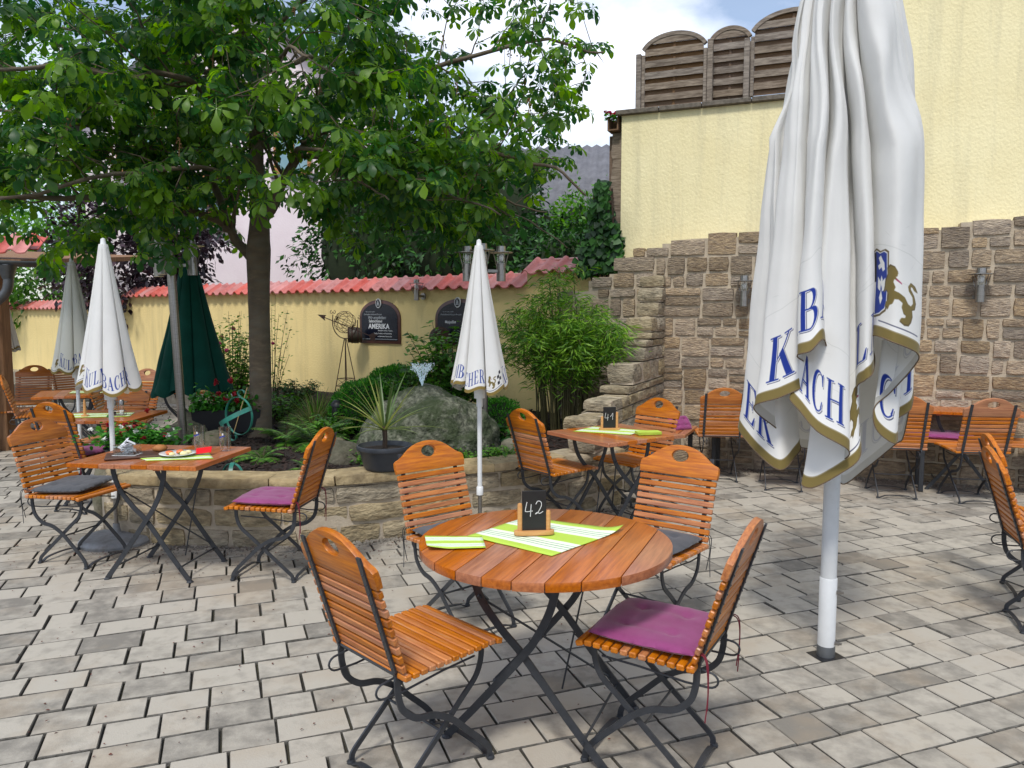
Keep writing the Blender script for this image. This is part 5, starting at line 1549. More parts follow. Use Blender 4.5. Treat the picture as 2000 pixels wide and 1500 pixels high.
def small_parasol(x, y, label, seed, clothm, z0=1.09, z1=2.06, r0=0.195, rz=0.0, circ=1.9, base='disc', lean=0, uv0=0.0, steel_to=0.34):
    root = thing('closed_parasol', label, 'parasol', (x, y, 0.026), rz, 'small closed white parasols')
    vs, fs, uv, rim = canopy(z0 - 0.026, z1 - 0.026, r0, 0.028, seed)
    o = mesh_obj('canopy', vs, fs, clothm, root, smooth=True, sharp=180)
    ul = o.data.uv_layers.new(name='UVMap')
    for lp in o.data.loops:
        a = uv[lp.vertex_index]; ul.data[lp.index].uv = ((a[0] / (2 * PI) * 2 * PI * r0 / circ * 1.45) + uv0, min(max(a[1] / 0.30, 0.005), 0.97))
    mb = MB(); mb.lathe([(0.030, z1 - 0.06), (0.033, z1 - 0.045), (0.018, z1 - 0.02), (0.015, z1 + 0.01), (0.0, z1 + 0.018)], 16); mb.build('finial', M['whitepaint'], root, smooth=True, sharp=50)
    mb = MB(); mb.lathe([(0.0165, steel_to), (0.0165, z1 - 0.06)], 16); mb.build('pole', M['whitepaint'], root, smooth=True, sharp=50)
    mb = MB(); mb.lathe([(0.024, steel_to - 0.03), (0.024, steel_to + 0.025), (0.018, steel_to + 0.03)], 16); mb.build('pole_clamp', M['whitepaint'], root, smooth=True, sharp=50)
    mb = MB(); mb.lathe([(0.014, 0.05), (0.014, steel_to)], 14); mb.build('lower_pole', M['steel'], root, smooth=True, sharp=50)
    mb = MB(); mb.lathe([(0.038, z0 - 0.10), (0.038, z0 - 0.02), (0.022, z0 - 0.01)], 16); mb.lathe([(0.022, z0 - 0.16), (0.022, z0 - 0.10)], 14); mb.build('runner_hub', M['whitepaint'], root, smooth=True, sharp=50)
    bm_ = M['concretebase'] if base == 'disc' else M['china']
    mb = MB(); mb.lathe([(0.235, 0.0), (0.24, 0.02), (0.225, 0.042), (0.215, 0.046), (0.205, 0.050), (0.12, 0.058), (0.045, 0.062), (0.028, 0.07), (0.02, 0.13), (0, 0.13)], 40); mb.build('base', bm_, root, smooth=True, sharp=40)
    return root
small_parasol(-0.225, 5.36, 'closed white parasol standing before the raised bed, left of the bamboo', 5, M['smallcloth'], rz=R(-66), uv0=0.38)
small_parasol(-2.735, 5.27, 'nearest closed white parasol in the left group, on a grey disc base', 9, M['smallcloth'], rz=R(-122), uv0=0.0)
small_parasol(-3.98, 7.1, 'closed white parasol with shade tinted into its cloth, second in the left group', 14, M['smallshade'], rz=R(-112), uv0=0.0)
small_parasol(-7.05, 10.8, 'farthest closed white parasol, half hidden by the zinc downpipe', 23, M['smallcloth'], rz=R(-60), uv0=0.2, base='white')
def green_parasol():
    root = thing('closed_parasol', 'closed dark green parasol behind the flower trough', 'parasol', (-3.27, 7.95, 0.0), R(-100))
    vs, fs, uv, rim = canopy(0.80, 2.22, 0.385, 0.05, 31, nf=9, hemv=0.05, tuck=0.30)
    mesh_obj('canopy', vs, fs, M['greenfab'], root, smooth=True, sharp=180)
    MB().lathe([(0.062, 2.20), (0.07, 2.215), (0.05, 2.24), (0, 2.25)], 18).build('cap', M['black'], root, smooth=True, sharp=50)
    MB().lathe([(0.025, 0.0), (0.025, 2.2)], 16).build('pole', M['steel'], root, smooth=True, sharp=50)
    mb = MB(); mb.bbox(-0.25, 0.25, -0.25, 0.25, 0.026, 0.09, 0.01); mb.build('base', M['concretebase'], root)
green_parasol()

# gold R on the green parasol: lies on the cloth's left flank
def surf_letters(s, x, y, z, h, a, root_label=None): pass
# ================================================================ LAMPS, SIGNS, GARDEN THINGS
def lantern_parts(root, T, s=1.0, cage=True):
    def T2(): return T
    MB().lathe([(0.0, 0.0), (0.040 * s, 0.0), (0.040 * s, 0.15 * s), (0.036 * s, 0.152 * s)], 22, T).build('lamp_body', M['steel'], root, smooth=True, sharp=40)
    MB().lathe([(0.036 * s, 0.152 * s), (0.036 * s, 0.25 * s)], 22, T).build('lamp_glass', M['glass'], root, smooth=True, sharp=60)
    MB().lathe([(0, 0.17 * s), (0.017 * s, 0.175 * s), (0.022 * s, 0.20 * s), (0.018 * s, 0.225 * s), (0, 0.235 * s)], 14, T).build('bulb', M['china'], root, smooth=True, sharp=180)
    MB().lathe([(0.108 * s, 0.244 * s), (0.108 * s, 0.249 * s), (0.042 * s, 0.256 * s), (0.040 * s, 0.30 * s), (0.0, 0.303 * s)], 26, T).build('cap', M['steel'], root, smooth=True, sharp=40)
    mb = MB()
    for k in range(4):
        a = PI / 4 + k * PI / 2
        mb.tube([(0.044 * s * math.cos(a), 0.044 * s * math.sin(a), 0.10 * s), (0.092 * s * math.cos(a), 0.092 * s * math.sin(a), 0.245 * s)], 0.0035 * s, 5, T=T)
    mb.build('cage_rod', M['steel'], root)
def wall_lamp(p, a, label, s=1.0):
    root = thing('wall_lamp', label, 'lamp', p, a, 'steel wall lanterns')
    lantern_parts(root, TR(0, -0.13, -0.13), s)
    mb = MB(); mb.bbox(-0.02, 0.02, -0.13, 0.0, -0.09, -0.06, 0.003); mb.lathe([(0.045, 0), (0.045, 0.012), (0, 0.013)], 18, TR(0, 0.0, -0.075, 0, R(90))); mb.build('bracket', M['steel'], root)
wall_lamp(BWp(-0.02, 0.0, 1.80), BW_A, 'steel wall lantern on the stone wall left of the big parasol')
wall_lamp(BWp(2.0, 0.0, 1.83), BW_A, 'steel wall lantern on the stone wall right of the big parasol')
wall_lamp(GWp(-1.68, 0.0, 1.90), GW_A, 'steel wall lantern on the yellow garden wall between the two signs', 0.9)
def lamp_post(x, y, h, label, lean=(0, 0), rz=0, r=0.035, arm=0.17):
    root = thing('lamp_post', label, 'lamp post', (x, y, 0.40), rz, 'steel lamp posts with lantern clusters')
    root.rotation_euler = (lean[0], lean[1], rz)
    MB().lathe([(r, 0), (r, h + 0.12), (0.0, h + 0.13)], 20).build('pole', M['steel'], root, smooth=True, sharp=60)
    for k in range(3):
        a = 2 * PI * k / 3 + 0.5
        mb = MB(); mb.bbox(r, arm, -0.012, 0.012, h - 0.03, h, 0.003, T=Matrix.Rotation(a, 4, 'Z')); mb.build('arm', M['steel'], root)
        lantern_parts(root, TR(arm * math.cos(a), arm * math.sin(a), h - 0.10), 1.0)
    return root
lamp_post(-2.82, 6.62, 1.62, 'leaning steel lamp post with three lanterns by the green parasol', lean=(0, R(-2.0)))
lamp_post(-0.245, 6.75, 1.58, 'steel lamp post behind the closed parasol by the boulder, its lanterns just above it')

def rtext(s, size, x, z, root, m, name='lettering', align='LEFT', bold=0.0, xs=1.0, shear=0.0):
    cu_ = bpy.data.curves.new(name, 'FONT'); cu_.body = s; cu_.size = size; cu_.align_x = align; cu_.extrude = 0.0006; cu_.offset = bold; cu_.shear = shear
    ob = bpy.data.objects.new('tmp', cu_); COL.objects.link(ob)
    dg = bpy.context.evaluated_depsgraph_get(); dg.update()
    me = bpy.data.meshes.new_from_object(ob.evaluated_get(dg)); bpy.data.objects.remove(ob)
    me.materials.clear(); me.materials.append(m)
    o = link(name, me, root); o.location = (x, -0.0285, z); o.rotation_euler = (R(90), 0, 0); o.scale = (xs, 1, 1)
    return o
def sign_board(p, a, label, lines, w_=0.80, h_=0.60):
    root = thing('menu_sign', label, 'sign', p, a, 'arched black menu signs on the garden wall')
    hw = w_ / 2
    def ol(k):
        pts = [(-hw + k, k), (hw - k, k), (hw - k, 0.34)]
        pts += [((hw - k) * math.cos(t), 0.34 + (h_ - 0.34 - k) * math.sin(t) ** 0.9) for t in [PI * i / 24 for i in range(1, 24)]]
        pts += [(-hw + k, 0.34)]
        return pts
    mb = MB(); mb.prism(ol(0), -0.020, 0.0, bev=0.005); mb.build('frame', M['signframe'], root, smooth=True, sharp=40)
    mb = MB(); mb.prism(ol(0.045), -0.026, -0.021); mb.build('panel', M['signblack'], root)
    mb = MB(); mb.box(-hw + 0.05, hw - 0.05, -0.0275, -0.0262, 0.058, 0.064); mb.build('white_line', M['signgrey'], root)
    # round crest at the top
    T = TR(0, -0.027, h_ - 0.045, 0, R(90))
    mb = MB(); mb.lathe([(0.058, 0.0), (0.058, 0.012), (0.048, 0.014), (0, 0.014)], 26, T, sx=0.9, sy=1.15); mb.build('crest_plate', M['signwhite'], root)
    mb = MB(); mb.lathe([(0.047, 0.0145), (0.047, 0.016), (0, 0.016)], 26, T, sx=0.9, sy=1.15); mb.build('crest_field', M['signblack'], root)
    mb = MB(); zc = h_ - 0.045
    for pg in ([(-0.03, -0.03), (0.03, -0.03), (0.022, -0.018), (-0.022, -0.018)], [(-0.02, -0.014), (0.02, -0.014), (0.016, 0.012), (-0.016, 0.012)], [(-0.012, 0.016), (0.014, 0.016), (0.0, 0.042)]):
        mb.prism([(q[0], q[1] + zc) for q in pg], -0.0455, -0.0435)
    mb.build('crest_figure', M['signgrey'], root)
    for (s_, sz, x, z, mm, bold, xs, sh) in lines: rtext(s_, sz, x, z, root, mm, xs=xs, bold=bold, shear=sh)
    return root
MW, MG = M['signwhite'], M['signgrey']
sign_board(GWp(-2.50, 0.0, 1.185), GW_A, 'arched black sign recommending Salatschüssel AMERIKA, partly covered by a barrel', [
 ('Was die Küche empfiehlt', 0.018, -0.26, 0.432, MG, 0, 1, 0), ('Dunkelbier & Altstadt Brotzeit', 0.030, -0.30, 0.392, MG, 0, 0.95, 0.3), ('Wir empfehlen:', 0.060, -0.22, 0.338, MG, 0.0006, 0.95, 0.2),
 ('Salatschüssel', 0.054, -0.20, 0.292, MW, 0.0008, 0.95, 0), ('AMERIKA', 0.098, -0.21, 0.205, MW, 0.0022, 1.02, 0),
 ('Blattsalate, Gurken, Tomaten,', 0.026, -0.02, 0.172, MW, 0, 0.9, 0), ('Paprika, Zwiebeln, mit Hausdressing', 0.026, -0.10, 0.132, MW, 0, 0.9, 0), ('und gebratenen Putenstreifen', 0.026, -0.03, 0.092, MW, 0, 0.9, 0)])
sign_board(GWp(-1.06, 0.0, 1.185), GW_A, 'arched black sign reading Matjes, half hidden by the white parasol', [
 ('Was die Küche empfiehlt', 0.018, -0.26, 0.432, MG, 0, 1, 0), ('Dunkelbier & Altstadt Brotzeit', 0.030, -0.30, 0.392, MG, 0, 0.95, 0.3), ('Matjesfilet', 0.050, -0.22, 0.290, MW, 0.0006, 0.9, 0)])
# barrels fixed in front of the signs' corners
def barrel(p, a, label, r=0.13, ln_=0.22):
    root = thing('small_barrel', label, 'barrel', p, a, 'small decorative barrels')
    T = TR(0, 0, 0, 0, R(90))
    prof = [(0.0, 0), (r * 0.80, 0.0), (r * 0.84, 0.004), (r * 0.93, ln_ * 0.25), (r, ln_ * 0.5), (r * 0.93, ln_ * 0.75), (r * 0.84, ln_ - 0.004), (r * 0.78, ln_), (r * 0.76, ln_ - 0.012), (0, ln_ - 0.012)]
    MB().lathe(prof, 28, T).build('staves', M['barrel'], root, smooth=True, sharp=40)
    for k in (0.07, 0.30, 0.70, 0.93):
        rk = r * (0.84 + 0.16 * math.sin(PI * k)) + 0.002
        MB().lathe([(rk, ln_ * k - 0.009), (rk + 0.003, ln_ * k), (rk, ln_ * k + 0.009)], 28, T).build('hoop', M['rust'], root, smooth=True)
    return root
barrel(GWp(-2.74, 0.12, 1.30), GW_A + R(-42), 'small dark barrel hanging before the lower left corner of the AMERIKA sign', 0.115, 0.20)
barrel(GWp(-1.30, 0.13, 1.30), GW_A + R(50), 'small brown barrel below the half hidden Matjes sign', 0.13, 0.22)

# ---- armillary weather vane on a rod tower
def vane():
    bx, by = GWp(-2.52, 0.62).x, GWp(-2.52, 0.62).y
    root = thing('garden_weathervane', 'rusty rod tower with wire globe and arrow before the garden wall', 'weather vane', (bx, by, BEDZ), GW_A + R(8))
    H_ = 0.83
    for k in range(4):
        a = PI / 4 + k * PI / 2
        MB().tube([(0.17 * math.cos(a), 0.17 * math.sin(a), 0), (0.012 * math.cos(a), 0.012 * math.sin(a), H_)], 0.006, 6).build('tower_rod', M['rust'], root)
    mb = MB()
    for zz in (0.20, 0.30):
        f = 1 - zz / H_
        rr_ = 0.17 * f + 0.012 * (1 - f)
        pts = [(rr_ * math.cos(PI / 4 + k * PI / 2), rr_ * math.sin(PI / 4 + k * PI / 2), zz) for k in range(4)]
        mb.tube(pts, 0.004, 5, closed=True)
    for k in range(4):
        a = PI / 4 + k * PI / 2; a2 = a + PI / 2
        mb.tube([(0.13 * math.cos(a), 0.13 * math.sin(a), 0.2), (0.115 * math.cos(a2), 0.115 * math.sin(a2), 0.3)], 0.003, 5)
    mb.build('tower_band', M['rust'], root)
    c = (0, 0, H_ + 0.215)
    yk = [(0.215 * math.cos(t), 0, c[2] + 0.215 * math.sin(t)) for t in [PI + PI * i / 20 for i in range(21)]]
    yk = [( -0.205, 0, c[2] + 0.10)] + yk + [(0.215, 0, c[2] + 0.03)]
    mb = MB(); mb.tube(yk, 0.0065, 6)
    for s2, x0, z0 in ((-1, -0.205, c[2] + 0.10), (1, -0.205, c[2] + 0.10), (1, 0.215, c[2] + 0.03)):
        mb.tube([(x0 + s2 * 0.028 * (1 - i / 14) * math.sin(i * 0.55) * 1.2 + s2 * 0.02, 0, z0 + 0.03 + 0.028 * (1 - i / 14) * math.cos(i * 0.55)) for i in range(12)], 0.004, 5)
    mb.build('yoke', M['rust'], root, smooth=True)
    mb = MB()
    gr = 0.145
    for k in range(7):
        a = PI * k / 7
        mb.tube([Matrix.Rotation(R(20), 3, 'Y') @ Vector((gr * math.cos(t), gr * math.sin(t) * math.cos(a), gr * math.sin(t) * math.sin(a))) + Vector(c) for t in [2 * PI * i / 24 for i in range(24)]], 0.003, 4, closed=True)
    for zz in (-0.07, 0.0, 0.07):
        rr_ = math.sqrt(gr * gr - zz * zz)
        mb.tube([Matrix.Rotation(R(20), 3, 'Y') @ Vector((zz, rr_ * math.cos(t), rr_ * math.sin(t))) + Vector(c) for t in [2 * PI * i / 24 for i in range(24)]], 0.003, 4, closed=True)
    mb.build('wire_globe', M['rust'], root)
    mb = MB()
    A0, A1 = Vector((-0.43, 0, c[2] + 0.085)), Vector((0.47, 0, c[2] - 0.19))
    d = (A1 - A0).normalized(); n_ = Vector((d.z, 0, -d.x))
    mb.tube([A0, A1], 0.006, 6)
    for sgn in (0,):
        vs = [A0 - d * 0.05, A0 + d * 0.10 + n_ * 0.04, A0 + d * 0.075, A0 + d * 0.10 - n_ * 0.04]
        vs2 = [v_ + Vector((0, 0.005, 0)) for v_ in vs]
        mb.add(vs + vs2, [(0, 1, 2, 3), (7, 6, 5, 4), (0, 4, 5, 1), (1, 5, 6, 2), (2, 6, 7, 3), (3, 7, 4, 0)])
        vs = [A1 - d * 0.08, A1 - d * 0.02 + n_ * 0.05, A1 + d * 0.06 + n_ * 0.05, A1 + d * 0.02, A1 + d * 0.06 - n_ * 0.05, A1 - d * 0.02 - n_ * 0.05]
        vs2 = [v_ + Vector((0, 0.005, 0)) for v_ in vs]
        mb.add(vs + vs2, [(0, 1, 2, 3), (0, 3, 4, 5), (9, 8, 7, 6), (11, 10, 9, 6), (0, 6, 7, 1), (1, 7, 8, 2), (2, 8, 9, 3), (3, 9, 10, 4), (4, 10, 11, 5), (5, 11, 6, 0)])
    mb.build('arrow', M['rust'], root)
vane()

# ---- green armillary sundial
def band(mb, R_, w_, T, a0=0, a1=360, n=44, th=0.003):
    vs = []; fs = []
    for i in range(n + 1):
        a = R(a0 + (a1 - a0) * i / n)
        for rr_, x in ((R_, -w_ / 2), (R_, w_ / 2), (R_ + th, w_ / 2), (R_ + th, -w_ / 2)): vs.append((x, rr_ * math.cos(a), rr_ * math.sin(a)))
    for i in range(n):
        for j in range(4): fs.append((i * 4 + j, i * 4 + (j + 1) % 4, i * 4 + 4 + (j + 1) % 4, i * 4 + 4 + j))
    mb.add(vs, fs, T)
def sundial(x, y, z, s, a, label, full=True):
    root = thing('armillary_sundial', label, 'sundial', (x, y, z), a)
    T1 = Matrix.Rotation(R(68), 4, 'Z') @ Matrix.Rotation(R(12), 4, 'X')
    mb = MB(); band(mb, 0.165 * s, 0.020, T1); mb.build('outer_ring', M['teal'], root, smooth=True, sharp=40)
    mb = MB(); band(mb, 0.172 * s, 0.036, Matrix.Rotation(R(-28), 4, 'Y') @ Matrix.Rotation(R(90), 4, 'Y') @ Matrix.Rotation(R(10), 4, 'X'), 100, 262); mb.build('hour_band', M['teal'], root, smooth=True, sharp=40)
    for (px, pz, rot) in ((0.03, 0.20, 0), (-0.06, -0.19, 2.6)):
        mb = MB()
        pts = [(px + 0.030 * math.cos(t + rot), 0, pz + 0.030 * math.sin(t + rot)) for t in [i * 0.45 for i in range(11)]]
        mb.flat([(q[0] * s, 0, q[2] * s) for q in pts], 0.028, 0.003, xaxis=(0, 1, 0))
        mb.build('scroll', M['teal'], root, smooth=True)
    mb = MB(); mb.tube([(-0.055 * s, 0, -0.155 * s), (0.085 * s, 0, 0.25 * s)], 0.0035, 6); mb.build('gnomon', M['brass'], root)
    return root
sundial(-2.21, 6.25, 0.775, 0.92, R(-8), 'verdigris ring sundial with a thin brass rod, leaning beside the chestnut trunk')
r2 = thing('ring_ornament', 'low green hoop ornament in the mulch under the table corner', 'ornament', (-2.0, 5.50, BEDZ))
mb = MB(); band(mb, 0.090, 0.022, Matrix.Rotation(R(66), 4, 'Z'), 0, 180, 26); mb.build('hoop', M['teal'], r2, smooth=True, sharp=40)
mb = MB(); band(mb, 0.094, 0.028, Matrix.Rotation(R(8), 4, 'Z'), 40, 180, 26); mb.build('cross_hoop', M['teal'], r2, smooth=True, sharp=40)

# ---- boulder with fountain
def boulder(name, label, x, y, z, rx, ry, rz_, seed, m, sub=5, cat='rock', group=None, ang=0, detail=1.0):
    bm = bmesh.new(); bmesh.ops.create_icosphere(bm, subdivisions=sub, radius=1)
    for v in bm.verts:
        p = v.co.copy()
        k = 1 + 0.22 * noise.noise(p * 1.3 + Vector((seed, 0, 0))) + 0.07 * noise.noise(p * 3.5 + Vector((0, seed, 0))) * detail + 0.03 * noise.noise(p * 9 + Vector((0, seed, 2))) * detail + 0.015 * noise.noise(p * 20) * detail
        v.co = Vector((p.x * rx, p.y * ry, p.z * rz_)) * k
    me = bpy.data.meshes.new(name); bm.to_mesh(me); bm.free(); me.shade_smooth(); me.materials.append(m)
    o = link(name, me); o.location = (x, y, z); o.rotation_euler = (0, 0, ang)
    return tag(o, label, cat, group)
boulder('boulder', 'big mossy grey boulder in the raised bed with water bubbling from its top', -0.72, 6.55, 0.44, 0.57, 0.46, 0.52, 4.2, M['boulder'])
for k, (x, y, s_, lab) in enumerate([(-1.36, 6.05, 0.17, 'pale rock left of the black pot, below the cordyline'), (-1.52, 6.5, 0.13, 'small rock between the fern and the black pot'), (-1.15, 6.95, 0.22, 'rock behind the cordyline pot beside the boulder'), (0.02, 6.40, 0.12, 'low square stone right of the boulder'), (-2.62, 6.75, 0.14, 'stone beside the sundial'), (-2.98, 7.1, 0.2, 'flat grey rock behind the sundial'), (-2.3, 6.05, 0.07, 'small white quartz stone under the sundial')]):
    boulder('garden_rock', lab, x, y, BEDZ + s_ * 0.25, s_ * 1.25, s_, s_ * 0.75, k * 2.3, M['cap'] if k == 6 else M['rock'], 3, group='loose rocks in the bed', ang=k)
bs = [(-3.12, 6.05), (-3.16, 6.5), (-3.2, 6.95), (-3.3, 7.45), (-3.42, 7.95), (-3.55, 8.5), (-3.7, 9.1)]
for k, (x, y) in enumerate(bs):
    boulder('edging_stone', ['edging stone nearest the lamp post at the left end of the bed', 'edging stone second from the front on the left side of the bed', 'edging stone beside the flower trough', 'edging stone under the flower trough', 'edging stone behind the flower trough', 'edging stone second from the back on the bed side', 'edging stone at the back of the bed side'][k], x, y, 0.24, 0.17, 0.26, 0.27, k * 1.7 + 3, M['rock'], 3, group='edging stones along the left of the bed', ang=0.2)
wt = MB(); rr = random.Random(8)
bx_, by_, bz_ = -0.76, 6.55, 0.985
for k in range(800):
    a = rr.uniform(0, 2 * PI); q = rr.random() ** 0.7
    vx = 0.115 * (0.55 + 0.45 * rr.random())
    x = vx * q; z = 0.21 * (1 - (1 - min(1, q * 1.15)) ** 1.5) * (0.7 + 0.3 * rr.random()) * (1.0 if q < 0.8 else 0.92)
    s_ = rr.uniform(0.0014, 0.004)
    wt.add([(s_, 0, 0), (0, s_, 0), (-s_, 0, 0), (0, -s_, 0), (0, 0, s_ * 1.5), (0, 0, -s_ * 1.5)], [(0, 1, 4), (1, 2, 4), (2, 3, 4), (3, 0, 4), (1, 0, 5), (2, 1, 5), (3, 2, 5), (0, 3, 5)], TR(bx_ + x * math.cos(a), by_ + x * math.sin(a), bz_ + z))
for k in range(9):
    a = 2 * PI * k / 9
    wt.tube([(bx_ + 0.1 * t * math.cos(a), by_ + 0.1 * t * math.sin(a), bz_ + 0.2 * (1 - (1 - t) ** 2)) for t in [i / 6 for i in range(7)]], [0.0022 - 0.0002 * i for i in range(7)], 5)
M['spray'] = mat('water_spray', (0.75, 0.8, 0.82, 1), rough=0.08, transl=0.5)
tag(wt.build('fountain_jet', M['spray']), 'little bell of water splashing up from the top of the boulder', 'water', kind='stuff')

# ---- potted cordyline
P_ = (-0.905, 5.47)
pt = thing('plant_pot', 'low wide anthracite pot on the bed wall holding the cordyline', 'pot', (P_[0], P_[1], 0.502))
MB().lathe([(0, 0), (0.135, 0), (0.150, 0.02), (0.178, 0.13), (0.182, 0.135), (0.195, 0.138), (0.200, 0.150), (0.196, 0.168), (0.186, 0.170), (0.182, 0.155), (0.165, 0.14), (0.16, 0.12)], 44).build('pot', M['pot'], pt, smooth=True, sharp=40)
MB().lathe([(0, 0.148), (0.10, 0.145), (0.176, 0.138)], 30).build('soil', M['soil'], pt, smooth=True)

# ---------------------------------------------------------------- vegetation
def instance_mesh(name, lv, lf, P, X, Y, Z, S, m, parent=None, var=None, smooth=False, facevar=0.0):
    """lv (k,3) leaf verts, lf faces (all same length n), P origins, X,Y,Z axes, S sizes"""
    lv = np.asarray(lv, float); P = np.asarray(P, float); k = len(lv); n = len(P)
    V = (P[:, None, :] + S[:, None, None] * (lv[None, :, 0:1] * X[:, None, :] + lv[None, :, 1:2] * Y[:, None, :] + lv[None, :, 2:3] * Z[:, None, :])).reshape(-1, 3)
    me = bpy.data.meshes.new(name)
    lens = [len(f) for f in lf]
    flatf = np.concatenate([np.asarray(f) for f in lf])
    LI = (flatf[None, :] + (np.arange(n) * k)[:, None]).ravel().astype(np.int32)
    tot = np.tile(np.array(lens, dtype=np.int32), n)
    st = np.concatenate([[0], np.cumsum(tot)[:-1]]).astype(np.int32)
    me.vertices.add(len(V)); me.vertices.foreach_set('co', V.astype(np.float32).ravel())
    me.loops.add(len(LI)); me.loops.foreach_set('vertex_index', LI)
    me.polygons.add(len(tot)); me.polygons.foreach_set('loop_start', st)
    me.update(calc_edges=True)
    if smooth: me.shade_smooth()
    if var is None: var = npr.random(n)
    fv = np.repeat(var, len(lf)) + (npr.random(n * len(lf)) - 0.5) * facevar
    face_attr(me, np.clip(fv, 0, 1))
    if m: me.materials.append(m)
    return link(name, me, parent)
def axes(D, up=None, roll=None):
    """Y along D; Z roughly up"""
    D = D / np.linalg.norm(D, axis=1, keepdims=True)
    if up is None: up = np.tile(np.array([0, 0, 1.0]), (len(D), 1))
    Xa = np.cross(D, up); Xa /= (np.linalg.norm(Xa, axis=1, keepdims=True) + 1e-9)
    Za = np.cross(Xa, D)
    return Xa, D, Za
LEAF4 = ([(0, 0, 0), (-0.25, 0.45, 0.04), (0, 0.5, -0.02), (0.25, 0.45, 0.04), (0, 1, -0.08)], [(0, 2, 1), (0, 3, 2), (1, 2, 4), (2, 3, 4)])
LEAFN = ([(0, 0, 0), (-0.07, 0.4, 0.01), (0.07, 0.4, 0.01), (0, 1, -0.12)], [(0, 2, 1), (1, 2, 3)])
def rdirs(n, zmin=-1, zmax=1):
    z = npr.uniform(zmin, zmax, n); a = npr.uniform(0, 2 * PI, n); r = np.sqrt(1 - z * z)
    return np.stack([r * np.cos(a), r * np.sin(a), z], 1)
def ellip_pts(n, c, r, shell=0.5, noise_amp=0.25, zcut=None, seed=0):
    """points in a lumpy ellipsoid, denser toward the surface"""
    d = rdirs(n)
    q = (shell + (1 - shell) * npr.random(n)) ** 0.7
    lump = np.array([1 + noise_amp * noise.noise(Vector(v) * 2.1 + Vector((seed, 0, 0))) * 1.6 for v in d])
    p = d * (q * lump)[:, None] * np.array(r) + np.array(c)
    if zcut is not None: k = p[:, 2] > zcut; p = p[k]; d = d[k]
    return p, d

# ---- horse chestnut leaf: 5-7 drooping leaflets
def chestnut_leaf(nl, seed):
    rr_ = random.Random(seed); V = []; F_ = []
    angs = [(-1 + 2 * i / (nl - 1)) * 118 for i in range(nl)]
    for a in angs:
        l = (1.0 - 0.45 * (abs(a) / 118) ** 1.6) * rr_.uniform(0.92, 1.06); droop = rr_.uniform(0.25, 0.5); w_ = 0.215 * l * rr_.uniform(0.9, 1.1)
        ca, sa = math.cos(R(a)), math.sin(R(a)); b = len(V)
        sp = [(0.0, 0, 0), (0.35, 0.30, 0.02), (0.70, 1.0, -0.02), (0.88, 0.72, -0.02), (1.0, 0.0, 0)]
        for (t, wf, up) in sp:
            y = l * t * math.cos(droop * t * 1.2); z = -l * t * math.sin(droop * t * 1.2) + 0.05 * t
            if wf == 0: V.append((sa * y, ca * y, z))
            else:
                for sx in (-1, 0, 1):
                    xx = sx * w_ * wf; zz = z + (0.05 * abs(sx) * wf * l if sx else 0)
                    V.append((ca * xx + sa * y, -sa * xx + ca * y, zz))
        F_ += [(b, b + 2, b + 1), (b, b + 3, b + 2)]
        for k in range(2):
            o_ = b + 1 + 3 * k
            F_ += [(o_, o_ + 1, o_ + 4, o_ + 3), (o_ + 1, o_ + 2, o_ + 5, o_ + 4)]
        o_ = b + 7
        F_ += [(o_, o_ + 1, o_ + 3), (o_ + 1, o_ + 2, o_ + 3)]
    # petiole
    b = len(V); V += [(-0.008, 0, 0), (0.008, 0, 0), (0.006, -0.5, 0.12), (-0.006, -0.5, 0.12)]; F_ += [(b, b + 1, b + 2, b + 3)]
    return V, F_
CL = [chestnut_leaf(7, 1), chestnut_leaf(5, 2), chestnut_leaf(6, 3), chestnut_leaf(5, 4)]
tree = thing('chestnut_tree', 'red horse chestnut tree growing in the raised bed, its crown filling the upper left', 'tree', (-2.38, 7.3, BEDZ))
TB = Vector((-2.38, 7.3, BEDZ))
trunk_pts = [(-0.02, 0, -0.05), (0.0, 0, 0.12), (0.015, 0, 0.7), (0.02, 0, 1.3), (0.03, 0, 1.75), (0.05, 0, 2.1), (0.02, 0.02, 2.5), (0.04, 0.05, 3.2), (-0.05, 0.0, 3.9), (0.05, 0.05, 4.6)]
tb = MB(); tb.tube(catmull(trunk_pts, 4), [0.125, 0.118, 0.112, 0.108, 0.105, 0.103, 0.10, 0.099, 0.098, 0.097, 0.096, 0.096, 0.098, 0.10, 0.104, 0.108, 0.110, 0.100, 0.094, 0.088, 0.084, 0.08, 0.077, 0.074, 0.07, 0.067, 0.064, 0.06, 0.057, 0.054, 0.05, 0.046, 0.042, 0.038, 0.034, 0.030, 0.024][:37], 16)
tb.build('trunk', M['bark'], tree, smooth=True, sharp=180)
limbs = []   # (points, r0)
def limb(p0, d0, ln_, r0, rr_, bend=0.18, up=0.04, n=9):
    p = Vector(p0); d = Vector(d0).normalized(); pts = [p.copy()]
    for i in range(n):
        d = (d + Vector((rr_.gauss(0, bend), rr_.gauss(0, bend), rr_.gauss(0, bend) + up))).normalized()
        p = p + d * (ln_ / n); pts.append(p.copy())
    return pts
rt = random.Random(41)
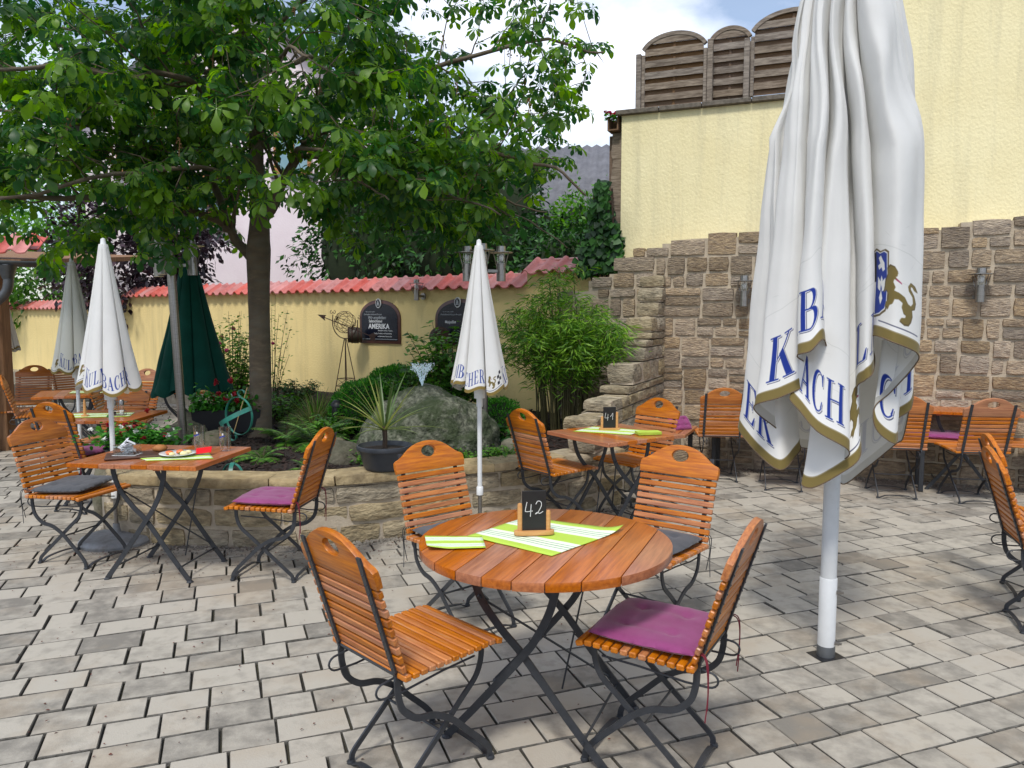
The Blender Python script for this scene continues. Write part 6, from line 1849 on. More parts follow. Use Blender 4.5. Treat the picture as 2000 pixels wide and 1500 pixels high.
MAIN = [
 ([(-0.0, 0, 1.62), (-0.16, -0.02, 1.85), (-0.33, -0.1, 2.02), (-0.8, -0.35, 2.13), (-1.35, -0.6, 2.12), (-2.0, -0.8, 2.05), (-2.9, -0.9, 1.85)], 0.050),
 ([(-0.24, -0.05, 1.92), (-0.36, 0.0, 2.3), (-0.55, 0.1, 2.75), (-0.9, 0.2, 3.2), (-1.2, 0.3, 3.9)], 0.040),
 ([(0.05, 0, 2.0), (0.22, 0.0, 2.25), (0.42, 0.02, 2.65), (0.55, 0.05, 3.1), (0.85, 0.1, 3.7), (1.1, 0.1, 4.4)], 0.055),
 ([(0.46, 0.0, 2.72), (0.85, -0.2, 2.80), (1.3, -0.42, 2.70), (1.75, -0.52, 2.76), (2.25, -0.62, 2.50), (2.75, -0.7, 2.38), (3.05, -0.75, 2.1)], 0.034),
 ([(0.50, 0.03, 2.62), (0.9, 0.2, 2.60), (1.5, 0.45, 2.50), (2.1, 0.5, 2.36), (2.7, 0.5, 2.15)], 0.026),
 ([(0.55, 0.0, 3.0), (1.1, 0.1, 3.25), (1.8, 0.2, 3.5), (2.7, 0.15, 3.65), (3.2, 0.1, 3.55)], 0.034),
 ([(0.02, 0, 2.55), (-0.35, -0.15, 2.62), (-1.0, -0.3, 2.72), (-1.9, -0.4, 2.9), (-2.8, -0.4, 3.0)], 0.032),
 ([(0.02, 0, 2.9), (-0.2, -0.5, 3.0), (-0.5, -1.1, 3.0), (-0.9, -1.8, 2.85), (-1.2, -2.2, 2.7)], 0.034),
 ([(0.02, 0, 2.75), (0.2, -0.4, 2.95), (0.5, -0.9, 3.1), (0.8, -1.6, 3.0), (1.1, -2.1, 2.85)], 0.032),
 ([(0.0, 0, 3.2), (-0.6, 0.2, 3.5), (-1.4, 0.4, 3.8), (-2.4, 0.6, 4.0)], 0.034),
 ([(0.0, 0, 3.3), (0.3, 0.6, 3.6), (0.6, 1.4, 3.9), (0.8, 2.0, 3.9)], 0.034),
 ([(0.0, 0, 3.0), (-0.3, 0.6, 3.2), (-0.9, 1.4, 3.3), (-1.4, 2.0, 3.2)], 0.03),
 ([(0.0, 0, 3.5), (0.0, -0.8, 3.9), (-0.1, -1.5, 4.0), (0.1, -2.0, 3.8)], 0.03),
 ([(0.46, 0, 2.6), (1.1, -0.5, 2.45), (1.7, -0.9, 2.22), (2.3, -1.1, 1.9)], 0.024),
 ([(1.1, 0.3, 2.58), (1.7, 0.1, 2.36), (2.3, 0.0, 2.1), (2.85, -0.1, 1.75)], 0.018),
 ([(0.4, -0.1, 2.6), (0.7, -0.7, 2.5), (1.2, -1.2, 2.2), (1.5, -1.6, 1.95)], 0.02),
 ([(0.0, 0, 2.3), (-0.1, -0.5, 2.35), (-0.5, -1.1, 2.25), (-1.2, -1.7, 2.0), (-1.9, -2.1, 1.80)], 0.026),
 ([(0.05, 0, 4.0), (0.5, 0.1, 4.8), (0.9, 0.0, 5.5)], 0.03), ([(-0.05, 0, 4.2), (-0.5, -0.1, 5.0), (-1.1, 0, 5.6)], 0.03), ([(0, 0, 4.5), (0.1, 0, 5.4), (0.0, 0.1, 6.2)], 0.03),
 ([(0.05, 0, 3.6), (0.9, -0.5, 4.0), (1.7, -0.9, 4.3), (2.6, -1.0, 4.4)], 0.03), ([(0.0, 0, 3.7), (-1.0, -0.8, 4.2), (-2.0, -1.2, 4.5)], 0.03),
]
br = MB(); tips = []
def inside_crown(p):   # p relative to tree base, rough envelope
    x, y, z = p
    e = (x / (3.55 if x < 0 else 3.25)) ** 2 + (y / 2.6) ** 2 + ((z - 3.65) / 2.5) ** 2
    low = 1.60 - 0.16 * min(1, max(0, -x - 0.9)) + 0.08 * math.exp(-((x - 1.2) / 0.6) ** 2) - 0.10 * max(0, x - 1.8)
    return e < 1.0 and z > low
for pts, r0 in MAIN:
    c = catmull(pts, 5); n_ = len(c)
    c = [q + noise.noise_vector(q * 1.7) * 0.09 * min(1, i_ / 5) + noise.noise_vector(q * 5.0) * 0.03 * min(1, i_ / 5) for i_, q in enumerate(c)]
    br.tube(c, [r0 * (1 - 0.78 * i / n_) for i in range(n_)], 8)
    ln_ = sum((b - a).length for a, b in zip(c[:-1], c[1:]))
    nb = int(ln_ * 5.0)
    for k in range(nb):
        i = int((0.22 + 0.78 * (k + rt.random()) / nb) * (n_ - 1)); i = min(i, n_ - 2)
        d = (c[i + 1] - c[i]).normalized()
        side = Vector((rt.gauss(0, 1), rt.gauss(0, 1), rt.gauss(0.1, 0.55)))
        side = (side - d * side.dot(d)).normalized()
        L2 = rt.uniform(0.5, 1.25) * (1.15 - 0.5 * i / n_)
        s1 = limb(c[i], d * 0.5 + side, L2, 0.01, rt, 0.16, 0.03, 7)
        keep_ = 1
        while keep_ < 7 and inside_crown(s1[keep_ + 1]): keep_ += 1
        if not inside_crown(s1[1]): continue
        r1 = max(0.006, r0 * (1 - 0.78 * i / n_) * 0.42)
        br.tube(s1[:keep_ + 1], [r1 * (1 - 0.75 * j / max(keep_, 1)) for j in range(keep_ + 1)], 5)
        for j in range(2, keep_ + 1):
            tips.append((s1[j], (s1[j] - s1[j - 1]).normalized(), j / 7))
            if rt.random() < 0.75:
                dd = (s1[j] - s1[j - 1]).normalized(); sd2 = Vector((rt.gauss(0, 1), rt.gauss(0, 1), rt.gauss(0, 0.5))).normalized()
                s2 = limb(s1[j], dd * 0.5 + sd2, rt.uniform(0.2, 0.5), 0.005, rt, 0.2, 0.0, 3)
                if not inside_crown(s2[3]): continue
                br.tube(s2, [0.0045, 0.004, 0.0032, 0.002], 4)
                for q in (2, 3): tips.append((s2[q], (s2[q] - s2[q - 1]).normalized(), 1.0))
br.build('branches', M['bark'], tree, smooth=True, sharp=180)
LP = []
for (p, d, t) in tips:
    if not inside_crown(p): continue
    nleaf = (1 if t < 0.6 else 3) if p.z < 3.9 else (1 if t < 0.6 else (2 if p.z < 4.8 else 1))
    for k in range(nleaf):
        a = rt.uniform(0, 2 * PI)
        out_ = (Vector((math.cos(a), math.sin(a), rt.uniform(-0.5, 0.15))) + d * 0.5).normalized()
        s_ = rt.choice([0.085, 0.105, 0.12, 0.135, 0.15, 0.165])
        q = p + out_ * s_ * 0.55
        LP.append((q, out_, s_))
rt.shuffle(LP)
CAMR = Vector((0, 0, 1.6)) - TB
print('chestnut leaves', len(LP))
def leaf_frame(out_, rr_):
    d = Vector((out_.x, out_.y, min(out_.z, -0.05) - rr_.uniform(0.05, 0.65))).normalized()
    up = Vector((rr_.gauss(0, 0.35), rr_.gauss(0, 0.35), 1)).normalized()
    X = d.cross(up).normalized(); Z_ = X.cross(d)
    return X, d, Z_
fr = [leaf_frame(o_, rt) for (_, o_, _) in LP]
def visible(p):
    w_ = p + TB; return w_.y > 0 and abs(w_.x) < 0.68 * w_.y and w_.z - 1.6 < w_.y * 0.41
order = sorted(range(len(LP)), key=lambda i: (0 if visible(LP[i][0]) else 1, (LP[i][0] - CAMR).length / LP[i][2]))
big = order[:300]; small = order[300:]
lm = []
for vi, (lv, lf) in enumerate(CL):
    me = bpy.data.meshes.new('leaf'); me.from_pydata(lv, [], lf); me.shade_smooth(); face_attr(me, [0.35 + 0.1 * vi] * len(lf)); me.materials.append(M['leaf']); lm.append(me)
for i in big:
    p, o_, s_ = LP[i]; X, Y_, Z_ = fr[i]
    o = link('leaf', lm[i % 4], tree)
    Mx = Matrix((X, Y_, Z_)).transposed().to_4x4(); Mx = Matrix.Translation(p) @ Mx @ Matrix.Diagonal((s_, s_, s_, 1)); o.matrix_local = Mx
for vi in range(4):
    idx = [i for i in small if i % 4 == vi]
    P4 = np.array([LP[i][0] for i in idx]); X4 = np.array([fr[i][0] for i in idx]); Y4 = np.array([fr[i][1] for i in idx]); Z4 = np.array([fr[i][2] for i in idx]); S4 = np.array([LP[i][2] for i in idx])
    vv = np.clip(npr.normal(0.40, 0.22, len(idx)), 0, 1)
    o = instance_mesh('foliage', CL[vi][0], CL[vi][1], P4, X4, Y4, Z4, S4, M['leaf'], tree, vv, smooth=True, facevar=0.06); tag(o, kind='stuff')
# faded blossom candles
bc = MB(); rb = random.Random(6)
cand = [i for i in order[:2600]]; rb.shuffle(cand)
for i in cand[:70]:
    p = LP[i][0]; h_ = rb.uniform(0.10, 0.20)
    bc.tube([p, p + Vector((0.01, 0, h_))], 0.003, 4)
    for k in range(16):
        z = h_ * rb.uniform(0.15, 1); a = rb.uniform(0, 6.3); r_ = 0.035 * (1.1 - z / h_)
        q = p + Vector((r_ * math.cos(a), r_ * math.sin(a), z)); s_ = rb.uniform(0.004, 0.009)
        bc.add([(s_, 0, 0), (0, s_, 0), (-s_, 0, 0), (0, -s_, 0), (0, 0, s_), (0, 0, -s_)], [(0, 1, 4), (1, 2, 4), (2, 3, 4), (3, 0, 4), (1, 0, 5), (2, 1, 5), (3, 2, 5), (0, 3, 5)], Matrix.Translation(q))
tag(bc.build('blossom_candles', M['fruit'], tree), kind='stuff')

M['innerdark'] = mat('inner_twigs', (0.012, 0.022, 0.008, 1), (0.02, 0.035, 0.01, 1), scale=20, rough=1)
# ---- generic shrubs and hedges
def stemmed(parent, base, pts, m, r=0.006, n=14, seed=0):
    rs = random.Random(seed); mb = MB()
    for k in range(n):
        q = Vector(pts[rs.randrange(len(pts))]); b = Vector((base[0] + rs.gauss(0, 0.03), base[1] + rs.gauss(0, 0.03), base[2]))
        mid = b.lerp(q, 0.5) + Vector((rs.gauss(0, 0.03), rs.gauss(0, 0.03), 0.06))
        mb.tube(catmull([b, mid, q], 4), [r * (1 - 0.07 * i) for i in range(9)], 5)
    mb.build('stems', m, parent)
def bush(name, label, cat, c, r, n, size, leafm, lf=LEAF4, zcut=None, shell=0.35, amp=0.3, stems=12, group=None, seed=1, dn=-0.3, base=None, jit=0.25, leafname='foliage', core=0):
    root = thing(name, label, cat, (c[0], c[1], 0 if base is None else base), 0, group)
    zb = 0 if base is None else base
    P3, D3 = ellip_pts(n, (0, 0, c[2] - zb), r, shell, amp, None if zcut is None else zcut - zb, seed)
    D = D3 + npr.normal(0, 0.7, D3.shape) + np.array([0, 0, dn])
    X, Y, Z_ = axes(D, npr.normal(0, 0.5, D.shape) + np.array([0, 0, 1.0]))
    S = size * npr.uniform(1 - jit * 1.5, 1 + jit, len(P3))
    o = instance_mesh(leafname, lf[0], lf[1], P3, X, Y, Z_, S, leafm, root, np.clip(npr.normal(0.45, 0.25, len(P3)), 0, 1)); tag(o, kind='stuff')
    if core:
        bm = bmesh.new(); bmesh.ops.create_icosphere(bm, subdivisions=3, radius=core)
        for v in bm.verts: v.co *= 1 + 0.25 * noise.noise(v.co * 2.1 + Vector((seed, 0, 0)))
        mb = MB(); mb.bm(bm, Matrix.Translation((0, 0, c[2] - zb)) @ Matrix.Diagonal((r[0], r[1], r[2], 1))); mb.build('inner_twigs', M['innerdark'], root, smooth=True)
    if stems: stemmed(root, (0, 0, 0), [tuple(p) for p in P3[:: max(1, len(P3) // 60)]], M['twig'], 0.008, stems, seed)
    return root
# dark evergreens behind the garden wall
for k, (x, y, z, rx, rz_, n, lab) in enumerate([
  (-2.2, 13.6, 2.9, 1.5, 1.7, 7000, 'dark evergreen bush behind the wall, right of the chestnut trunk'),
  (-0.7, 12.8, 2.8, 1.3, 1.5, 7000, 'dark evergreen bush behind the wall, above the small parasol'),
  (0.9, 11.4, 2.15, 0.95, 0.78, 4500, 'dark leafy bush behind the wall next to the ivy')]):
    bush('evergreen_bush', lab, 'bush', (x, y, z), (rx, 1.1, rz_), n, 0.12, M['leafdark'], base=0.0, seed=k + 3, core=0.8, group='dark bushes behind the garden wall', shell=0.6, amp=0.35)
bush('green_shrub', 'light green shrub behind the wall just left of the weathered plank', 'shrub', (1.15, 12.0, 2.55), (0.75, 0.8, 0.95), 3800, 0.10, M['leafmid'], base=0.0, seed=9, shell=0.5, core=0.7)
for k, (x, y, z, rx, rz_, n, lab) in enumerate([
  (-7.6, 15.4, 2.7, 1.5, 1.3, 5200, 'purple leaved tree behind the wall, left of the lamp post'),
  (-6.5, 15.3, 3.3, 0.85, 1.2, 3000, 'purple leaved tree behind the wall between the lamp post and the chestnut trunk')]):
    bush('purple_tree', lab, 'tree', (x, y, z), (rx, 1.0, rz_), n, 0.15, M['leafpurple'], base=0.0, seed=k + 13, group='purple leaved trees behind the wall', shell=0.4, amp=0.5)
for k, (x, y, z, rx, ry, rz_, n, lab) in enumerate([
  (-11.5, 18.5, 2.6, 2.0, 1.5, 1.6, 5000, 'green tree behind the wall at the far left'),
  (-9.4, 21, 3.6, 2.4, 1.6, 2.4, 5500, 'tall green tree behind the purple tree'),
  (-12.5, 24, 6.5, 4.5, 2.5, 3.8, 7000, 'large distant tree at the upper left behind the chestnut crown')]):
    bush('background_tree', lab, 'tree', (x, y, z), (rx, ry, rz_), n, 0.17, M['leafmid'] if k != 1 else M['leaf'], base=0.0, seed=k + 33, group='green trees beyond the wall', shell=0.4, amp=0.4)
# low leafy growth on top of the wall
P3 = []
for s in np.arange(-17, -9.3, 0.02):
    q = GWp(float(s) + random.uniform(-0.1, 0.1), -0.35 - random.uniform(0, 0.4), 1.80 + random.uniform(0, 0.26)); P3.append(tuple(q))
P3 = np.array(P3 * 2); P3[:, 2] += npr.uniform(-0.1, 0.1, len(P3))
X, Y, Z_ = axes(rdirs(len(P3), -0.4, 0.6)); o = instance_mesh('hedge', LEAF4[0], LEAF4[1], P3, X, Y, Z_, 0.10 * npr.uniform(0.6, 1.2, len(P3)), M['leafmid'])
tag(o, 'low bright green hedge just behind the left part of the garden wall', 'hedge', kind='stuff')
P3 = []
for s in np.arange(-9.0, 1.1, 0.018):
    zt = 2.04 if s < 0 else 2.2
    q = GWp(float(s), -0.2 - random.uniform(0, 0.12), zt + random.uniform(-0.02, 0.05) * (1 + noise.noise(Vector((float(s) * 2, 0, 0))))); P3.append(tuple(q))
P3 = np.array(P3); X, Y, Z_ = axes(rdirs(len(P3), -0.4, 0.6)); o = instance_mesh('creeper', LEAF4[0], LEAF4[1], P3, X, Y, Z_, 0.035 * npr.uniform(0.6, 1.3, len(P3)), M['leafdark'])
tag(o, 'thin creeper running along the back edge of the tiled wall top', 'creeper', kind='stuff')
# ivy on the corner
iv = thing('ivy', 'dark ivy climbing the left end of the high yellow wall under the plank', 'ivy', BWp(-1.42, 0, 0), BW_A)
n = 1500; s_ = npr.uniform(-0.42, 0.10, n); zz = npr.uniform(2.05, 3.05, n)
keep = (s_ + 0.25 * np.sin(zz * 5) * 0.3 < 0.08 - (zz - 2.1) * 0.10) & (s_ > -0.4 + (zz - 2.1) * 0.25)
P3 = np.stack([s_, npr.uniform(0.08, 0.30, n), zz], 1)[keep]
D = npr.normal(0, 0.4, P3.shape) + np.array([0, -0.35, -1.0]); X, Y, Z_ = axes(D, npr.normal(0, 0.3, P3.shape) + np.array([0, -1.0, 0.3]))
IVY = ([(0, 0, 0), (-0.5, 0.15, 0.03), (-0.35, 0.55, 0.0), (0, 1, -0.05), (0.35, 0.55, 0.0), (0.5, 0.15, 0.03), (0, 0.4, -0.03)], [(0, 6, 1), (1, 6, 2), (2, 6, 3), (3, 6, 4), (4, 6, 5), (5, 6, 0)])
tag(instance_mesh('foliage', IVY[0], IVY[1], P3, X, Y, Z_, 0.085 * npr.uniform(0.6, 1.2, len(P3)), M['leafdark'], iv), kind='stuff')
mb = MB(); 
for k in range(5): mb.tube(catmull([(-0.05 - 0.06 * k, 0.2, 0.4), (-0.1 - 0.04 * k, 0.25, 1.4), (-0.02 - 0.06 * k, 0.22, 2.2), (-0.05 - 0.05 * k, 0.25, 2.95)], 4), 0.012, 5)
mb.build('stems', M['twig'], iv)

# ---- bed plants
def boxball(x, y, r, rz_, lab, z0=BEDZ):
    root = thing('box_ball', lab, 'bush', (x, y, z0), 0, 'clipped round box bushes')
    n = int(6200 * (r / 0.3) ** 2); d = rdirs(n, -0.35, 1.0)
    lump = np.array([1 + 0.10 * noise.noise(Vector(v) * 3.2 + Vector((x, 0, 0))) + 0.04 * noise.noise(Vector(v) * 9) for v in d])
    P3 = d * (lump * npr.uniform(0.86, 1.0, n))[:, None] * np.array([r, r, rz_]) + np.array([0, 0, rz_ * 0.55])
    D = d + npr.normal(0, 0.45, d.shape) + np.array([0, 0, 0.35]); X, Y, Z_ = axes(D, npr.normal(0, 1, D.shape))
    tag(instance_mesh('foliage', LEAF4[0], LEAF4[1], P3, X, Y, Z_, 0.026 * npr.uniform(0.6, 1.3, n), M['boxleaf'], root), kind='stuff')
    MB().lathe([(0.03, 0), (0.02, rz_ * 0.6)], 8).build('stem', M['twig'], root)
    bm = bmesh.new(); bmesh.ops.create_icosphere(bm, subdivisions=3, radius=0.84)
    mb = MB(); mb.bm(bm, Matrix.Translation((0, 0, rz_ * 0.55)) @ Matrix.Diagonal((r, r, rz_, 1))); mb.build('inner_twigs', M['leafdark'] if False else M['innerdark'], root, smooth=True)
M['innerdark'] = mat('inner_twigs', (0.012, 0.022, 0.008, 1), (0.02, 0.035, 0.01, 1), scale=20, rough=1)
boxball(-1.42, 7.55, 0.36, 0.34, 'left clipped round box bush behind the cordyline')
boxball(-1.22, 8.25, 0.42, 0.40, 'rear clipped round box bush, left of the fountain')
boxball(-0.12, 7.25, 0.24, 0.24, 'dark clipped bush behind the lamp post right of the boulder')
def blades(name, lab, cat, x, y, z, n, ln_, w_, m, lean=(0.3, 1.1), droop=0.6, zmin=0.2, seed=0, nseg=5, base_r=0.03, group=None, minl=0.6):
    rs = random.Random(seed); root = thing(name, lab, cat, (x, y, z), 0, group)
    big_ = n <= 60
    whole = MB(); var = []
    for k in range(n):
        a = rs.uniform(0, 2 * PI); el = rs.uniform(*lean); l = ln_ * rs.uniform(minl, 1.0)
        d0 = Vector((math.cos(a) * math.cos(el), math.sin(a) * math.cos(el), math.sin(el)))
        p = Vector((math.cos(a) * base_r * rs.random(), math.sin(a) * base_r * rs.random(), 0.0)); d = d0.copy()
        vs = []; side = Vector((-math.sin(a), math.cos(a), 0))
        for i in range(nseg + 1):
            t = i / nseg; ww = w_ * (0.55 + 0.9 * t - 1.45 * t * t) if t < 1 else 0.0005
            ww = max(ww, 0.0006)
            vs += [p - side * ww / 2 + Vector((0, 0, ww * 0.15)), p + Vector((0, 0, -ww * 0.1)), p + side * ww / 2 + Vector((0, 0, ww * 0.15))]
            d = (d + Vector((0, 0, -droop / nseg * (0.3 + t)))).normalized(); p = p + d * (l / nseg)
        fs = []
        for i in range(nseg):
            b = i * 3; fs += [(b, b + 1, b + 4, b + 3), (b + 1, b + 2, b + 5, b + 4)]
        if big_:
            o = mesh_obj('leaf_blade', vs, fs, m, root, smooth=True, sharp=180); face_attr(o.data, [rs.random()] * len(fs))
        else:
            whole.add(vs, fs); var += [rs.random()] * len(fs)
    if not big_:
        o = whole.build('blades', m, root, smooth=True, sharp=180); face_attr(o.data, var); tag(o, kind='stuff')
    return root
cd = blades('cordyline', 'spiky green cordyline growing in the low anthracite pot', 'plant', P_[0], P_[1], 0.645 + 0.13, 40, 0.50, 0.024, M['cordy'], lean=(0.1, 1.35), droop=0.55, seed=3, base_r=0.012, minl=0.7, nseg=7)
mb = MB(); mb.tube([(0, 0, -0.14), (0.004, 0, -0.06), (0, 0, 0.03)], [0.020, 0.017, 0.02], 10); mb.build('stem', M['redstem'] if 'redstem' in M else M['twig'], cd, smooth=True)
blades('ornamental_grass', 'straw tipped grass tuft left of the weather vane', 'grass', -2.15, 8.6, BEDZ, 260, 0.42, 0.008, M['straw'], lean=(0.5, 1.35), droop=1.2, seed=5, base_r=0.07)
blades('ornamental_grass', 'arching grass tuft behind the fern', 'grass', -1.95, 7.6, BEDZ, 240, 0.42, 0.009, M['straw'], lean=(0.4, 1.35), droop=1.3, seed=6, base_r=0.07)
blades('daylily', 'bright green daylily clump beside the chestnut trunk', 'plant', -2.0, 7.9, BEDZ, 110, 0.46, 0.018, M['leafmid'], lean=(0.5, 1.4), droop=1.2, seed=7, base_r=0.08)
def fern(x, y, z, n, ln_, lab, seed, name='fern', m='leafmid'):
    rs = random.Random(seed); root = thing(name, lab, 'fern', (x, y, z), 0, 'ferns in the bed')
    Pp, Dd, Ss = [], [], []
    st = MB()
    for k in range(n):
        a = 2 * PI * k / n + rs.uniform(-0.2, 0.2); el = rs.uniform(0.5, 1.2); l = ln_ * rs.uniform(0.7, 1)
        d = Vector((math.cos(a) * math.cos(el), math.sin(a) * math.cos(el), math.sin(el))); p = Vector((0, 0, 0)); ns = 22; side = Vector((-math.sin(a), math.cos(a), 0)); pts = []
        for i in range(ns):
            t = i / ns; pts.append(p.copy())
            sz = l * 0.26 * math.sin(PI * (0.12 + 0.86 * t)) ** 0.9
            for s2 in (-1, 1):
                Pp.append(tuple(p)); Dd.append(tuple(side * s2 + d * 0.35 + Vector((0, 0, -0.15)))); Ss.append(sz)
            d = (d + Vector((0, 0, -0.065))).normalized(); p = p + d * l / ns
        st.tube(pts, 0.002, 4)
    Dd = np.array(Dd); X, Y, Z_ = axes(Dd)
    LF = ([(0, 0, 0), (-0.13, 0.3, 0), (0.13, 0.3, 0), (-0.09, 0.65, -0.02), (0.09, 0.65, -0.02), (0, 1, -0.06)], [(0, 2, 1), (1, 2, 4, 3), (3, 4, 5)])
    tag(instance_mesh('fronds', LF[0], LF[1], np.array(Pp), X, Y, Z_, np.array(Ss), M[m], root), kind='stuff'); st.build('stalks', M['cane'], root)
fern(-1.72, 6.75, BEDZ, 13, 0.52, 'large bright fern right of the chestnut trunk', 2)
fern(-2.02, 6.9, BEDZ, 10, 0.42, 'fern close to the foot of the chestnut trunk', 3)
fern(-1.32, 6.6, BEDZ, 9, 0.28, 'small bright fern left of the boulder', 4)
fern(-1.98, 6.1, BEDZ, 8, 0.30, 'low leafy fern right of the sundial', 14)
fern(-1.50, 5.62, BEDZ, 9, 0.22, 'small fresh green plant at the bed edge above the stone wall', 5)
def multistem(name, lab, cat, x, y, z, h_, rad, nst, leafm, size, seed, nleaf=22, spread=0.5, lf=LEAF4, flow=None, group=None):
    rs = random.Random(seed); root = thing(name, lab, cat, (x, y, z), 0, group); st = MB(); Pp, Dd = [], []
    tops = []
    for k in range(nst):
        a = rs.uniform(0, 2 * PI); r_ = rad * math.sqrt(rs.random()); hh = h_ * rs.uniform(0.45, 1.0) * (1 - 0.25 * r_ / rad)
        b = Vector((0.06 * math.cos(a), 0.06 * math.sin(a), 0)); t = Vector((r_ * math.cos(a), r_ * math.sin(a), hh)); m_ = b.lerp(t, 0.5) + Vector((0, 0, hh * 0.12))
        c = catmull([b, m_, t], 6); st.tube(c, [0.006 * (1 - 0.06 * i) for i in range(len(c))], 4); tops.append(t)
        for q in range(nleaf):
            i = rs.uniform(0.3, 1) * (len(c) - 1); p = c[int(i)]; aa = rs.uniform(0, 6.3)
            Pp.append((p.x + rs.gauss(0, 0.035), p.y + rs.gauss(0, 0.035), p.z + rs.gauss(0, 0.02))); Dd.append((math.cos(aa), math.sin(aa), rs.uniform(-0.5, 0.3)))
    Dd = np.array(Dd); X, Y, Z_ = axes(Dd, npr.normal(0, 0.35, Dd.shape) + np.array([0, 0, 1.0]))
    tag(instance_mesh('foliage', lf[0], lf[1], np.array(Pp), X, Y, Z_, size * npr.uniform(0.6, 1.25, len(Pp)), leafm, root, np.clip(npr.normal(0.5, 0.28, len(Pp)), 0, 1)), kind='stuff')
    st.build('stems', M['twig'] if leafm != M['bamboo'] else M['cane'], root)
    if flow:
        for k in range(flow[1]):
            t = tops[rs.randrange(len(tops))]; q = Vector((t.x * rs.uniform(0.6, 1.1), t.y - 0.05 * rs.random(), t.z * rs.uniform(0.5, 1.05)))
            bm = bmesh.new(); bmesh.ops.create_icosphere(bm, subdivisions=2, radius=flow[2])
            for v in bm.verts: v.co *= 1 + 0.35 * noise.noise(v.co * 60 + q * 9)
            mb = MB(); mb.bm(bm, Matrix.Translation(q)); mb.build('blossom', flow[0], root)
    return root
multistem('japanese_shrub', 'loose fresh green shrub rising behind the fountain under the Matjes sign', 'shrub', -0.62, 7.75, BEDZ, 1.25, 0.52, 80, M['leafmid'], 0.085, 4, nleaf=40)
multistem('japanese_shrub', 'dark lower part of shrubbery between the round bushes and the boulder', 'shrub', -0.85, 7.55, BEDZ, 0.80, 0.55, 60, M['leafmid'], 0.06, 5, nleaf=36)
multistem('rose_bush', 'climbing rose with pink blooms between the green parasol and the trunk', 'rose bush', -3.55, 9.85, 0.3, 1.50, 0.42, 50, M['leafmid'], 0.065, 8, nleaf=50, flow=(M['pink'], 11, 0.026))
multistem('rose_bush', 'sparse rose shoots just left of the chestnut trunk', 'rose bush', -3.25, 10.4, 0.3, 1.75, 0.32, 18, M['leafmid'], 0.055, 18, nleaf=26, flow=(M['pink'], 4, 0.022))
multistem('blue_spurge', 'grey green bushy perennial at the foot of the yellow wall right of the trunk', 'perennial', -2.85, 10.3, BEDZ, 0.34, 0.40, 50, M['leafdark'], 0.05, 9, nleaf=22)
multistem('hosta', 'large leaved hosta right of the boulder', 'hosta', 0.06, 6.85, BEDZ, 0.20, 0.20, 16, M['leafdark'], 0.14, 10, nleaf=5)
for k, (x, y, h_, rad, sz, lab) in enumerate([(-0.42, 5.98, 0.10, 0.16, 0.035, 'low green ground cover in front of the boulder, right of the pot'), (-0.10, 6.10, 0.12, 0.14, 0.040, 'low green ground cover by the small parasol pole'), (-1.12, 6.02, 0.12, 0.16, 0.04, 'low ground cover between the pale rock and the boulder'), (-1.7, 7.2, 0.25, 0.3, 0.06, 'leafy green perennial behind the big fern'), (-2.5, 8.4, 0.35, 0.3, 0.06, 'leafy perennial behind the chestnut trunk')]):
    multistem('ground_cover', lab, 'plant', x, y, BEDZ, h_, rad, 40, M['leafmid'], sz, 60 + k, nleaf=16)
# bamboo: many canes, fine leaves
def bamboo():
    rs = random.Random(19); root = thing('bamboo', 'big bushy bamboo between the stepped wall and the small parasol', 'bamboo', (0.50, 7.55, BEDZ)); st = MB(); Pp, Dd = [], []
    for k in range(110):
        a = rs.uniform(0, 2 * PI); r0 = 0.26 * math.sqrt(rs.random()); q = rs.random(); hh = rs.uniform(0.85, 1.36) if k > 5 else 1.62
        b = Vector((r0 * math.cos(a), r0 * 0.8 * math.sin(a), 0)); ro = (0.20 + 0.38 * q) if k > 5 else 0.12
        t = Vector((ro * math.cos(a) - 0.02, ro * 0.8 * math.sin(a), hh * (1 - 0.22 * q))); m_ = b.lerp(t, 0.55) + Vector((-0.12 * math.cos(a) * q, -0.12 * math.sin(a) * q, 0.12))
        c = catmull([b, m_, t, t + Vector((0.1 * math.cos(a), 0.1 * math.sin(a), -0.03))], 6); st.tube(c, [0.0055 * (1 - 0.04 * i) for i in range(len(c))], 4)
        for q2 in range(125):
            i = rs.uniform(0.22, 1) ** 0.85 * (len(c) - 1); p = c[int(i)]; aa = rs.uniform(0, 6.3); rr_ = rs.uniform(0.0, 0.13)
            Pp.append((p.x + rr_ * math.cos(aa), p.y + rr_ * math.sin(aa), p.z + rs.gauss(0, 0.035))); Dd.append((math.cos(aa) + rs.gauss(0, .3), math.sin(aa) + rs.gauss(0, .3), rs.uniform(-0.8, 0.35)))
    Pp = np.array(Pp); Dd = np.array(Dd); X, Y, Z_ = axes(Dd, npr.normal(0, 0.6, Dd.shape) + np.array([0, 0, 1.0]))
    tag(instance_mesh('foliage', LEAFN[0], LEAFN[1], Pp, X, Y, Z_, 0.095 * npr.uniform(0.6, 1.2, len(Pp)), M['bamboo'], root, np.clip(npr.normal(0.45, 0.28, len(Pp)), 0, 1)), kind='stuff')
    st.build('canes', M['cane'], root)
bamboo()
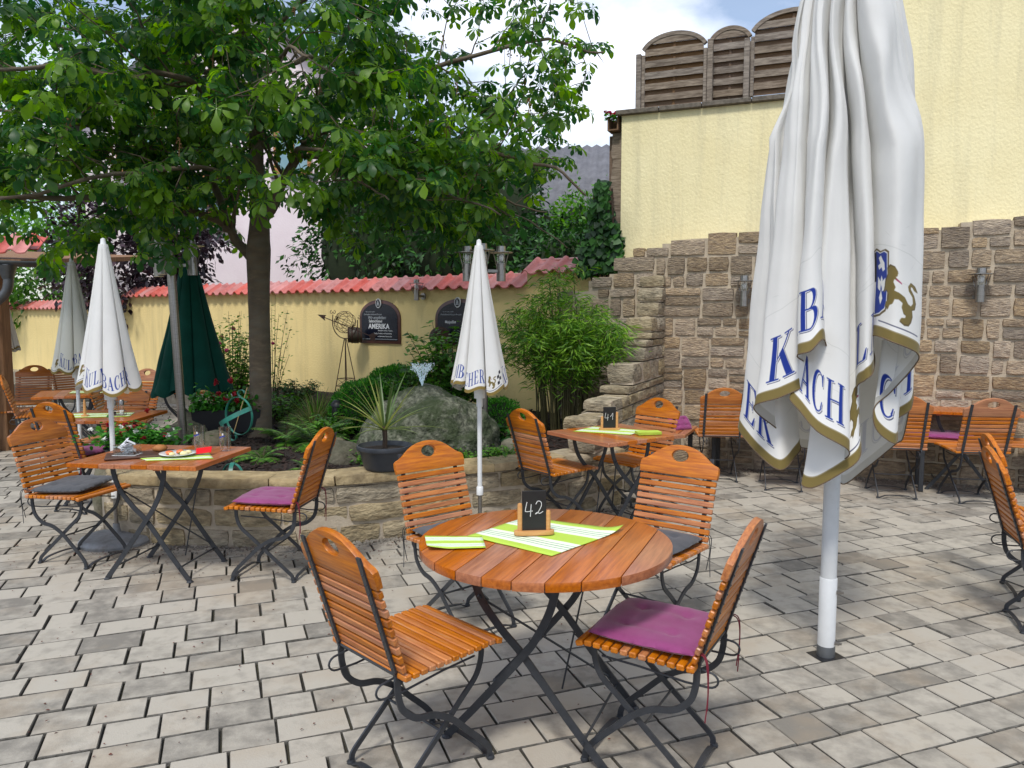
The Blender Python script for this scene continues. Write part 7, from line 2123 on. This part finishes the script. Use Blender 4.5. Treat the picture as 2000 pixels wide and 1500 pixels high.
# ---- flower trough and geranium bowl
def flowers(root, pts, nleaf, size, seed, cols, nf, fr_=0.016):
    rs = random.Random(seed); Pp, Dd = [], []
    for k in range(nleaf):
        q = pts(rs); Pp.append(q); a = rs.uniform(0, 6.3); Dd.append((math.cos(a), math.sin(a), rs.uniform(-0.4, 0.5)))
    Pp = np.array(Pp); Dd = np.array(Dd); X, Y, Z_ = axes(Dd, npr.normal(0, 0.4, Dd.shape) + np.array([0, 0, 1.0]))
    RL = ([(0, 0, 0), (-0.42, 0.3, 0.05), (-0.4, 0.75, 0.03), (0, 1, -0.03), (0.4, 0.75, 0.03), (0.42, 0.3, 0.05), (0, 0.5, -0.03)], [(0, 6, 1), (1, 6, 2), (2, 6, 3), (3, 6, 4), (4, 6, 5), (5, 6, 0)])
    tag(instance_mesh('foliage', RL[0], RL[1], Pp, X, Y, Z_, size * npr.uniform(0.6, 1.2, len(Pp)), M['boxleaf'], root, np.clip(npr.normal(0.35, 0.25, len(Pp)), 0, 1)), kind='stuff')
    for k in range(nf):
        q = Vector(pts(rs)); q.z += size * 0.9; c = cols[k % len(cols)]; mb = MB()
        for j in range(14):
            dd = Vector((rs.gauss(0, 1), rs.gauss(0, 1), rs.gauss(0.3, 0.8))).normalized() * fr_ * rs.uniform(0.5, 1.1); s_ = fr_ * 0.75
            mb.add([(s_, 0, 0), (0, s_, 0.3 * s_), (-s_, 0, 0), (0, -s_, 0.3 * s_)], [(0, 1, 2, 3)], TR(q.x + dd.x, q.y + dd.y, q.z + dd.z, rs.uniform(0, 6), rs.uniform(-1, 1), rs.uniform(-1, 1)))
        mb.build('blossom', c, root)
tr = thing('flower_trough', 'long black trough of red and white geraniums before the green parasol', 'flower trough', (-2.66, 7.22, 0.50), R(14))
tr.scale = (0.85, 1, 1.4)
mb = MB(); mb.add([(-0.33, -0.08, 0), (0.33, -0.08, 0), (0.33, 0.08, 0), (-0.33, 0.08, 0), (-0.36, -0.10, 0.15), (0.36, -0.10, 0.15), (0.36, 0.10, 0.15), (-0.36, 0.10, 0.15), (-0.35, -0.09, 0.15), (0.35, -0.09, 0.15), (0.35, 0.09, 0.15), (-0.35, 0.09, 0.15), (-0.33, -0.08, 0.12), (0.33, -0.08, 0.12), (0.33, 0.08, 0.12), (-0.33, 0.08, 0.12)],
 [(3, 2, 1, 0), (0, 1, 5, 4), (1, 2, 6, 5), (2, 3, 7, 6), (3, 0, 4, 7), (4, 5, 9, 8), (5, 6, 10, 9), (6, 7, 11, 10), (7, 4, 8, 11), (8, 9, 13, 12), (9, 10, 14, 13), (10, 11, 15, 14), (11, 8, 12, 15), (12, 13, 14, 15)])
mb.build('trough', M['black'], tr)
flowers(tr, lambda r_: (r_.uniform(-0.37, 0.37), r_.gauss(0, 0.06), 0.15 + abs(r_.gauss(0, 0.05))), 900, 0.042, 3, [M['red'], M['red'], M['red'], M['whitepetal'], M['red']], 14, 0.022)
gb = thing('geranium_bowl', 'bowl of white and red geraniums behind the left table', 'flower bowl', (-2.93, 5.95, 0.44))
MB().lathe([(0, 0), (0.14, 0), (0.17, 0.03), (0.20, 0.13), (0.21, 0.135), (0.20, 0.12), (0, 0.115)], 30).build('bowl', M['pot'], gb, smooth=True, sharp=40)
flowers(gb, lambda r_: (r_.gauss(0.03, 0.16), r_.gauss(0, 0.10), 0.15 + abs(r_.gauss(0, 0.065))), 1100, 0.042, 4, [M['whitepetal'], M['whitepetal'], M['red'], M['whitepetal'], M['red']], 24, 0.016)
flowers(FLOWERBOX, lambda r_: (r_.uniform(-0.1, 0.06), r_.uniform(-0.1, 0.1), 0.13 + abs(r_.gauss(0, 0.03))), 130, 0.035, 5, [M['red'], M['pink']], 7, 0.018)
o = MB().lathe([(0, 0), (0.05, 0), (0.055, 0.02), (0.05, 0.10), (0.065, 0.105), (0.06, 0.13), (0.03, 0.16), (0, 0.165)], 18).build('garden_lantern', M['black'], None, smooth=True, sharp=40)
o.location = (-1.66, 7.35, BEDZ + 0.18); tag(o, 'small black solar lantern below the weather vane', 'lantern')
o = MB().lathe([(0.012, 0), (0.012, 0.2)], 8).build('post', M['black'], o)
o.location = (0, 0, -0.18)
# gold letter on the green parasol flank is printed cloth
def report():
    n = sum(len(o.data.polygons) for o in bpy.data.objects if o.type == 'MESH'); print('objects', len(bpy.data.objects), 'polys', n)
report()
